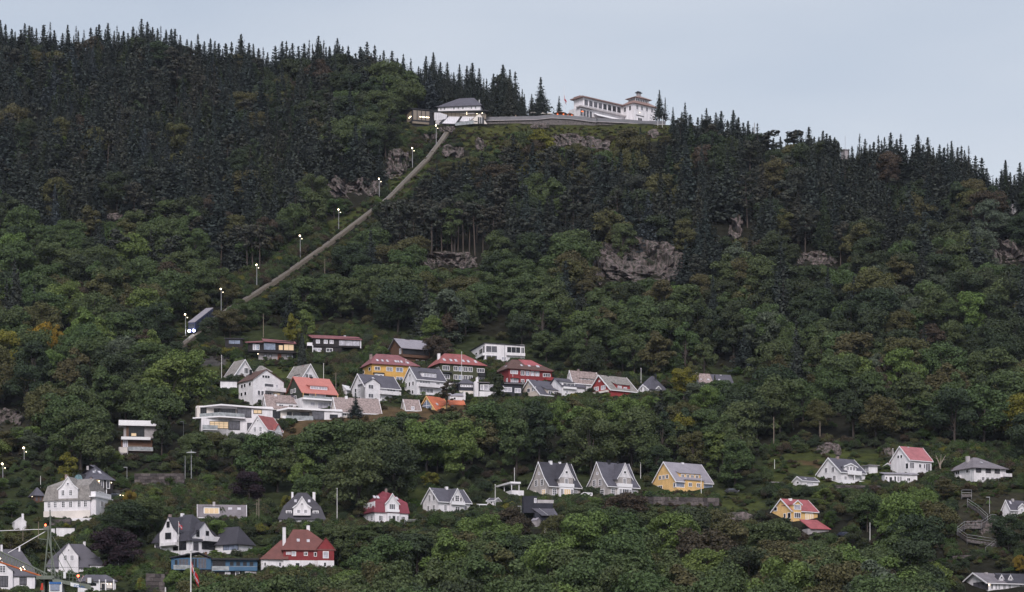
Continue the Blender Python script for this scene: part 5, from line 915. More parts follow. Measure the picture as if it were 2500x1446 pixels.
# ---------------------------------------------------------------- funicular
TR = [(1096, 318), (1078, 345), (1042, 392), (1000, 434), (948, 487), (905, 519), (860, 553), (800, 598), (745, 637), (690, 676), (640, 708), (605, 730), (560, 757), (522, 783), (470, 826), (440, 850)]
fun = empty('funicular_track', G(*TR[-1])); tag(fun, 'funicular railway track climbing straight up the wooded hill', 'railway track')
def along(pts, off, w, z0, z1, up=.45):
    """A ribbon with thickness following the slope beside the track's centre line."""
    m = MB(); o = fun.location; Q = [G(x, y, 0, up) for x, y in pts]
    for i in range(len(Q)): Q[i] = Q[i] - o
    L = []
    for i in range(len(Q)):
        d = Q[min(i + 1, len(Q) - 1)] - Q[max(i - 1, 0)]; d.z = 0; d.normalize(); s_ = Vector((d.y, -d.x, 0)); L.append((Q[i] + s_ * (off - w / 2), Q[i] + s_ * (off + w / 2)))
    v, f = [], []
    for a, b in L: v += [a + Vector((0, 0, z0)), b + Vector((0, 0, z0)), b + Vector((0, 0, z1)), a + Vector((0, 0, z1))]
    for i in range(len(L) - 1):
        for j in range(4): f.append((4 * i + j, 4 * i + (j + 1) % 4, 4 * i + 4 + (j + 1) % 4, 4 * i + 4 + j))
    f += [(3, 2, 1, 0), tuple(4 * len(L) - 4 + j for j in range(4))]
    return m.add(v, f)
TRB = mat('track_bed', (0.105, 0.095, 0.070), 0.95, 0.2, 1.5); RAIL = mat('steel_rail', (0.27, 0.24, 0.21), 0.5, 0.1, 1.0, metal=0.2)
along(TR, 0, 1.9, -2.0, .35).build('track_bed', TRB, fun)
for o_ in (-.75, -.25, .25, .75): along(TR, o_, .22, .35, .55).build('rail', RAIL, fun)
along(TR, -1.12, .25, -2.0, .45).build('walkway', TIMBER, fun); along(TR, 1.02, .12, -2.0, .5).build('kerb', GREYW, fun)
for a, b in zip(TR[:-1], TR[1:]):
    for f_ in (.15, .5, .85):
        x, y = a[0] + (b[0] - a[0]) * f_, a[1] + (b[1] - a[1]) * f_; hid = 905 < x < 945 or 515 < x < 600
        if not hid: protect(x - 10, y - 6, x + 10, y + 6, YM(y) - 2)
        g = G(x, y); FOOT.append((g.x, g.y, 3.0))
LANDMARKS.append((760, 620, 'the funicular track')); LANDMARKS.append((480, 800, 'the blue funicular car'))
# the car
a_, b_ = G(468, 822, 0, 1.6), G(516, 784, 0, 1.6); d = b_ - a_; dh = Vector((d.x, d.y, 0)); run = dh.length; rise = d.z / run
car = empty('funicular_car', a_, math.atan2(dh.y, dh.x)); tag(car, 'dark blue stepped funicular car with lit headlights', 'funicular car')
NAVYP = mat('navy_paint', (0.045, 0.055, 0.15), 0.3, 0.08, 1.0, spec=0.5); GLSS = glassm('car_glass', (0.10, 0.11, 0.14))
Lc, wd, ht = min(run, 17), 1.5, 4.0
def para(m, x0, x1, y0, y1, z0, z1): return m.hexa([(x0, y0, z0 + x0 * rise), (x1, y0, z0 + x1 * rise), (x1, y1, z0 + x1 * rise), (x0, y1, z0 + x0 * rise), (x0, y0, z1 + x0 * rise), (x1, y0, z1 + x1 * rise), (x1, y1, z1 + x1 * rise), (x0, y1, z1 + x0 * rise)])
para(MB(), 0, Lc, -wd, wd, 0, ht).build('body', NAVYP, car); para(MB(), -.1, Lc, -wd - .1, wd + .1, ht, ht + .25).build('roof', STEELR, car); MB().box(-.12, -.02, -wd + .2, wd - .2, 1.7, 3.5).build('windscreen', GLSS, car)
for i in range(4):
    for y in (-wd - .04, wd): para(MB(), 1 + i * Lc / 4.3, 1 + i * Lc / 4.3 + Lc / 5.4, y, y + .04, 1.7, 3.3).build('side_window', GLSS, car)
for y in (-1, 1): MB().ball((-.2, y, .7), .5, 8, 5).build('headlight', LAMPW, car)
para(MB(), .5, Lc - .5, -1, 1, -.7, 0).build('undercarriage', DARK, car); protect(458, 768, 520, 826, a_.y)
# ---------------------------------------------------------------- lamps and poles
def lamp_post(px, py0, py1, label, heads=2, group='lit lamps along the funicular', lit=True, name='street_lamp', r=.30):
    b = G(px, py1); k = b.y / F; H = (py1 - py0) * k; e = empty(name, b); tag(e, label, 'lamp', group)
    MB().tube((0, 0, -1), (0, 0, H), .16, .09, 6).build('pole', STEEL, e)
    for i in range(heads):
        x, z = ((-.15, H), (.75, H - 1.3))[i]; MB().tube((0, 0, z - .2), (x, -.2, z - .1), .06, n=5).build('bracket', STEEL, e); MB().ball((x, -.25, z), r if i == 0 else r * .42, 8, 6).build('lamp_head', LAMP if lit else TRIM, e)
    protect(px - 5, py0 - 4, px + 6, py1 - 8, b.y); return e
for px, y0, y1, lb in ((1065, 307, 358, 'lit twin lamp right below the station'), (1007, 362, 412, 'lit twin lamp above the upright crag'), (926, 437, 484, 'lit twin lamp beside the dark fissured crag'), (827, 512, 562, 'lit twin lamp on the grass bank of the track'), (733, 576, 630, 'lit twin lamp at the middle of the track'), (627, 647, 702, 'lit twin lamp where the track meets the leafy wood'), (540, 706, 760, 'lit twin lamp above the funicular car'), (453, 768, 822, 'lit twin lamp beside the funicular car')): lamp_post(px, y0, y1, lb)
lamp_post(7, 1133, 1178, 'lit globe lamp at the very edge of the view', group='lit lamps among the trees'); lamp_post(59, 1094, 1122, 'lit globe lamp peeping out above a tree', group='lit lamps among the trees')
def pole(px, py0, py1, label, cat='pole', name='pole', mt=None, r=.12, arms=0, group=None, disc=False, Y=None, ball=False, prot=True):
    b = G(px, py1) if Y is None else P(px, py1, Y); k = b.y / F; H = (py1 - py0) * k; e = empty(name, b); tag(e, label, cat, group)
    MB().tube((0, 0, -1), (0, 0, H), r, r * .7, 6).build('shaft', mt or POLEW, e)
    if ball: MB().ball((0, 0, H), r * 1.6, 6, 4).build('finial', POLEW, e)
    for i in range(arms): MB().tube((-.9, 0, H - .5 - i * .9), (.9, 0, H - .5 - i * .9), .07, n=5).build('cross_arm', mt or TIMBER, e)
    if disc: ds = MB().ball((0, 0, 0), 1, 10, 6).build('lamp_disc', TRIM, e); ds.scale = (1.7, 1.0, .22); ds.location = (0, -.2, H - 1.0)
    if prot: protect(px - 3, py0, px + 3, py1 - 8, b.y)
    return e
FP = 'bare white garden flagpoles'
for px, y0, y1, lb in ((823, 1193, 1278, 'tall bare white flagpole between the mansard houses'), (1565, 900, 940, 'bare white flagpole before the small slate roofed house'), (541, 868, 930, 'bare white flagpole on the knoll lawn'), (790, 888, 928, 'bare white flagpole behind the salmon roof'), (1127, 860, 940, 'bare white flagpole before the olive apartment house'), (991, 878, 925, 'bare white flagpole before the ochre apartment house'), (1209, 1184, 1240, 'bare white flagpole beside the little white shed'), (289, 1305, 1388, 'bare white flagpole before the purple beech'), (1712, 1164, 1218, 'bare white flagpole before the yellow house'), (1252, 910, 942, 'short bare flagpole before the dark red apartment house'), (2180, 1096, 1152, 'bare white flagpole beside the pink roofed house'), (2124, 1276, 1330, 'pale timber power pole standing in the lower wood'), (1891, 1122, 1142, 'short white post on the meadow edge'), (1564, 1130, 1166, 'pale bare mast between the stone house and the yellow house'), (1606, 286, 310, 'slim white pole at the plateau edge beside the restaurant'), (1617, 284, 312, 'second slim white pole at the plateau edge'), (1256, 1142, 1175, 'thin mast in the wood above the pergola'), (99, 1162, 1192, 'thin green mast behind the garden pavilion')): pole(px, y0, y1, lb, 'flagpole' if 'flagpole' in lb else 'pole', 'flagpole' if 'flagpole' in lb else 'pole', group=FP if 'flagpole' in lb else None, ball='flagpole' in lb)
for px, y0, y1, lb in ((627, 1227, 1288, 'shorter of the twin timber poles beside the purple shrub'), (632, 1217, 1289, 'taller of the twin timber poles beside the purple shrub'), (643, 766, 822, 'timber pole above the rust-brown roofed timber house'), (793, 632, 672, 'timber pole below the middle of the funicular track'), (820, 910, 948, 'timber power pole with cross arm beside the conical yew'), (717, 818, 850, 'thin timber pole beside the dark cypress'), (1889, 1018, 1088, 'pale dead trunk pole in the wood above the meadow'), (2002, 1028, 1064, 'thin pale pole in the wood above the meadow'), (1842, 300, 330, 'slim mast among the skyline trees past the restaurant')): pole(px, y0, y1, lb, 'power pole', 'power_pole', TIMBER, .16, 1 if 'cross' in lb or 'twin' in lb else 0)
pole(467, 1098, 1172, 'street lamp mast with flat white disc above the stone embankment', 'lamp', 'street_lamp', STEEL, .13, disc=True); pole(452, 1114, 1168, 'thin street lamp post beside the white disc lamp', 'lamp', 'street_lamp', STEEL, .1)
for px, y0, y1, lb in ((448, 1030, 1062, 'unlit street lamp with short arm beside the modern terrace'), (310, 1141, 1166, 'unlit street lamp with short arm above the stone embankment'), (2416, 1214, 1252, 'unlit street lamp with short arm above the zigzag railings'), (1272, 1236, 1280, 'unlit street lamp with short arm beside the black annexe'), (2372, 1150, 1180, 'unlit street lamp before the white hip-roofed house')):
    e = pole(px, y0, y1, lb, 'lamp', 'street_lamp', STEEL, .1); H = (y1 - y0) * e.location.y / F; MB().box(-1.1, .1, -.1, .1, H - .1, H + .08).build('lamp_arm', STEEL, e)
# ---------------------------------------------------------------- flags
FR, FW, FB = mat('flag_red', (.45, .02, .03), .8, .05, 2), mat('flag_white', (.75, .73, .74), .8, .03, 2), mat('flag_blue', (.015, .03, .12), .8, .05, 2)
def flag(px, py0, py1, L, Hf, label, droop, Y=None, name='flag', turn=0.0, top=None, base_to_ground=False, r=.09):
    b = G(px, py1) if Y is None else P(px, py1, Y); k = b.y / F; Hp = (py1 - py0) * k; e = empty('flagpole', b); tag(e, label + ' pole', 'flagpole')
    z0 = -b.z + 1 if base_to_ground else -1
    MB().tube((0, 0, z0), (0, 0, Hp), r, r * .7, 8).build('shaft', POLEW, e); MB().ball((0, 0, Hp), r * 1.5, 8, 5).build('finial', POLEW, e)
    nu, nv = 32, 22; L *= k; Hf *= k; zt = Hp - .1 if top is None else (py1 - top) * k; v, f, mi = [], [], []
    for i in range(nu + 1):
        for j in range(nv + 1):
            u, w = i / nu, j / nv; s_ = u * L
            x = s_ * math.cos(droop) ; z = -s_ * math.sin(droop) - (1 - w) * Hf * (1 - .35 * u * math.sin(droop)) + .05 * L * math.sin(u * 7 + w * 2); y = .10 * L * math.sin(u * 9 + w * 2.2) * u
            v.append((x + .05 * Hf * math.sin(w * 5 + u * 3) * u, y, zt + z))
    for i in range(nu):
        for j in range(nv):
            f.append((i * (nv + 1) + j, (i + 1) * (nv + 1) + j, (i + 1) * (nv + 1) + j + 1, i * (nv + 1) + j + 1)); a, c = (i + .5) / nu * 22, (j + .5) / nv * 16
            mi.append(2 if (8 <= a < 10 or 7 <= c < 9) else (1 if (6 <= a < 12 or 5 <= c < 11) and not (8 <= a < 10 or 7 <= c < 9) and (6.9 <= a < 11.1 or 5.9 <= c < 10.1) else 0))
    me = pymesh('flag_cloth', v, f, False); [me.materials.append(x) for x in (FR, FW, FB)]; [setattr(p_, 'material_index', m_) for p_, m_ in zip(me.polygons, mi)]
    o = link('flag', me); o.location = b; o.rotation_euler = (0, 0, turn); tag(o, label, 'flag'); md = o.modifiers.new('thickness', 'SOLIDIFY'); md.thickness = .01
    protect(px - 3, py0, px + 3, py1 - 6, b.y); return o
flag(1377, 212, 292, 18, 12, 'drooping red flag with white and blue cross on the summit', 1.25, 1191, top=232)
flag(436, 1274, 1356, 15, 11, 'small red flag with white and blue cross before the big villa', .9)
flag(466, 1345, 1440, 58, 26, 'large drooping red, white and blue flag on the harbour mast', 1.22, 300, top=1366, base_to_ground=True, r=.11)
# ---------------------------------------------------------------- walls, railings, huts
def stone_wall(px0, py0, px1, py1, hpx, label, thick=1.2, top0=0, courses=True):
    a, b = G(px0, py0), G(px1, py1); k = a.y / F; e = empty('stone_wall', a); tag(e, label, 'wall'); d = b - a; n = max(2, int(d.length / 1.5)); R_ = random.Random(int(px0))
    rows = max(2, int(hpx * k / .9)); hh = hpx * k / rows; side = Vector((0, thick, 0)); dn = Vector((0, 0, 1))
    MB().hexa([Vector((0, .25, -2)), d + Vector((0, .25, -2)), d + side + Vector((0, 0, -2)), side - dn * 2, Vector((0, .25, hpx * k)), d + Vector((0, .25, hpx * k)), d + side + dn * hpx * k, side + dn * hpx * k]).build('core', MASON, e)
    for r_ in range(rows):
        t = 0.0
        while t < 1:
            w = R_.uniform(.7, 1.5) / n; t1 = min(1, t + w); j = R_.uniform(0, .18); z0, z1 = r_ * hh + .04, (r_ + 1) * hh - .04; p0, p1 = d * (t + .003), d * (t1 - .003)
            pr = [Vector((0, -j, 0)), Vector((0, .24, 0))]
            MB().hexa([p0 + pr[0] + dn * z0, p1 + pr[0] + dn * z0, p1 + pr[1] + dn * z0, p0 + pr[1] + dn * z0, p0 + pr[0] + dn * z1, p1 + pr[0] + dn * z1, p1 + pr[1] + dn * z1, p0 + pr[1] + dn * z1]).build('stone', STN[R_.randrange(4)], e); t = t1
    protect(min(px0, px1), min(py0, py1) - hpx, max(px0, px1), max(py0, py1) - 3, a.y); return e
STN = [mat(f'wall_stone_{i}', c_, .95, .2, 1.5, bump=.3) for i, c_ in enumerate(((.085, .072, .072), (.115, .098, .098), (.062, .054, .056), (.15, .128, .126)))]
stone_wall(328, 1186, 450, 1186, 30, 'broad stone embankment wall above the hillside gardens'); stone_wall(1565, 1232, 1756, 1236, 20, 'dark rubble retaining wall under the yellow house'); stone_wall(356, 1448, 402, 1450, 48, 'stone block wall below the small white figure'); stone_wall(120, 1283, 172, 1281, 14, 'low stone wall under the large white villa'); stone_wall(2040, 1192, 2150, 1194, 8, 'low stone edge below the veranda house'); stone_wall(2326, 1366, 2400, 1362, 9, 'rough stone bank at the foot of the zigzag path')
pz = person(380, 1399, G(380, 1399).y - 3, 'white', 'white', 'small white figure standing on the stone block wall', 0, 0, None, 1.15)
def railing(pts, label, hgt=1.3, edge=True):
    e = empty('railing', G(*pts[0])); tag(e, label, 'railing'); o = e.location; Q = [G(x, y, -1, 1.2) - o for x, y in pts]
    for a, b in zip(Q[:-1], Q[1:]):
        for z in (hgt, hgt * .35): MB().tube(a + Vector((0, 0, z)), b + Vector((0, 0, z)), .05, n=5).build('rail', STEEL, e)
        n = max(1, int((b - a).length / 5.5))
        for i in range(n + 1): p_ = a.lerp(b, i / n); MB().tube(p_ - Vector((0, 0, 1.6)), p_ + Vector((0, 0, hgt)), .05, n=5).build('post', STEEL, e)
        if not edge: continue
        m = MB(); t = Vector((0, 1.6, 0)); dn = Vector((0, 0, -.9)); m.hexa([a + dn, b + dn, b + dn + t, a + dn + t, a, b, b + t, a + t]).build('path_edge', MASON, e)
    for (x, y), (x2, y2) in zip(pts[:-1], pts[1:]): protect(min(x, x2), min(y, y2) - 8, max(x, x2), max(y, y2) + 2, YM(max(y, y2)) - 2)
    return e
railing([(2348, 1216), (2372, 1216)], 'short white railing at the top of the zigzag path'); railing([(2362, 1237), (2388, 1255), (2411, 1276)], 'white railing of the upper zigzag flight'); railing([(2432, 1277), (2419, 1277), (2396, 1293), (2355, 1294), (2337, 1308)], 'white railing of the second zigzag flight'); railing([(2339, 1310), (2361, 1326), (2432, 1337), (2406, 1358)], 'white railing of the lowest zigzag flight'); railing([(988, 1284), (1080, 1282)], 'low white garden fence beside the wine-red mansard house', .6, False)
h = House('hut', 'small white hut alone on the wooded slope', 2474, 521, 55, 18, 8, cat='hut', low=2); h.walls(CONC, 20); h.flat(STEELR, 20, 1.5, 1); h.block('front_panel', WHITE2, 'A', 3, 17, -.6, 0, 4, 18); h.done(21)
h = House('hut', 'tiny grey hut on the skyline ridge under a mast', 2060, 380, 20, 14, 5, cat='hut', low=2); h.walls(GREYW, 14); h.flat(STEELR, 14, 1.5, 2); h.m('mast', STEEL, MB().tube((6, 4, 14), (6, 4, 50), .5, n=5)); h.done(16)
h = House('garden_table', 'low dark garden shelter on the meadow', 1882, 1184, 12, 30, 4, cat='shelter', low=1); h.flat(GREYW, 6, 1.4, 1); [h.m('post', DARK, MB().box(x, x + 1.4, 0, 1.4, -4, 6)) for x in (0, h.LA - 1.4)]; h.done(8)
# bare bleached tree
e = empty('dead_tree', G(2296, 1146)); tag(e, 'bleached bare forked tree trunk beside the pink roofed house', 'tree')
PALE = mat('bleached_wood', (.30, .25, .21), .9, .15, 2)
MB().tube((0, 0, -1), (-.2, 0, 1.4), .35, .3).tube((-.2, 0, 1.4), (-1.6, 0, 4.8), .25, .07).tube((-.1, 0, 1.4), (1.7, 0, 4.6), .25, .07).tube((0, 0, 1.3), (.2, 0, 4.9), .2, .05).build('trunk', PALE, e); MB().tube((-1, 0, 3.3), (-1.9, 0, 3.9), .08, .03).build('branch', PALE, e); MB().tube((.9, 0, 3), (1.9, 0, 3.3), .08, .03).build('branch', PALE, e); protect(2280, 1116, 2312, 1140, e.location.y)
# cars
def car_(px, py_, label, rz, col, lit=False, L=4.4):
    e = empty('parked_car', G(px, py_, -1, .1), rz); tag(e, label, 'car'); pm = mat('car_paint_' + label.split()[0], col, .3, .04, 1, spec=.6)
    m = MB(); prof = [(-L / 2, .35), (L / 2, .35), (L / 2, .75), (L * .32, .92), (L * .12, 1.45), (-L * .3, 1.45), (-L * .45, .95), (-L / 2, .85)]; n = len(prof)
    m.add([(x, -.85, z) for x, z in prof] + [(x, .85, z) for x, z in prof], [tuple(range(n)), tuple(range(2 * n - 1, n - 1, -1))] + [(i, (i + 1) % n, n + (i + 1) % n, n + i) for i in range(n)]).build('body', pm, e)
    for y in (-.87, .86): MB().hexa([(-L * .28, y, .98), (L * .2, y, .98), (L * .2, y + .01, .98), (-L * .28, y + .01, .98), (-L * .24, y, 1.38), (L * .11, y, 1.38), (L * .11, y + .01, 1.38), (-L * .24, y + .01, 1.38)]).build('side_window', GLSS, e)
    for x in (-L * .3, L * .3):
        for y in (-.9, .7): MB().tube((x, y, .33), (x, y + .2, .33), .33, n=12).build('wheel', DARK, e)
    for y in (-.6, .6): MB().ball((L / 2, y, .7), .18, 6, 4).build('headlight', LAMP if lit else SKYL, e)
    protect(px - 12, py_ - 9, px + 12, py_ - 4, e.location.y); return e
car_(283, 1217, 'dark parked car with a light on beside the golden tree', -.5, (.04, .045, .06), True); car_(2062, 1312, 'blue-black parked car on the track below the orange house', .3, (.02, .025, .05)); car_(1786, 1205, 'black parked car beside the yellow house', .1, (.02, .02, .022))
# ---------------------------------------------------------------- harbour crane in front
cr = empty('harbour_crane', P(118, 1440, 300)); tag(cr, 'grey-green harbour crane with lattice boom, tripod mast and red lamps', 'crane')
CG = mat('crane_paint', (.16, .18, .15), .6, .15, 1.0); CO = mat('orange_light_strip', (.45, .13, .05), .6, .15, 1.5); CWH = mat('crane_white', (.7, .7, .72), .5, .05, 1.0); CBL = mat('crane_blue', (.04, .13, .36), .4, .05, 1.0)  # orange of the lower boom chord: light strip put in as plain colour
k = 300 / F
def cp(px, py_, dy=0.0): return P(px, py_, 300 + dy) - cr.location
def bar(a, b, r, mt, name, n=6): return MB().tube(a, b, r * k, n=n).build(name, mt, cr)
for dy in (-1.2, 1.2):
    bar(cp(-20, 1337, dy), cp(115, 1402, dy), 2.0, CG, 'boom_chord'); bar(cp(-20, 1366, dy), cp(115, 1412, dy), 2.2, CO, 'boom_chord')
    for i in range(17): f0, f1 = i / 17, (i + .55) / 17; bar(cp(-20 + 135 * f0, 1337 + 65 * f0, dy), cp(-20 + 135 * f1, 1366 + 46 * f1, dy), 1.0, CG, 'boom_lattice', 5); bar(cp(-20 + 135 * f1, 1366 + 46 * f1, dy), cp(-20 + 135 * (i + 1) / 17, 1337 + 65 * (i + 1) / 17, dy), 1.0, CG, 'boom_lattice', 5)
for i in range(9): f0 = i / 9; bar(cp(-20 + 135 * f0, 1366 + 46 * f0, -1.2), cp(-20 + 135 * f0, 1366 + 46 * f0, 1.2), 1.0, CG, 'boom_brace', 5)
for (a, b) in (((119, 1290), (108, 1408)), ((122, 1245), (127, 1412)), ((116, 1292), (136, 1408))):
    for dy in (-1.0, 1.0): bar(cp(a[0], a[1], dy * .3), cp(b[0], b[1], dy), 1.7, CG, 'mast_leg')
for y in (1318, 1350, 1378): f_ = (y - 1290) / 118; bar(cp(119 - 11 * f_, y, -1 * f_), cp(116 + 20 * f_, y, -1 * f_), 1.1, CG, 'mast_brace'); bar(cp(119 - 11 * f_, y, -f_), cp(116 + 20 * min(1, f_ + .25), y + 28, -f_), .9, CG, 'mast_brace')
bar(cp(-20, 1297), cp(114, 1292), .75, TRIM, 'stay'); bar(cp(20, 1350), cp(114, 1296), .9, TRIM, 'stay'); bar(cp(118, 1292), cp(182, 1402), .9, CG, 'stay'); bar(cp(130, 1340), cp(160, 1400), .8, CG, 'stay'); bar(cp(96, 1316), cp(114, 1318), 1.2, CG, 'mast_arm'); bar(cp(94, 1274), cp(94, 1316), .9, TIMBER, 'aerial'); bar(cp(56, 1290), cp(56, 1322), .8, TIMBER, 'aerial')
def plate(px0, py0, px1, py1, y0, y1, mt, name, parent=None):
    a, b = cp(px0, py0), cp(px1, py1); return MB().box(a.x, b.x, y0, y1, b.z, a.z).build(name, mt, parent or cr)
plate(96, 1408, 140, 1417, -2, 2, CG, 'platform'); MB().hexa([cp(128, 1420, -2), cp(222, 1440, -2), cp(222, 1440, 2), cp(128, 1420, 2), cp(128, 1412, -2), cp(222, 1428, -2), cp(222, 1428, 2), cp(128, 1412, 2)]).build('walkway_beam', CG, cr); plate(196, 1423, 230, 1429, -1.6, 1.6, DARK, 'walkway_deck')
for i in range(7): x = 142 + i * 9; bar(cp(x, 1416 + i * 1.6, -1.9), cp(x, 1396 + i * 1.2, -1.9), .7, CG, 'railing_post', 5)
bar(cp(142, 1396, -1.9), cp(204, 1405, -1.9), .8, CG, 'railing'); bar(cp(142, 1406, -1.9), cp(204, 1414, -1.9), .6, CG, 'railing')
plate(163, 1399, 169, 1415, -2.3, -2.1, CWH, 'notice_board'); plate(214, 1414, 226, 1424, -1.2, 0.6, TIMBER, 'crate_box'); plate(220, 1413, 229, 1426, -1.9, -1.4, CWH, 'notice_board')
bar(cp(188, 1406), cp(196, 1423), 1.0, STEEL, 'lamp_bracket'); bar(cp(204, 1406), cp(196, 1423), 1.0, STEEL, 'lamp_bracket')
MB().ball(cp(191, 1406, -.4), 3.0 * k, 8, 6).build('warning_lamp', LAMPR, cr); MB().ball(cp(111, 1282, -.4), 2.4 * k, 8, 6).build('warning_lamp', LAMPR, cr); MB().box(*[v for pr in ((cp(108, 1286).x, cp(122, 1286).x), (-.4, .4), (cp(0, 1295).z, cp(0, 1285).z)) for v in pr]).build('mast_head', CG, cr)
for px, py_ in ((50, 1388), (57, 1384), (52, 1392), (60, 1390), (1, 1364)): MB().ball(cp(px, py_, -1.6), 1.1 * k, 6, 4).build('work_lamp', LAMP, cr)
cab = plate(129, 1424, 160, 1470, -2.4, -.4, CWH, 'cab'); plate(132, 1430, 154, 1445, -2.5, -2.38, PANE[4], 'cab_window', cab); plate(130, 1424, 158, 1429, -2.52, -2.36, CBL, 'cab_roof_trim', cab)
cu = bpy.data.curves.new('crane_lettering', 'FONT'); cu.body = 'DOUN'; cu.size = 8.5 * k; cu.extrude = .02; cu.materials.append(CBL); to = bpy.data.objects.new('lettering', cu); C.objects.link(to); lm_ = bpy.data.meshes.new_from_object(to.evaluated_get(bpy.context.evaluated_depsgraph_get())); bpy.data.objects.remove(to); to = link('lettering', lm_, cr); to.location = cp(180, 1433, -2.06); to.rotation_euler = (math.radians(90), math.radians(9), 0)
MB().hexa([cp(172, 1431, -2.04), cp(193, 1435, -2.04), cp(193, 1435, -2.0), cp(172, 1431, -2.0), cp(172, 1422, -2.04), cp(193, 1426, -2.04), cp(193, 1426, -2.0), cp(172, 1422, -2.0)]).build('name_plate', CWH, cr)
for dx in (-9, 9): MB().box(cp(118 + dx - 4, 0).x, cp(118 + dx + 4, 0).x, -1, 1, -cr.location.z + 1, cp(0, 1412).z).build('tower_leg', CG, cr)
MB().box(cp(100, 0).x, cp(140, 0).x, -3, 3, -cr.location.z + .2, -cr.location.z + 1.4).build('base', CONC, cr); MB().hexa([cp(98, 1441, -2.6), cp(106, 1441, -2.6), cp(106, 1441, -2.3), cp(98, 1441, -2.3), cp(101, 1424, -2.6), cp(105, 1424, -2.6), cp(105, 1424, -2.3), cp(101, 1424, -2.3)]).build('red_cover', mat('red_tarpaulin', (.5, .05, .03)), cr)
# white gulls' posts and yard boxes seen at the lower edge
for px, lb in ((1710, 'top of a white post at the lower edge of the view'), (404, 'white post top below the stone block wall')): pole(px, 1434, 1452, lb, 'post', 'post', POLEW, .28, prot=False)
# ---------------------------------------------------------------- trees
def leafmat(name, col, col2=None, trans=0.25):
    m = bpy.data.materials.new(name); m.use_nodes = True
    n, l = m.node_tree.nodes, m.node_tree.links; p = n['Principled BSDF']
    p.inputs['Roughness'].default_value = 0.7; p.inputs['Specular IOR Level'].default_value = 0.18
    oi = n.new('ShaderNodeObjectInfo'); ge = n.new('ShaderNodeNewGeometry')
    c2 = col2 or (col[0] * 1.25, col[1] * .92, col[2] * .8)
    m1 = n.new('ShaderNodeMixRGB'); m1.inputs[1].default_value = (*col, 1); m1.inputs[2].default_value = (*c2, 1); l.new(oi.outputs['Random'], m1.inputs[0])
    mr = n.new('ShaderNodeMapRange'); mr.inputs[3].default_value = .58; mr.inputs[4].default_value = 1.38; l.new(ge.outputs['Random Per Island'], mr.inputs[0])
    m2 = n.new('ShaderNodeMixRGB'); m2.blend_type = 'MULTIPLY'; m2.inputs[0].default_value = 1; l.new(m1.outputs[0], m2.inputs[1]); l.new(mr.outputs[0], m2.inputs[2])
    l.new(m2.outputs[0], p.inputs['Base Color'])
    tr = n.new('ShaderNodeBsdfTranslucent'); l.new(m2.outputs[0], tr.inputs['Color'])
    mx = n.new('ShaderNodeMixShader'); mx.inputs[0].default_value = trans
    l.new(p.outputs[0], mx.inputs[1]); l.new(tr.outputs[0], mx.inputs[2]); l.new(mx.outputs[0], n['Material Output'].inputs['Surface'])
    return m
LEAF = {
    'fir': leafmat('spruce_needles', (.032, .044, .040), (.042, .048, .038), .1),
    'blue': leafmat('blue_spruce_needles', (.050, .066, .072), (.045, .056, .060), .1),
    'pine': leafmat('pine_needles', (.042, .049, .038), (.052, .050, .038), .1),
    'dark': leafmat('dark_green_leaves', (0.0403, 0.0616, 0.0325), (0.0515, 0.0627, 0.0325)),
    'mid': leafmat('green_leaves', (0.0696, 0.1090, 0.0418), (0.0858, 0.1067, 0.0464)),
    'fresh': leafmat('fresh_green_leaves', (0.1067, 0.1647, 0.0487), (0.1299, 0.1647, 0.0487)),
    'olive': leafmat('olive_leaves', (0.0933, 0.0975, 0.0392), (0.0954, 0.0848, 0.0424)),
    'brown': leafmat('brownish_leaves', (.078, .058, .042), (.068, .058, .038)),
    'yellow': leafmat('yellow_green_leaves', (.17, .16, .030), (.15, .15, .03)),
    'gold': leafmat('golden_leaves', (.27, .18, .028), (.22, .16, .03)),
    'purple': leafmat('dark_purple_leaves', (0.0330, 0.0209, 0.0286), (0.0396, 0.0220, 0.0242)),
    'grey': leafmat('grey_green_leaves', (0.0893, 0.1134, 0.0788), (0.0924, 0.1103, 0.0714)),
    'hedge': leafmat('hedge_leaves', (.050, .088, .024), (.045, .075, .02)),
    'heath': leafmat('heather', (.085, .060, .038), (.07, .066, .028)),
}
BARK = mat('bark', (0.075, 0.062, 0.055), 0.95, 0.2, 2.0)
BARKP = mat('pine_bark', (0.095, 0.076, 0.066), 0.95, 0.2, 2.0)
BIRCH = mat('pale_bark', (0.34, 0.31, 0.29), 0.9, 0.2, 2.0)

def quads_from(c, nrm, sz, R, asp=1.0):
    """One small leaf-spray face per point, roughly facing nrm."""
    k = len(c)
    nrm = nrm + R.normal(0, .55, (k, 3)); nrm /= np.linalg.norm(nrm, axis=1)[:, None] + 1e-9
    t = np.cross(nrm, R.normal(0, 1, (k, 3))); t /= np.linalg.norm(t, axis=1)[:, None] + 1e-9
    b = np.cross(nrm, t)
    s = (sz * R.uniform(.65, 1.3, k))[:, None] * .5
    j = lambda: R.uniform(.7, 1.25, (k, 1))
    v = np.stack([c - t * s * j() * asp - b * s * j(), c + t * s * j() * asp - b * s * j(), c + t * s * j() * asp + b * s * j() + nrm * s * .5, c - t * s * j() * asp + b * s * j()], 1)
    return v.reshape(-1, 3), np.arange(4 * k).reshape(k, 4)

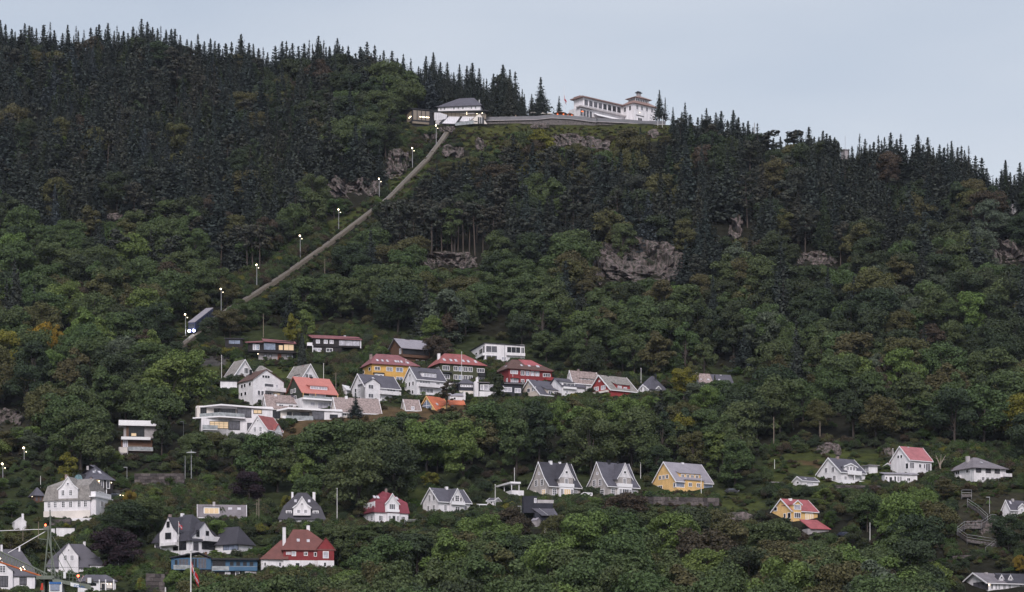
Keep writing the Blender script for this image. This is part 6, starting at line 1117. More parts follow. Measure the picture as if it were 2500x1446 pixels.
def tube_np(pts, radii, n=5):
    """A tapering limb along points."""
    vs_, fs = [], []
    for i, (p0, r) in enumerate(zip(pts, radii)):
        d = Vector(pts[min(i + 1, len(pts) - 1)]) - Vector(pts[max(i - 1, 0)]); d.normalize()
        t = d.orthogonal().normalized(); w = d.cross(t)
        for k in range(n):
            a = 2 * math.pi * k / n; vs_.append(Vector(p0) + (t * math.cos(a) + w * math.sin(a)) * r)
    for i in range(len(pts) - 1):
        for k in range(n): fs.append((i * n + k, i * n + (k + 1) % n, (i + 1) * n + (k + 1) % n, (i + 1) * n + k))
    return np.array([tuple(v) for v in vs_]), np.array(fs)

def join_np(parts):
    V, Q, o = [], [], 0
    for v, q in parts:
        V.append(v); Q.append(q + o); o += len(v)
    return np.concatenate(V), np.concatenate(Q)

# every template is one unit tall tree scaled up later: height 1, so leaf sizes are fractions of the height
def t_broad(seed, rad=.42, lobes=32, top=1.0, base=.02, per=230, leaf=.024, flat=1.0):
    R = np.random.default_rng(seed)
    cz, rz = (top + base) / 2, (top - base) / 2
    trunk = [tube_np([(0, 0, -.08), (R.uniform(-.02, .02), 0, .25), (R.uniform(-.04, .04), R.uniform(-.04, .04), .62)], [.026, .020, .008])]
    cl, nl = [], []
    for i in range(lobes):
        u = R.uniform(-1, 1) ** 1; a = R.uniform(0, 2 * math.pi); u = max(-.95, u * .98 + .03)
        s = math.sqrt(max(0, 1 - u * u)); f = R.uniform(.50, .92)
        wob = 1 + .22 * math.sin(3 * a + seed) * s
        p0 = np.array([rad * s * math.cos(a) * f * wob, rad * s * math.sin(a) * f * wob, cz + rz * u * f * flat])
        r = rad * R.uniform(.22, .44)
        if i < 9: trunk.append(tube_np([(0, 0, R.uniform(.22, .4)), tuple(p0 * np.array([.5, .5, .85])), tuple(p0)], [.009, .006, .002], 4))
        k = int(per * (r / (.33 * rad)) ** 2)
        d = R.normal(0, 1, (k, 3)); d[:, 2] = np.abs(d[:, 2]) * 1.0 - .35 * R.random(k); d /= np.linalg.norm(d, axis=1)[:, None]
        rr = r * R.uniform(.72, 1.08, k)[:, None]
        q = p0 + d * rr * np.array([1, 1, .9])
        cl.append(q); nl.append(d * 1.0 + np.array([0, 0, .25]))
    c = np.concatenate(cl); nn = np.concatenate(nl)
    zmax = c[:, 2].max(); c[:, 2] *= 1.0 / zmax
    return join_np(trunk), quads_from(c, nn, np.full(len(c), leaf), R)

def t_spruce(seed, wid=.25, whorls=30, dens=1.0, bare=.06, ragged=.25, leaf=.034):
    R = np.random.default_rng(seed)
    trunk = [tube_np([(0, 0, -.06), (0, 0, .5), (0, 0, .995)], [.016, .010, .0015])]
    cl, nl, sl = [], [], []
    for w in range(whorls):
        z = bare + (1 - bare) * (max(0.0, w + R.uniform(-.3, .3)) / whorls) ** .92
        if z > .985: continue
        Lz = wid * 1.12 * (1 - z) ** 1.05 * R.uniform(1 - ragged, 1 + ragged * .7) + .006
        nb = max(4, int((8.5 - 3.2 * z) * dens + R.uniform(0, 2)))
        a0 = R.uniform(0, 6.28)
        for b in range(nb):
            a = a0 + 2 * math.pi * b / nb + R.uniform(-.35, .35); L = Lz * R.uniform(.55, 1.12)
            dx, dy = math.cos(a), math.sin(a); drop = R.uniform(.22, .5) - .55 * (z > .8)
            m = max(2, int(L / .022))
            f = (np.arange(m) + .6) / m
            q = np.stack([dx * L * f, dy * L * f, z - L * drop * f + L * .32 * f ** 2.4], 1) + R.normal(0, .004, (m, 3))
            cl.append(q); nl.append(np.tile([dx * .5, dy * .5, 1.0], (m, 1))); sl.append(leaf * (1.15 - .55 * f) * (1.15 - .62 * z))
            # hanging sprays
            m2 = max(1, int(m * .7)); f2 = R.uniform(.2, 1, m2)
            q2 = np.stack([dx * L * f2, dy * L * f2, z - L * drop * f2 - .012], 1) + R.normal(0, .006, (m2, 3))
            cl.append(q2); nl.append(np.tile([dx, dy, .15], (m2, 1))); sl.append(np.full(m2, leaf * .85 * (1.1 - .62 * z)))
    c = np.concatenate(cl); nn = np.concatenate(nl); s = np.concatenate(sl)
    v, q = quads_from(c, nn, s, R, 1.15)
    # leader
    v2, q2 = quads_from(np.stack([np.zeros(8), np.zeros(8), np.linspace(.93, .995, 8)], 1), R.normal(0, 1, (8, 3)), np.full(8, .014), R)
    return join_np(trunk), join_np([(v, q), (v2, q2)])

def t_pine(seed, lobes=16, bare=.5, rad=.24, leaf=.034, per=58):
    R = np.random.default_rng(seed)
    bend = R.uniform(-.05, .05)
    trunk = [tube_np([(0, 0, -.06), (bend * .5, 0, .4), (bend, bend * .4, .93)], [.017, .013, .003])]
    cl, nl = [], []
    for i in range(lobes):
        z = bare + (1 - bare) * (i + R.uniform(.2, .9)) / lobes
        a = R.uniform(0, 6.28); f = R.uniform(.25, .95) * (1 - .55 * ((z - bare) / (1 - bare)) ** 2)
        p0 = np.array([bend + rad * f * math.cos(a), rad * f * math.sin(a), z - .03]); r = rad * R.uniform(.25, .46)
        trunk.append(tube_np([(bend * z, 0, z - .06), tuple(p0)], [.005, .002], 4))
        k = int(per * (r / (.35 * rad)) ** 2); d = R.normal(0, 1, (k, 3)); d /= np.linalg.norm(d, axis=1)[:, None]
        cl.append(p0 + d * (r * R.uniform(.5, 1.05, k))[:, None] * np.array([1, 1, .38])); nl.append(d + np.array([0, 0, .7]))
    c = np.concatenate(cl); nn = np.concatenate(nl); c[:, 2] /= max(1, c[:, 2].max())
    return join_np(trunk), quads_from(c, nn, np.full(len(c), leaf), R)

def t_column(seed, rad=.12, k=1500, leaf=.03, power=.6):
    R = np.random.default_rng(seed)
    z = R.random(k); a = R.uniform(0, 6.28, k); r = rad * (1 - z) ** power * np.minimum(1, .5 + z * 4) * R.uniform(.75, 1.08, k) * (1 + .12 * np.sin(5 * a + 9 * z))
    c = np.stack([r * np.cos(a), r * np.sin(a), .03 + .97 * z], 1); nn = np.stack([np.cos(a), np.sin(a), np.full(k, .35)], 1)
    return tube_np([(0, 0, -.06), (0, 0, .9)], [.02, .003]), quads_from(c, nn, np.full(k, leaf), R)

def t_bush(seed, lobes=16, per=120, leaf=.058):
    R = np.random.default_rng(seed); cl, nl = [], []
    for i in range(lobes):
        a = R.uniform(0, 6.28); f = R.uniform(0, .62); p0 = np.array([f * math.cos(a), f * math.sin(a), R.uniform(.2, .72) * (1.15 - f)]); r = R.uniform(.24, .40)
        k = int(per * (r / .32) ** 2); d = R.normal(0, 1, (k, 3)); d[:, 2] = np.abs(d[:, 2]); d /= np.linalg.norm(d, axis=1)[:, None]
        cl.append(p0 + d * (r * R.uniform(.7, 1.08, k))[:, None] * np.array([1, 1, .85])); nl.append(d + np.array([0, 0, .4]))
    c = np.concatenate(cl); nn = np.concatenate(nl); c[:, 2] /= c[:, 2].max()
    return tube_np([(0, 0, -.2), (.05, 0, .5)], [.05, .02], 4), quads_from(c, nn, np.full(len(c), leaf), R)

SHAPES = {
    'broad': [t_broad(1), t_broad(2, .38, 28), t_broad(3, .46, 34, flat=.9), t_broad(4, .34, 27, base=.0), t_broad(5, .44, 33), t_broad(6, .30, 25, base=.0)],
    'spruce': [t_spruce(1), t_spruce(2, .21, 32), t_spruce(3, .29, 28, 1.1), t_spruce(4, .21, 24, .8, .1, .4), t_spruce(5, .25, 30, 1.0, .02)],
    'thin': [t_spruce(7, .16, 26, .42, .12, .5, .026), t_spruce(8, .18, 24, .5, .15, .55, .026)],
    'pine': [t_pine(1), t_pine(2, 13, .58), t_pine(3, 19, .4, .27), t_pine(4, 14, .62, .22)],
    'column': [t_column(1), t_column(2, .20, 1700, .034, .8)],
    'bush': [t_bush(1), t_bush(2, 12), t_bush(3, 20)],
}
BARKOF = {'broad': BARK, 'spruce': BARK, 'thin': BARK, 'pine': BARKP, 'column': BARK, 'bush': BARK}
_tm, _cm, _fm = {}, {}, {}
def trunk_mesh(sh, i):
    if (sh, i) not in _tm:
        me = npmesh('trunk', *SHAPES[sh][i][0]); me.materials.append(BARKOF[sh]); _tm[sh, i] = me
    return _tm[sh, i]
def crown_mesh(sh, i, leaf):
    if (sh, i, leaf) not in _cm:
        me = npmesh('crown', *SHAPES[sh][i][1]); me.materials.append(LEAF[leaf]); _cm[sh, i, leaf] = me
    return _cm[sh, i, leaf]
def whole_object(sh, i, leaf):
    """Trunk and crown as one mesh, for the trees of the far wood that nobody could count."""
    if (sh, i, leaf) not in _fm:
        (tv, tq), (cv, cq) = SHAPES[sh][i]
        me = npmesh('wood_tree', np.concatenate([tv, cv]), np.concatenate([tq, cq + len(tv)]))
        me.materials.append(BARKOF[sh]); me.materials.append(LEAF[leaf])
        me.polygons.foreach_set('material_index', np.concatenate([np.zeros(len(tq)), np.ones(len(cq))]).astype(np.int32))
        _fm[sh, i, leaf] = bpy.data.objects.new('wood_tree', me)
    return _fm[sh, i, leaf]

# clipped hedges and garden shrubs
def hedge(px0, py0, px1, py1, hpx, dep, label, leaf='hedge'):
    a, b = G(px0, py0), G(px1, py1); k = a.y / F; e = empty('hedge', a); tag(e, label, 'hedge'); d = b - a; L = d.length; H = hpx * k; R_ = np.random.default_rng(int(px0 * 7 + py0))
    m = int((L * H + L * dep + dep * H) * 9); u = R_.random(m); face = R_.random(m); v = R_.random(m)
    wob = .25 * np.sin(u * L * 1.1) + .2 * np.sin(u * L * 2.7 + 1)
    pts = np.zeros((m, 3)); nn = np.zeros((m, 3)); fr = face < .55
    pts[fr] = np.stack([u[fr] * d.x, u[fr] * d.y - wob[fr] * .6, u[fr] * d.z + v[fr] * (H + wob[fr])], 1); nn[fr] = (0, -1, .4)
    tp = ~fr; pts[tp] = np.stack([u[tp] * d.x, u[tp] * d.y + v[tp] * dep, u[tp] * d.z + H + wob[tp]], 1); nn[tp] = (0, -.2, 1)
    vv, qq = quads_from(pts, nn, np.full(m, .5), R_); me = npmesh('foliage', vv, qq); me.materials.append(LEAF[leaf]); link('foliage', me, e)
    link('core', pymesh('hedge_core', [(0, .3, -1), (d.x, d.y + .3, d.z - 1), (d.x, d.y + dep, d.z - 1), (0, dep, -1), (0, .3, H - .3), (d.x, d.y + .3, d.z + H - .3), (d.x, d.y + dep, d.z + H - .3), (0, dep, H - .3)], [(0, 1, 2, 3), (7, 6, 5, 4), (0, 4, 5, 1), (1, 5, 6, 2), (2, 6, 7, 3), (3, 7, 4, 0)]), e, BARK)
for a in ((205, 1416, 322, 1404, 26, 4, 'long bright green hedge behind the summer house'), (1425, 1206, 1481, 1206, 15, 4, 'dark clipped hedge between the two stone houses', 'dark'), (1372, 1222, 1440, 1220, 12, 4, 'low hedge under the bay window of the stone house'), (920, 1287, 1060, 1286, 7, 3, 'dark low hedge before the wine-red mansard house', 'dark'), (680, 1292, 795, 1290, 13, 4, 'green hedge under the dark mansard house'), (1570, 1216, 1642, 1214, 14, 4, 'green hedge beside the yellow house'), (995, 1236, 1032, 1236, 16, 4, 'bright hedge between the two white houses'), (1065, 1262, 1088, 1262, 8, 3, 'rounded hedge at the corner of the twin gabled house'), (285, 1285, 365, 1290, 22, 5, 'broad hedge behind the big villa garden', 'dark'), (2150, 1168, 2168, 1170, 13, 4, 'clipped block hedge beside the long annexe'), (605, 1362, 660, 1352, 18, 5, 'hedge between the big villa and the red house'), (1500, 940, 1600, 946, 0.01, 1, '')):
    if a[6]: hedge(*a)

TONE = {'fir': 'blackish green', 'blue': 'blue-grey', 'pine': 'dull dark green', 'dark': 'dark green', 'mid': 'mid green', 'fresh': 'fresh bright green', 'olive': 'olive green',
        'brown': 'brownish', 'yellow': 'yellow-green', 'gold': 'golden yellow', 'purple': 'dark purple', 'grey': 'grey-green', 'hedge': 'clipped green', 'heath': 'rusty brown'}
NAME = {'broad': 'leafy_tree', 'spruce': 'spruce_tree', 'thin': 'spruce_tree', 'pine': 'pine_tree', 'column': 'cypress_tree', 'bush': 'shrub'}
WORD = {'broad': 'leafy tree', 'spruce': 'spruce', 'thin': 'thin bare-topped spruce', 'pine': 'pine', 'column': 'columnar tree', 'bush': 'shrub'}
CAT = {'broad': 'tree', 'spruce': 'tree', 'thin': 'tree', 'pine': 'tree', 'column': 'tree', 'bush': 'shrub'}
def tree(sh, i, leaf, px, py, hpx, wid=1.0, label=None, group=None, dy=0.0):
    """One tree rooted where the slope shows at (px, py), hpx tall in the view."""
    g = G(px, py, dy, -.3); k = g.y / F; h = hpx * k
    e = empty(NAME[sh], g, random.uniform(0, 6.28)); e.scale = (h * wid, h * wid, h)
    tag(e, label, CAT[sh], group)
    link('trunk', trunk_mesh(sh, i), e)
    link('crown' if sh != 'bush' else 'foliage', crown_mesh(sh, i, leaf), e)
    return e

TREES = []       # (shape, variant, leaf, px, py, height px, width factor, fixed label or None)
# the skyline, tree by tree: tip of each spruce as it stands against the sky
def sky_tip(x, y, sh='spruce', leaf='fir', h=None, wid=1.0, v=None):
    gy = max(RIDGE(x) + random.uniform(-2, 12), y + random.uniform(78, 118))
    if 970 < x < 1300: gy = RIDGE(x) + random.uniform(-2, 6)
    TREES.append([sh, v if v is not None else random.randrange(len(SHAPES[sh])), leaf, x, gy, gy - y, wid, 'sky'])
k1 = 2.976
_sky0 = sky_tip
def sky_tip(x, y, sh='spruce', leaf='fir', h=None, wid=1.0, v=None):
    if sh == 'pine' and random.random() < .6: sh, leaf = 'spruce', 'fir'
    _sky0(x, y, sh, leaf, h, random.uniform(1.15, 1.75), v)
for x, y, s in [(3,140,0),(40,170,0),(85,205,0),(110,225,0),(152,210,0),(180,165,0),(213,180,0),(232,190,0),(265,200,0),(318,175,0),(365,155,1),(395,215,0),(455,235,0),(492,175,0),(553,182,1),(610,212,1),(660,195,0),(700,190,0),(720,172,0),(785,162,2),(850,182,1),(898,220,0),(930,235,0),(968,187,0),(1028,132,0),(1072,152,0),(1110,190,0),(1145,200,0),(1168,185,1),(1207,208,0),(1245,205,0),(1272,203,2),(1310,250,0),(1358,280,2),(1390,290,0),(1438,240,0),(1485,295,0),(1530,275,0),(1562,290,0),(1590,310,2),(1640,310,0),(1682,298,2),(1752,243,0),(1810,305,0),(1840,312,0),(1880,345,0),(1912,340,1),(1945,375,0),(2000,328,0),(2050,293,0),(2082,292,0),(2125,307,0),(2168,330,0),(2210,310,0),(2247,285,1),(2313,255,0),(2352,285,1),(2395,330,0),(2452,270,0),(2490,330,0)]:
    sky_tip(x / k1, y / k1, ('spruce', 'thin', 'pine')[s], 'pine' if s == 2 else 'fir')
for x, y in [(850,110),(868,128),(880,112),(896,100),(915,108),(937,120),(957,122),(970,140),(985,130),(1003,140),(1022,160),(1040,135),(1058,125),(1075,150),(1092,150),(1108,175),(1122,155),(1140,158),(1153,152),(1170,165),(1188,190),(1205,178),(1228,155),(1245,168),(1258,172),(1275,215)]:
    sky_tip(x, y)
TREES.append(['spruce', 2, 'fir', 1320, 290, 104, 1.25, 'tall lone spruce standing on the summit terrace before the sky'])
TREES.append(['spruce', 3, 'fir', 1365, 288, 56, 1.3, 'small sparse spruce beside the summit flagpole'])
TREES.append(['spruce', 0, 'fir', 1298, 290, 62, 1.3, 'low spruce at the foot of the tall lone summit spruce'])
TREES.append(['spruce', 0, 'fir', 1610, 290, 72, 1.2, 'tall spruce behind the corner of the square white restaurant tower'])
TREES.append(['thin', 0, 'fir', 1624, 296, 60, 1.4, 'sparse spruce beside the two poles at the plateau edge'])
for x, y, s in [(37,140,0),(75,230,0),(130,250,0),(160,230,0),(193,185,0),(222,240,0),(262,215,2),(300,203,0),(345,270,0),(388,197,0),(425,250,0),(460,290,0),(495,278,2),(530,320,0),(563,295,1),(600,390,2),(637,352,2),(680,400,2),(730,388,0),(780,380,2),(820,345,2),(855,350,2),(880,352,0),(937,320,0),(975,390,0),(1010,390,0),(1040,348,0),(1065,370,0),(1090,380,0),(1125,395,0),(1150,430,0),(1250,460,0),(1305,370,1),(1345,405,0),(1380,450,0),(1408,430,0),(1442,382,0),(1465,420,0),(1487,395,0),(1532,360,0),(1575,410,0),(1605,370,0),(1640,450,0),(1690,465,0),(1730,375,0),(1765,450,0),(1800,395,0),(1840,470,0),(1887,448,0),(1920,470,0),(1945,440,0),(1973,423,0),(2018,470,0),(2045,455,0),(2068,490,0),(2098,460,1),(2147,530,0),(2193,545,0),(2230,620,0),(2300,690,0),(2335,640,0),(2365,562,0),(2400,650,0),(2430,670,0),(2470,580,0),(2498,650,0)]:
    sky_tip(1660 + x / k1, 200 + y / k1, ('spruce', 'thin', 'pine')[s], 'pine' if s == 2 else 'fir')

# trees that stand out in the photograph
for sh, v, lf, x, gy, h, w, lb in [
    ('broad', 4, 'purple', 282, 1398, 118, 1.15, 'large dark purple beech behind the white flagpole'),
    ('broad', 1, 'purple', 608, 1240, 95, 1.2, 'dark purple tree above the low grey roofed house'),
    ('bush', 1, 'purple', 648, 1283, 32, .6, 'round purple shrub beside the twin timber poles'),
    ('broad', 0, 'yellow', 1052, 1190, 40, 1.3, 'spreading yellow-green tree behind the white twin gabled house'),
    ('broad', 2, 'yellow', 1668, 1108, 105, .75, 'tall yellow-green maple in the wood below the red house'),
    ('broad', 4, 'yellow', 1655, 1050, 60, .75, 'upper yellow-green maple in the wood below the red house'),
    ('broad', 0, 'gold', 318, 1248, 52, .85, 'small tree turning gold beside the parked dark car'),
    ('broad', 2, 'gold', 105, 905, 120, .8, 'maple turning gold in the wood beyond the villas'),
    ('broad', 5, 'gold', 140, 880, 90, .7, 'slim maple with golden top in the wood beyond the villas'),
    ('broad', 1, 'gold', 683, 1165, 58, .7, 'slim golden tree above the dark mansard house'),
    ('broad', 3, 'gold', 832, 1195, 62, .55, 'thin golden tree behind the tall flagpole'),
    ('broad', 0, 'yellow', 700, 1252, 45, .8, 'yellow-green bush tree beside the mansard house chimney'),
    ('spruce', 2, 'fir', 1040, 830, 150, 1.15, 'huge dark spruce above the dark timber house'),
    ('broad', 5, 'brown', 1098, 842, 96, .85, 'brownish tree beside the huge dark spruce'),
    ('broad', 4, 'brown', 1068, 888, 74, 1.1, 'round rust-brown tree beside the dark timber house'),
    ('column', 0, 'fir', 737, 905, 92, 1.1, 'tall dark cypress between the two black timber houses'),
    ('broad', 5, 'yellow', 715, 855, 92, .7, 'yellow-green tree behind the brown roofed black house'),
    ('broad', 3, 'fresh', 748, 850, 95, .8, 'fresh green tree touching the dark cypress'),
    ('spruce', 2, 'fir', 868, 1018, 62, 1.4, 'dark fir in front of the shingle roofed cottages'),
    ('column', 1, 'olive', 832, 966, 34, 1.2, 'conical clipped yew beside the white garage'),
    ('pine', 2, 'brown', 1090, 1000, 72, 1.1, 'ragged brownish conifer before the white balcony house'),
    ('broad', 3, 'dark', 1212, 985, 78, .95, 'egg-shaped dark green tree before the red apartment house'),
    ('broad', 5, 'brown', 2148, 985, 112, .8, 'reddish brown half-dead birch in the wood'),
    ('broad', 5, 'brown', 2172, 1010, 82, .9, 'second rust-brown tree beside the half-dead birch'),
    ('spruce', 1, 'dark', 1858, 975, 95, 1.1, 'dark spruce rising beside the twin roofed house'),
    ('spruce', 0, 'dark', 1745, 975, 62, 1.2, 'small dark fir before the twin roofed house'),
    ('broad', 4, 'fresh', 1925, 985, 60, .9, 'fresh green round tree in the wood beyond the red house'),
    ('broad', 0, 'fresh', 1785, 1040, 72, .8, 'bright maple with layered crown in the sloping wood'),
    ('broad', 2, 'mid', 1640, 925, 62, .9, 'round green tree behind the small grey roofed house'),
    ('broad', 5, 'olive', 1690, 950, 70, .8, 'olive tree screening the twin roofed house'),
    ('broad', 4, 'grey', 1870, 880, 130, .95, 'pale grey-green willow high above the houses'),
    ('broad', 2, 'fresh', 148, 395, 62, .9, 'lone bright green maple among dark conifers'),
    ('spruce', 2, 'blue', 175, 352, 100, 1.2, 'blue-grey spruce high among dark conifers'),
    ('spruce', 0, 'blue', 352, 412, 112, 1.2, 'blue-grey spruce in the middle of the upper wood'),
    ('spruce', 2, 'blue', 408, 462, 115, 1.2, 'second blue-grey spruce in the upper wood'),
    ('broad', 1, 'gold', 505, 432, 60, .9, 'rust-golden tree in the dark upper wood'),
    ('broad', 4, 'olive', 538, 475, 72, 1.1, 'olive green tree below the rust-golden one'),
    ('broad', 4, 'brown', 1530, 1290, 92, 1.4, 'large bronze-brown tree in front of the stone houses'),
    ('broad', 2, 'brown', 1245, 1330, 95, 1.3, 'bronze tree below the small white garden shed'),
    ('broad', 0, 'olive', 1360, 1335, 80, 1.2, 'broad olive tree beside the black annexe'),
    ('broad', 2, 'olive', 1745, 1330, 92, 1.2, 'broad olive tree below the stone retaining wall'),
    ('broad', 3, 'hedge', 2028, 1290, 45, 1.0, 'rounded bright green tree beside the lower red roof'),
    ('broad', 0, 'gold', 2490, 1400, 48, .8, 'orange-leaved tree above the long low house'),
    ('broad', 0, 'dark', 2462, 1345, 95, 1.0, 'dense dark tree in front of the house at the zigzag path'),
    ('broad', 0, 'fresh', 470, 1452, 70, .9, 'fresh green tree in front of the blue house'),
    ('broad', 2, 'fresh', 425, 1450, 62, .9, 'lower fresh green tree beside the flag mast'),
    ('broad', 0, 'dark', 432, 886, 56, 1.0, 'dark tree covering the foot of the funicular track'),
    ('broad', 3, 'dark', 512, 846, 74, .95, 'dark tree covering the side of the funicular car'),
    ('broad', 0, 'mid', 575, 800, 58, .9, 'green tree hiding the lower track bend'),
    ('broad', 4, 'dark', 548, 820, 60, .9, 'dark round tree under the lower track bend'),
    ('broad', 1, 'dark', 925, 538, 46, .9, 'dark tree hiding a gap of the upper track'),
    ('broad', 2, 'dark', 492, 850, 40, .95, 'low dark bush tree under the funicular headlights'),
    ('broad', 5, 'dark', 395, 1112, 105, .8, 'slim dark tree at the corner of the slab-roofed house'),
    ('broad', 2, 'dark', 2082, 1352, 58, 1.1, 'dark tree below the blue-black car'),
    ('broad', 4, 'mid', 2022, 1348, 50, 1.1, 'green tree below the crimson lean-to roof'),
    ('broad', 1, 'brown', 2158, 1362, 74, 1.0, 'brownish tree beside the pale timber power pole'),
    ('broad', 2, 'mid', 2296, 1452, 64, 1.0, 'green tree beside the long low house'),
    ('bush', 0, 'olive', 2336, 1436, 26, .8, 'olive shrub before the long low house gable'),
    ('broad', 4, 'dark', 2352, 1400, 40, 1.0, 'dark small tree above the long low house gable'),
    ('broad', 3, 'fresh', 388, 1440, 48, .7, 'small fresh green tree on the stone wall'),
]:
    TREES.append([sh, v, lf, x, gy, h, w, lb]); LANDMARKS.append((x, gy - h * .55, 'the ' + ' '.join(lb.split()[:5 if 'turning' not in lb else 3]).replace(' in the', '').replace(' above the', '').replace(' behind the', '').replace(' beside the', '').replace(' of the', '')))
for i, (x, gy, h) in enumerate([(1038, 612, 118), (1052, 618, 132), (1066, 610, 110), (1079, 616, 128), (1092, 608, 120), (1104, 618, 138), (1118, 612, 116), (1131, 620, 134), (1146, 614, 122), (1160, 622, 130), (1010, 600, 110), (990, 606, 122), (968, 598, 112), (590, 662, 112), (604, 670, 126), (618, 664, 118), (634, 672, 124), (572, 656, 108), (1610, 596, 110), (1628, 604, 118), (1586, 600, 104)]):
    TREES.append(['pine', (1, 3)[i % 2], 'pine', x, gy, h, random.uniform(.8, 1.05), 'tall dark pine with bare pale trunk ' + ('above the low rock ledge' if 1030 < x < 1170 else 'beside the upper track' if x > 900 and x < 1030 else 'above the lower track' if x < 900 else 'at the top of the broad cliff')])
N_FIXED = len(TREES)

# ---------------------------------------------------------------- the wood: where the other trees grow
PR = np.array(PROTECT); FT = np.array(FOOT)
sk = sorted([(t[3], t[4] - t[5]) for t in TREES if t[7] == 'sky']); SKX = np.array([s[0] for s in sk]); SKY_ = np.array([s[1] for s in sk])
_TN = [Vector((3.1, 7.7, 0)), Vector((31.0, 2.2, 5))]
def zone(px, py, R0):
    """Which kinds of tree grow where on the hill."""
    class _R:
        q = .5 + .62 * noise.noise(Vector((px / 120., py / 60., 1.7))) + R0.normal(0, .16)
        def choice(s_, a, p=None):
            c_ = np.cumsum(p if p is not None else np.full(len(a), 1 / len(a))); return str(a[min(len(a) - 1, int(np.searchsorted(c_, min(.999, max(0, s_.q)))))])
    R = _R()
    u = min(.999, max(0, .5 + .55 * noise.noise(Vector((px / 90., py / 45., 9.2))) + R0.normal(0, .2)))
    edge = 520 + 90 * math.sin(px / 210.0) + 60 * math.sin(px / 83.0 + 1) - (170 if px < 420 else 0) * 0 + (60 if 600 < px < 1000 else 0)
    if px > 1650: edge += 150
    if 930 < px < 1480 and 470 < py < 650 and u < .72: return ('pine', 'pine') if u < .45 else ('spruce', 'fir')
    if px > 1700 and edge < py < 930: return ('broad', R.choice(['dark', 'grey', 'mid', 'olive', 'fresh', 'brown'], p=[.55, .06, .22, .09, .04, .04])) if u > .15 else ('spruce', 'fir')
    if 1120 < px < 1520 and 300 < py < 372 and R0.random() < .6: return ('broad', 'heathx')
    if 1050 < px < 1550 and 300 < py < 470: return ('broad', R.choice(['olive', 'mid', 'yellow', 'brown', 'dark'], p=[.38, .25, .07, .15, .15])) if u < .8 else ('spruce', 'fir')
    if 820 < px < 1010 and 240 < py < 420: return ('broad', R.choice(['olive', 'dark', 'mid'])) if u < .7 else ('spruce', 'fir')
    if py < edge:
        if u < .62: return ('spruce', R.choice(['fir', 'fir', 'dark', 'pine', 'blue'], p=[.42, .22, .14, .16, .06]))
        if u < .72: return ('pine', 'pine')
        return ('broad', R.choice(['brown', 'olive', 'dark', 'pine'], p=[.14, .26, .36, .24]))
    if py < 700:
        if u < .12: return ('spruce', 'fir')
        if u < .28: return ('pine', 'pine')
        return ('broad', R.choice(['dark', 'mid', 'olive', 'fresh', 'brown'], p=[.36, .38, .14, .08, .04]))
    if py < 1130:
        if u < .05: return ('spruce', 'fir')
        lite = 1 if 900 < px < 1750 else 0
        return ('broad', R.choice(['dark', 'mid', 'olive', 'fresh', 'brown', 'yellow', 'grey'], p=[.24 - .10 * lite, .36, .16 + .02 * lite, .14 + .06 * lite, .03, .03 + .02 * lite, .04]))
    return ('broad', R.choice(['dark', 'mid', 'olive', 'fresh', 'brown', 'yellow', 'grey'], p=[.24, .38, .10, .19, .03, .02, .04]))
LAWN = [g[0] for g in GRASS]
LOWZ = [[(235, 1180), (480, 1185), (650, 1235), (650, 1300), (420, 1310), (225, 1295)], [(0, 1285), (210, 1290), (220, 1345), (0, 1350)], [(640, 1262), (900, 1272), (1090, 1250), (1220, 1225), (1450, 1206), (1800, 1204), (1800, 1240), (1450, 1238), (1080, 1300), (700, 1310)], [(1870, 1100), (2500, 1100), (2500, 1190), (1870, 1215)], [(2320, 1200), (2470, 1200), (2450, 1370), (2320, 1370)], [(470, 850), (900, 800), (1000, 850), (1200, 890), (1420, 930), (1640, 930), (1640, 975), (1200, 1005), (700, 1060), (470, 1080)], [(340, 1380), (640, 1385), (830, 1395), (830, 1470), (340, 1470)], [(960, 295), (1100, 280), (1110, 420), (960, 500)], [(560, 690), (1000, 430), (1010, 480), (620, 760)]]
def in_low(px, py):
    x, y = np.array([px]), np.array([py])
    return any(bool(inside(p_, x, y)[0]) for p_ in LOWZ)
LOWZ = [[(235, 1180), (480, 1185), (650, 1235), (650, 1300), (420, 1310), (225, 1295)], [(0, 1285), (210, 1290), (220, 1345), (0, 1350)], [(640, 1262), (900, 1272), (1090, 1250), (1220, 1225), (1450, 1206), (1800, 1204), (1800, 1240), (1450, 1238), (1080, 1300), (700, 1310)], [(1870, 1100), (2500, 1100), (2500, 1190), (1870, 1215)], [(2320, 1200), (2470, 1200), (2450, 1370), (2320, 1370)], [(470, 850), (900, 800), (1000, 850), (1200, 890), (1420, 930), (1640, 930), (1640, 975), (1200, 1005), (700, 1060), (470, 1080)], [(340, 1380), (640, 1385), (830, 1395), (830, 1470), (340, 1470)], [(960, 295), (1100, 280), (1110, 420), (960, 500)], [(560, 690), (1000, 430), (1010, 480), (620, 760)]]
_gx, _gy = np.meshgrid(np.arange(-400, 2900, 5.0), np.arange(100, 1800, 5.0))
_ml = np.any([inside(p_, _gx, _gy) for p_ in LAWN], 0); _mw = np.any([inside(p_, _gx, _gy) for p_ in LOWZ], 0)
def _look(m_, px, py): return bool(m_[int(min(339, max(0, (py - 100) / 5))), int(min(659, max(0, (px + 400) / 5)))])
def in_lawn(px, py): return _look(_ml, px, py)
def in_low(px, py): return _look(_mw, px, py)
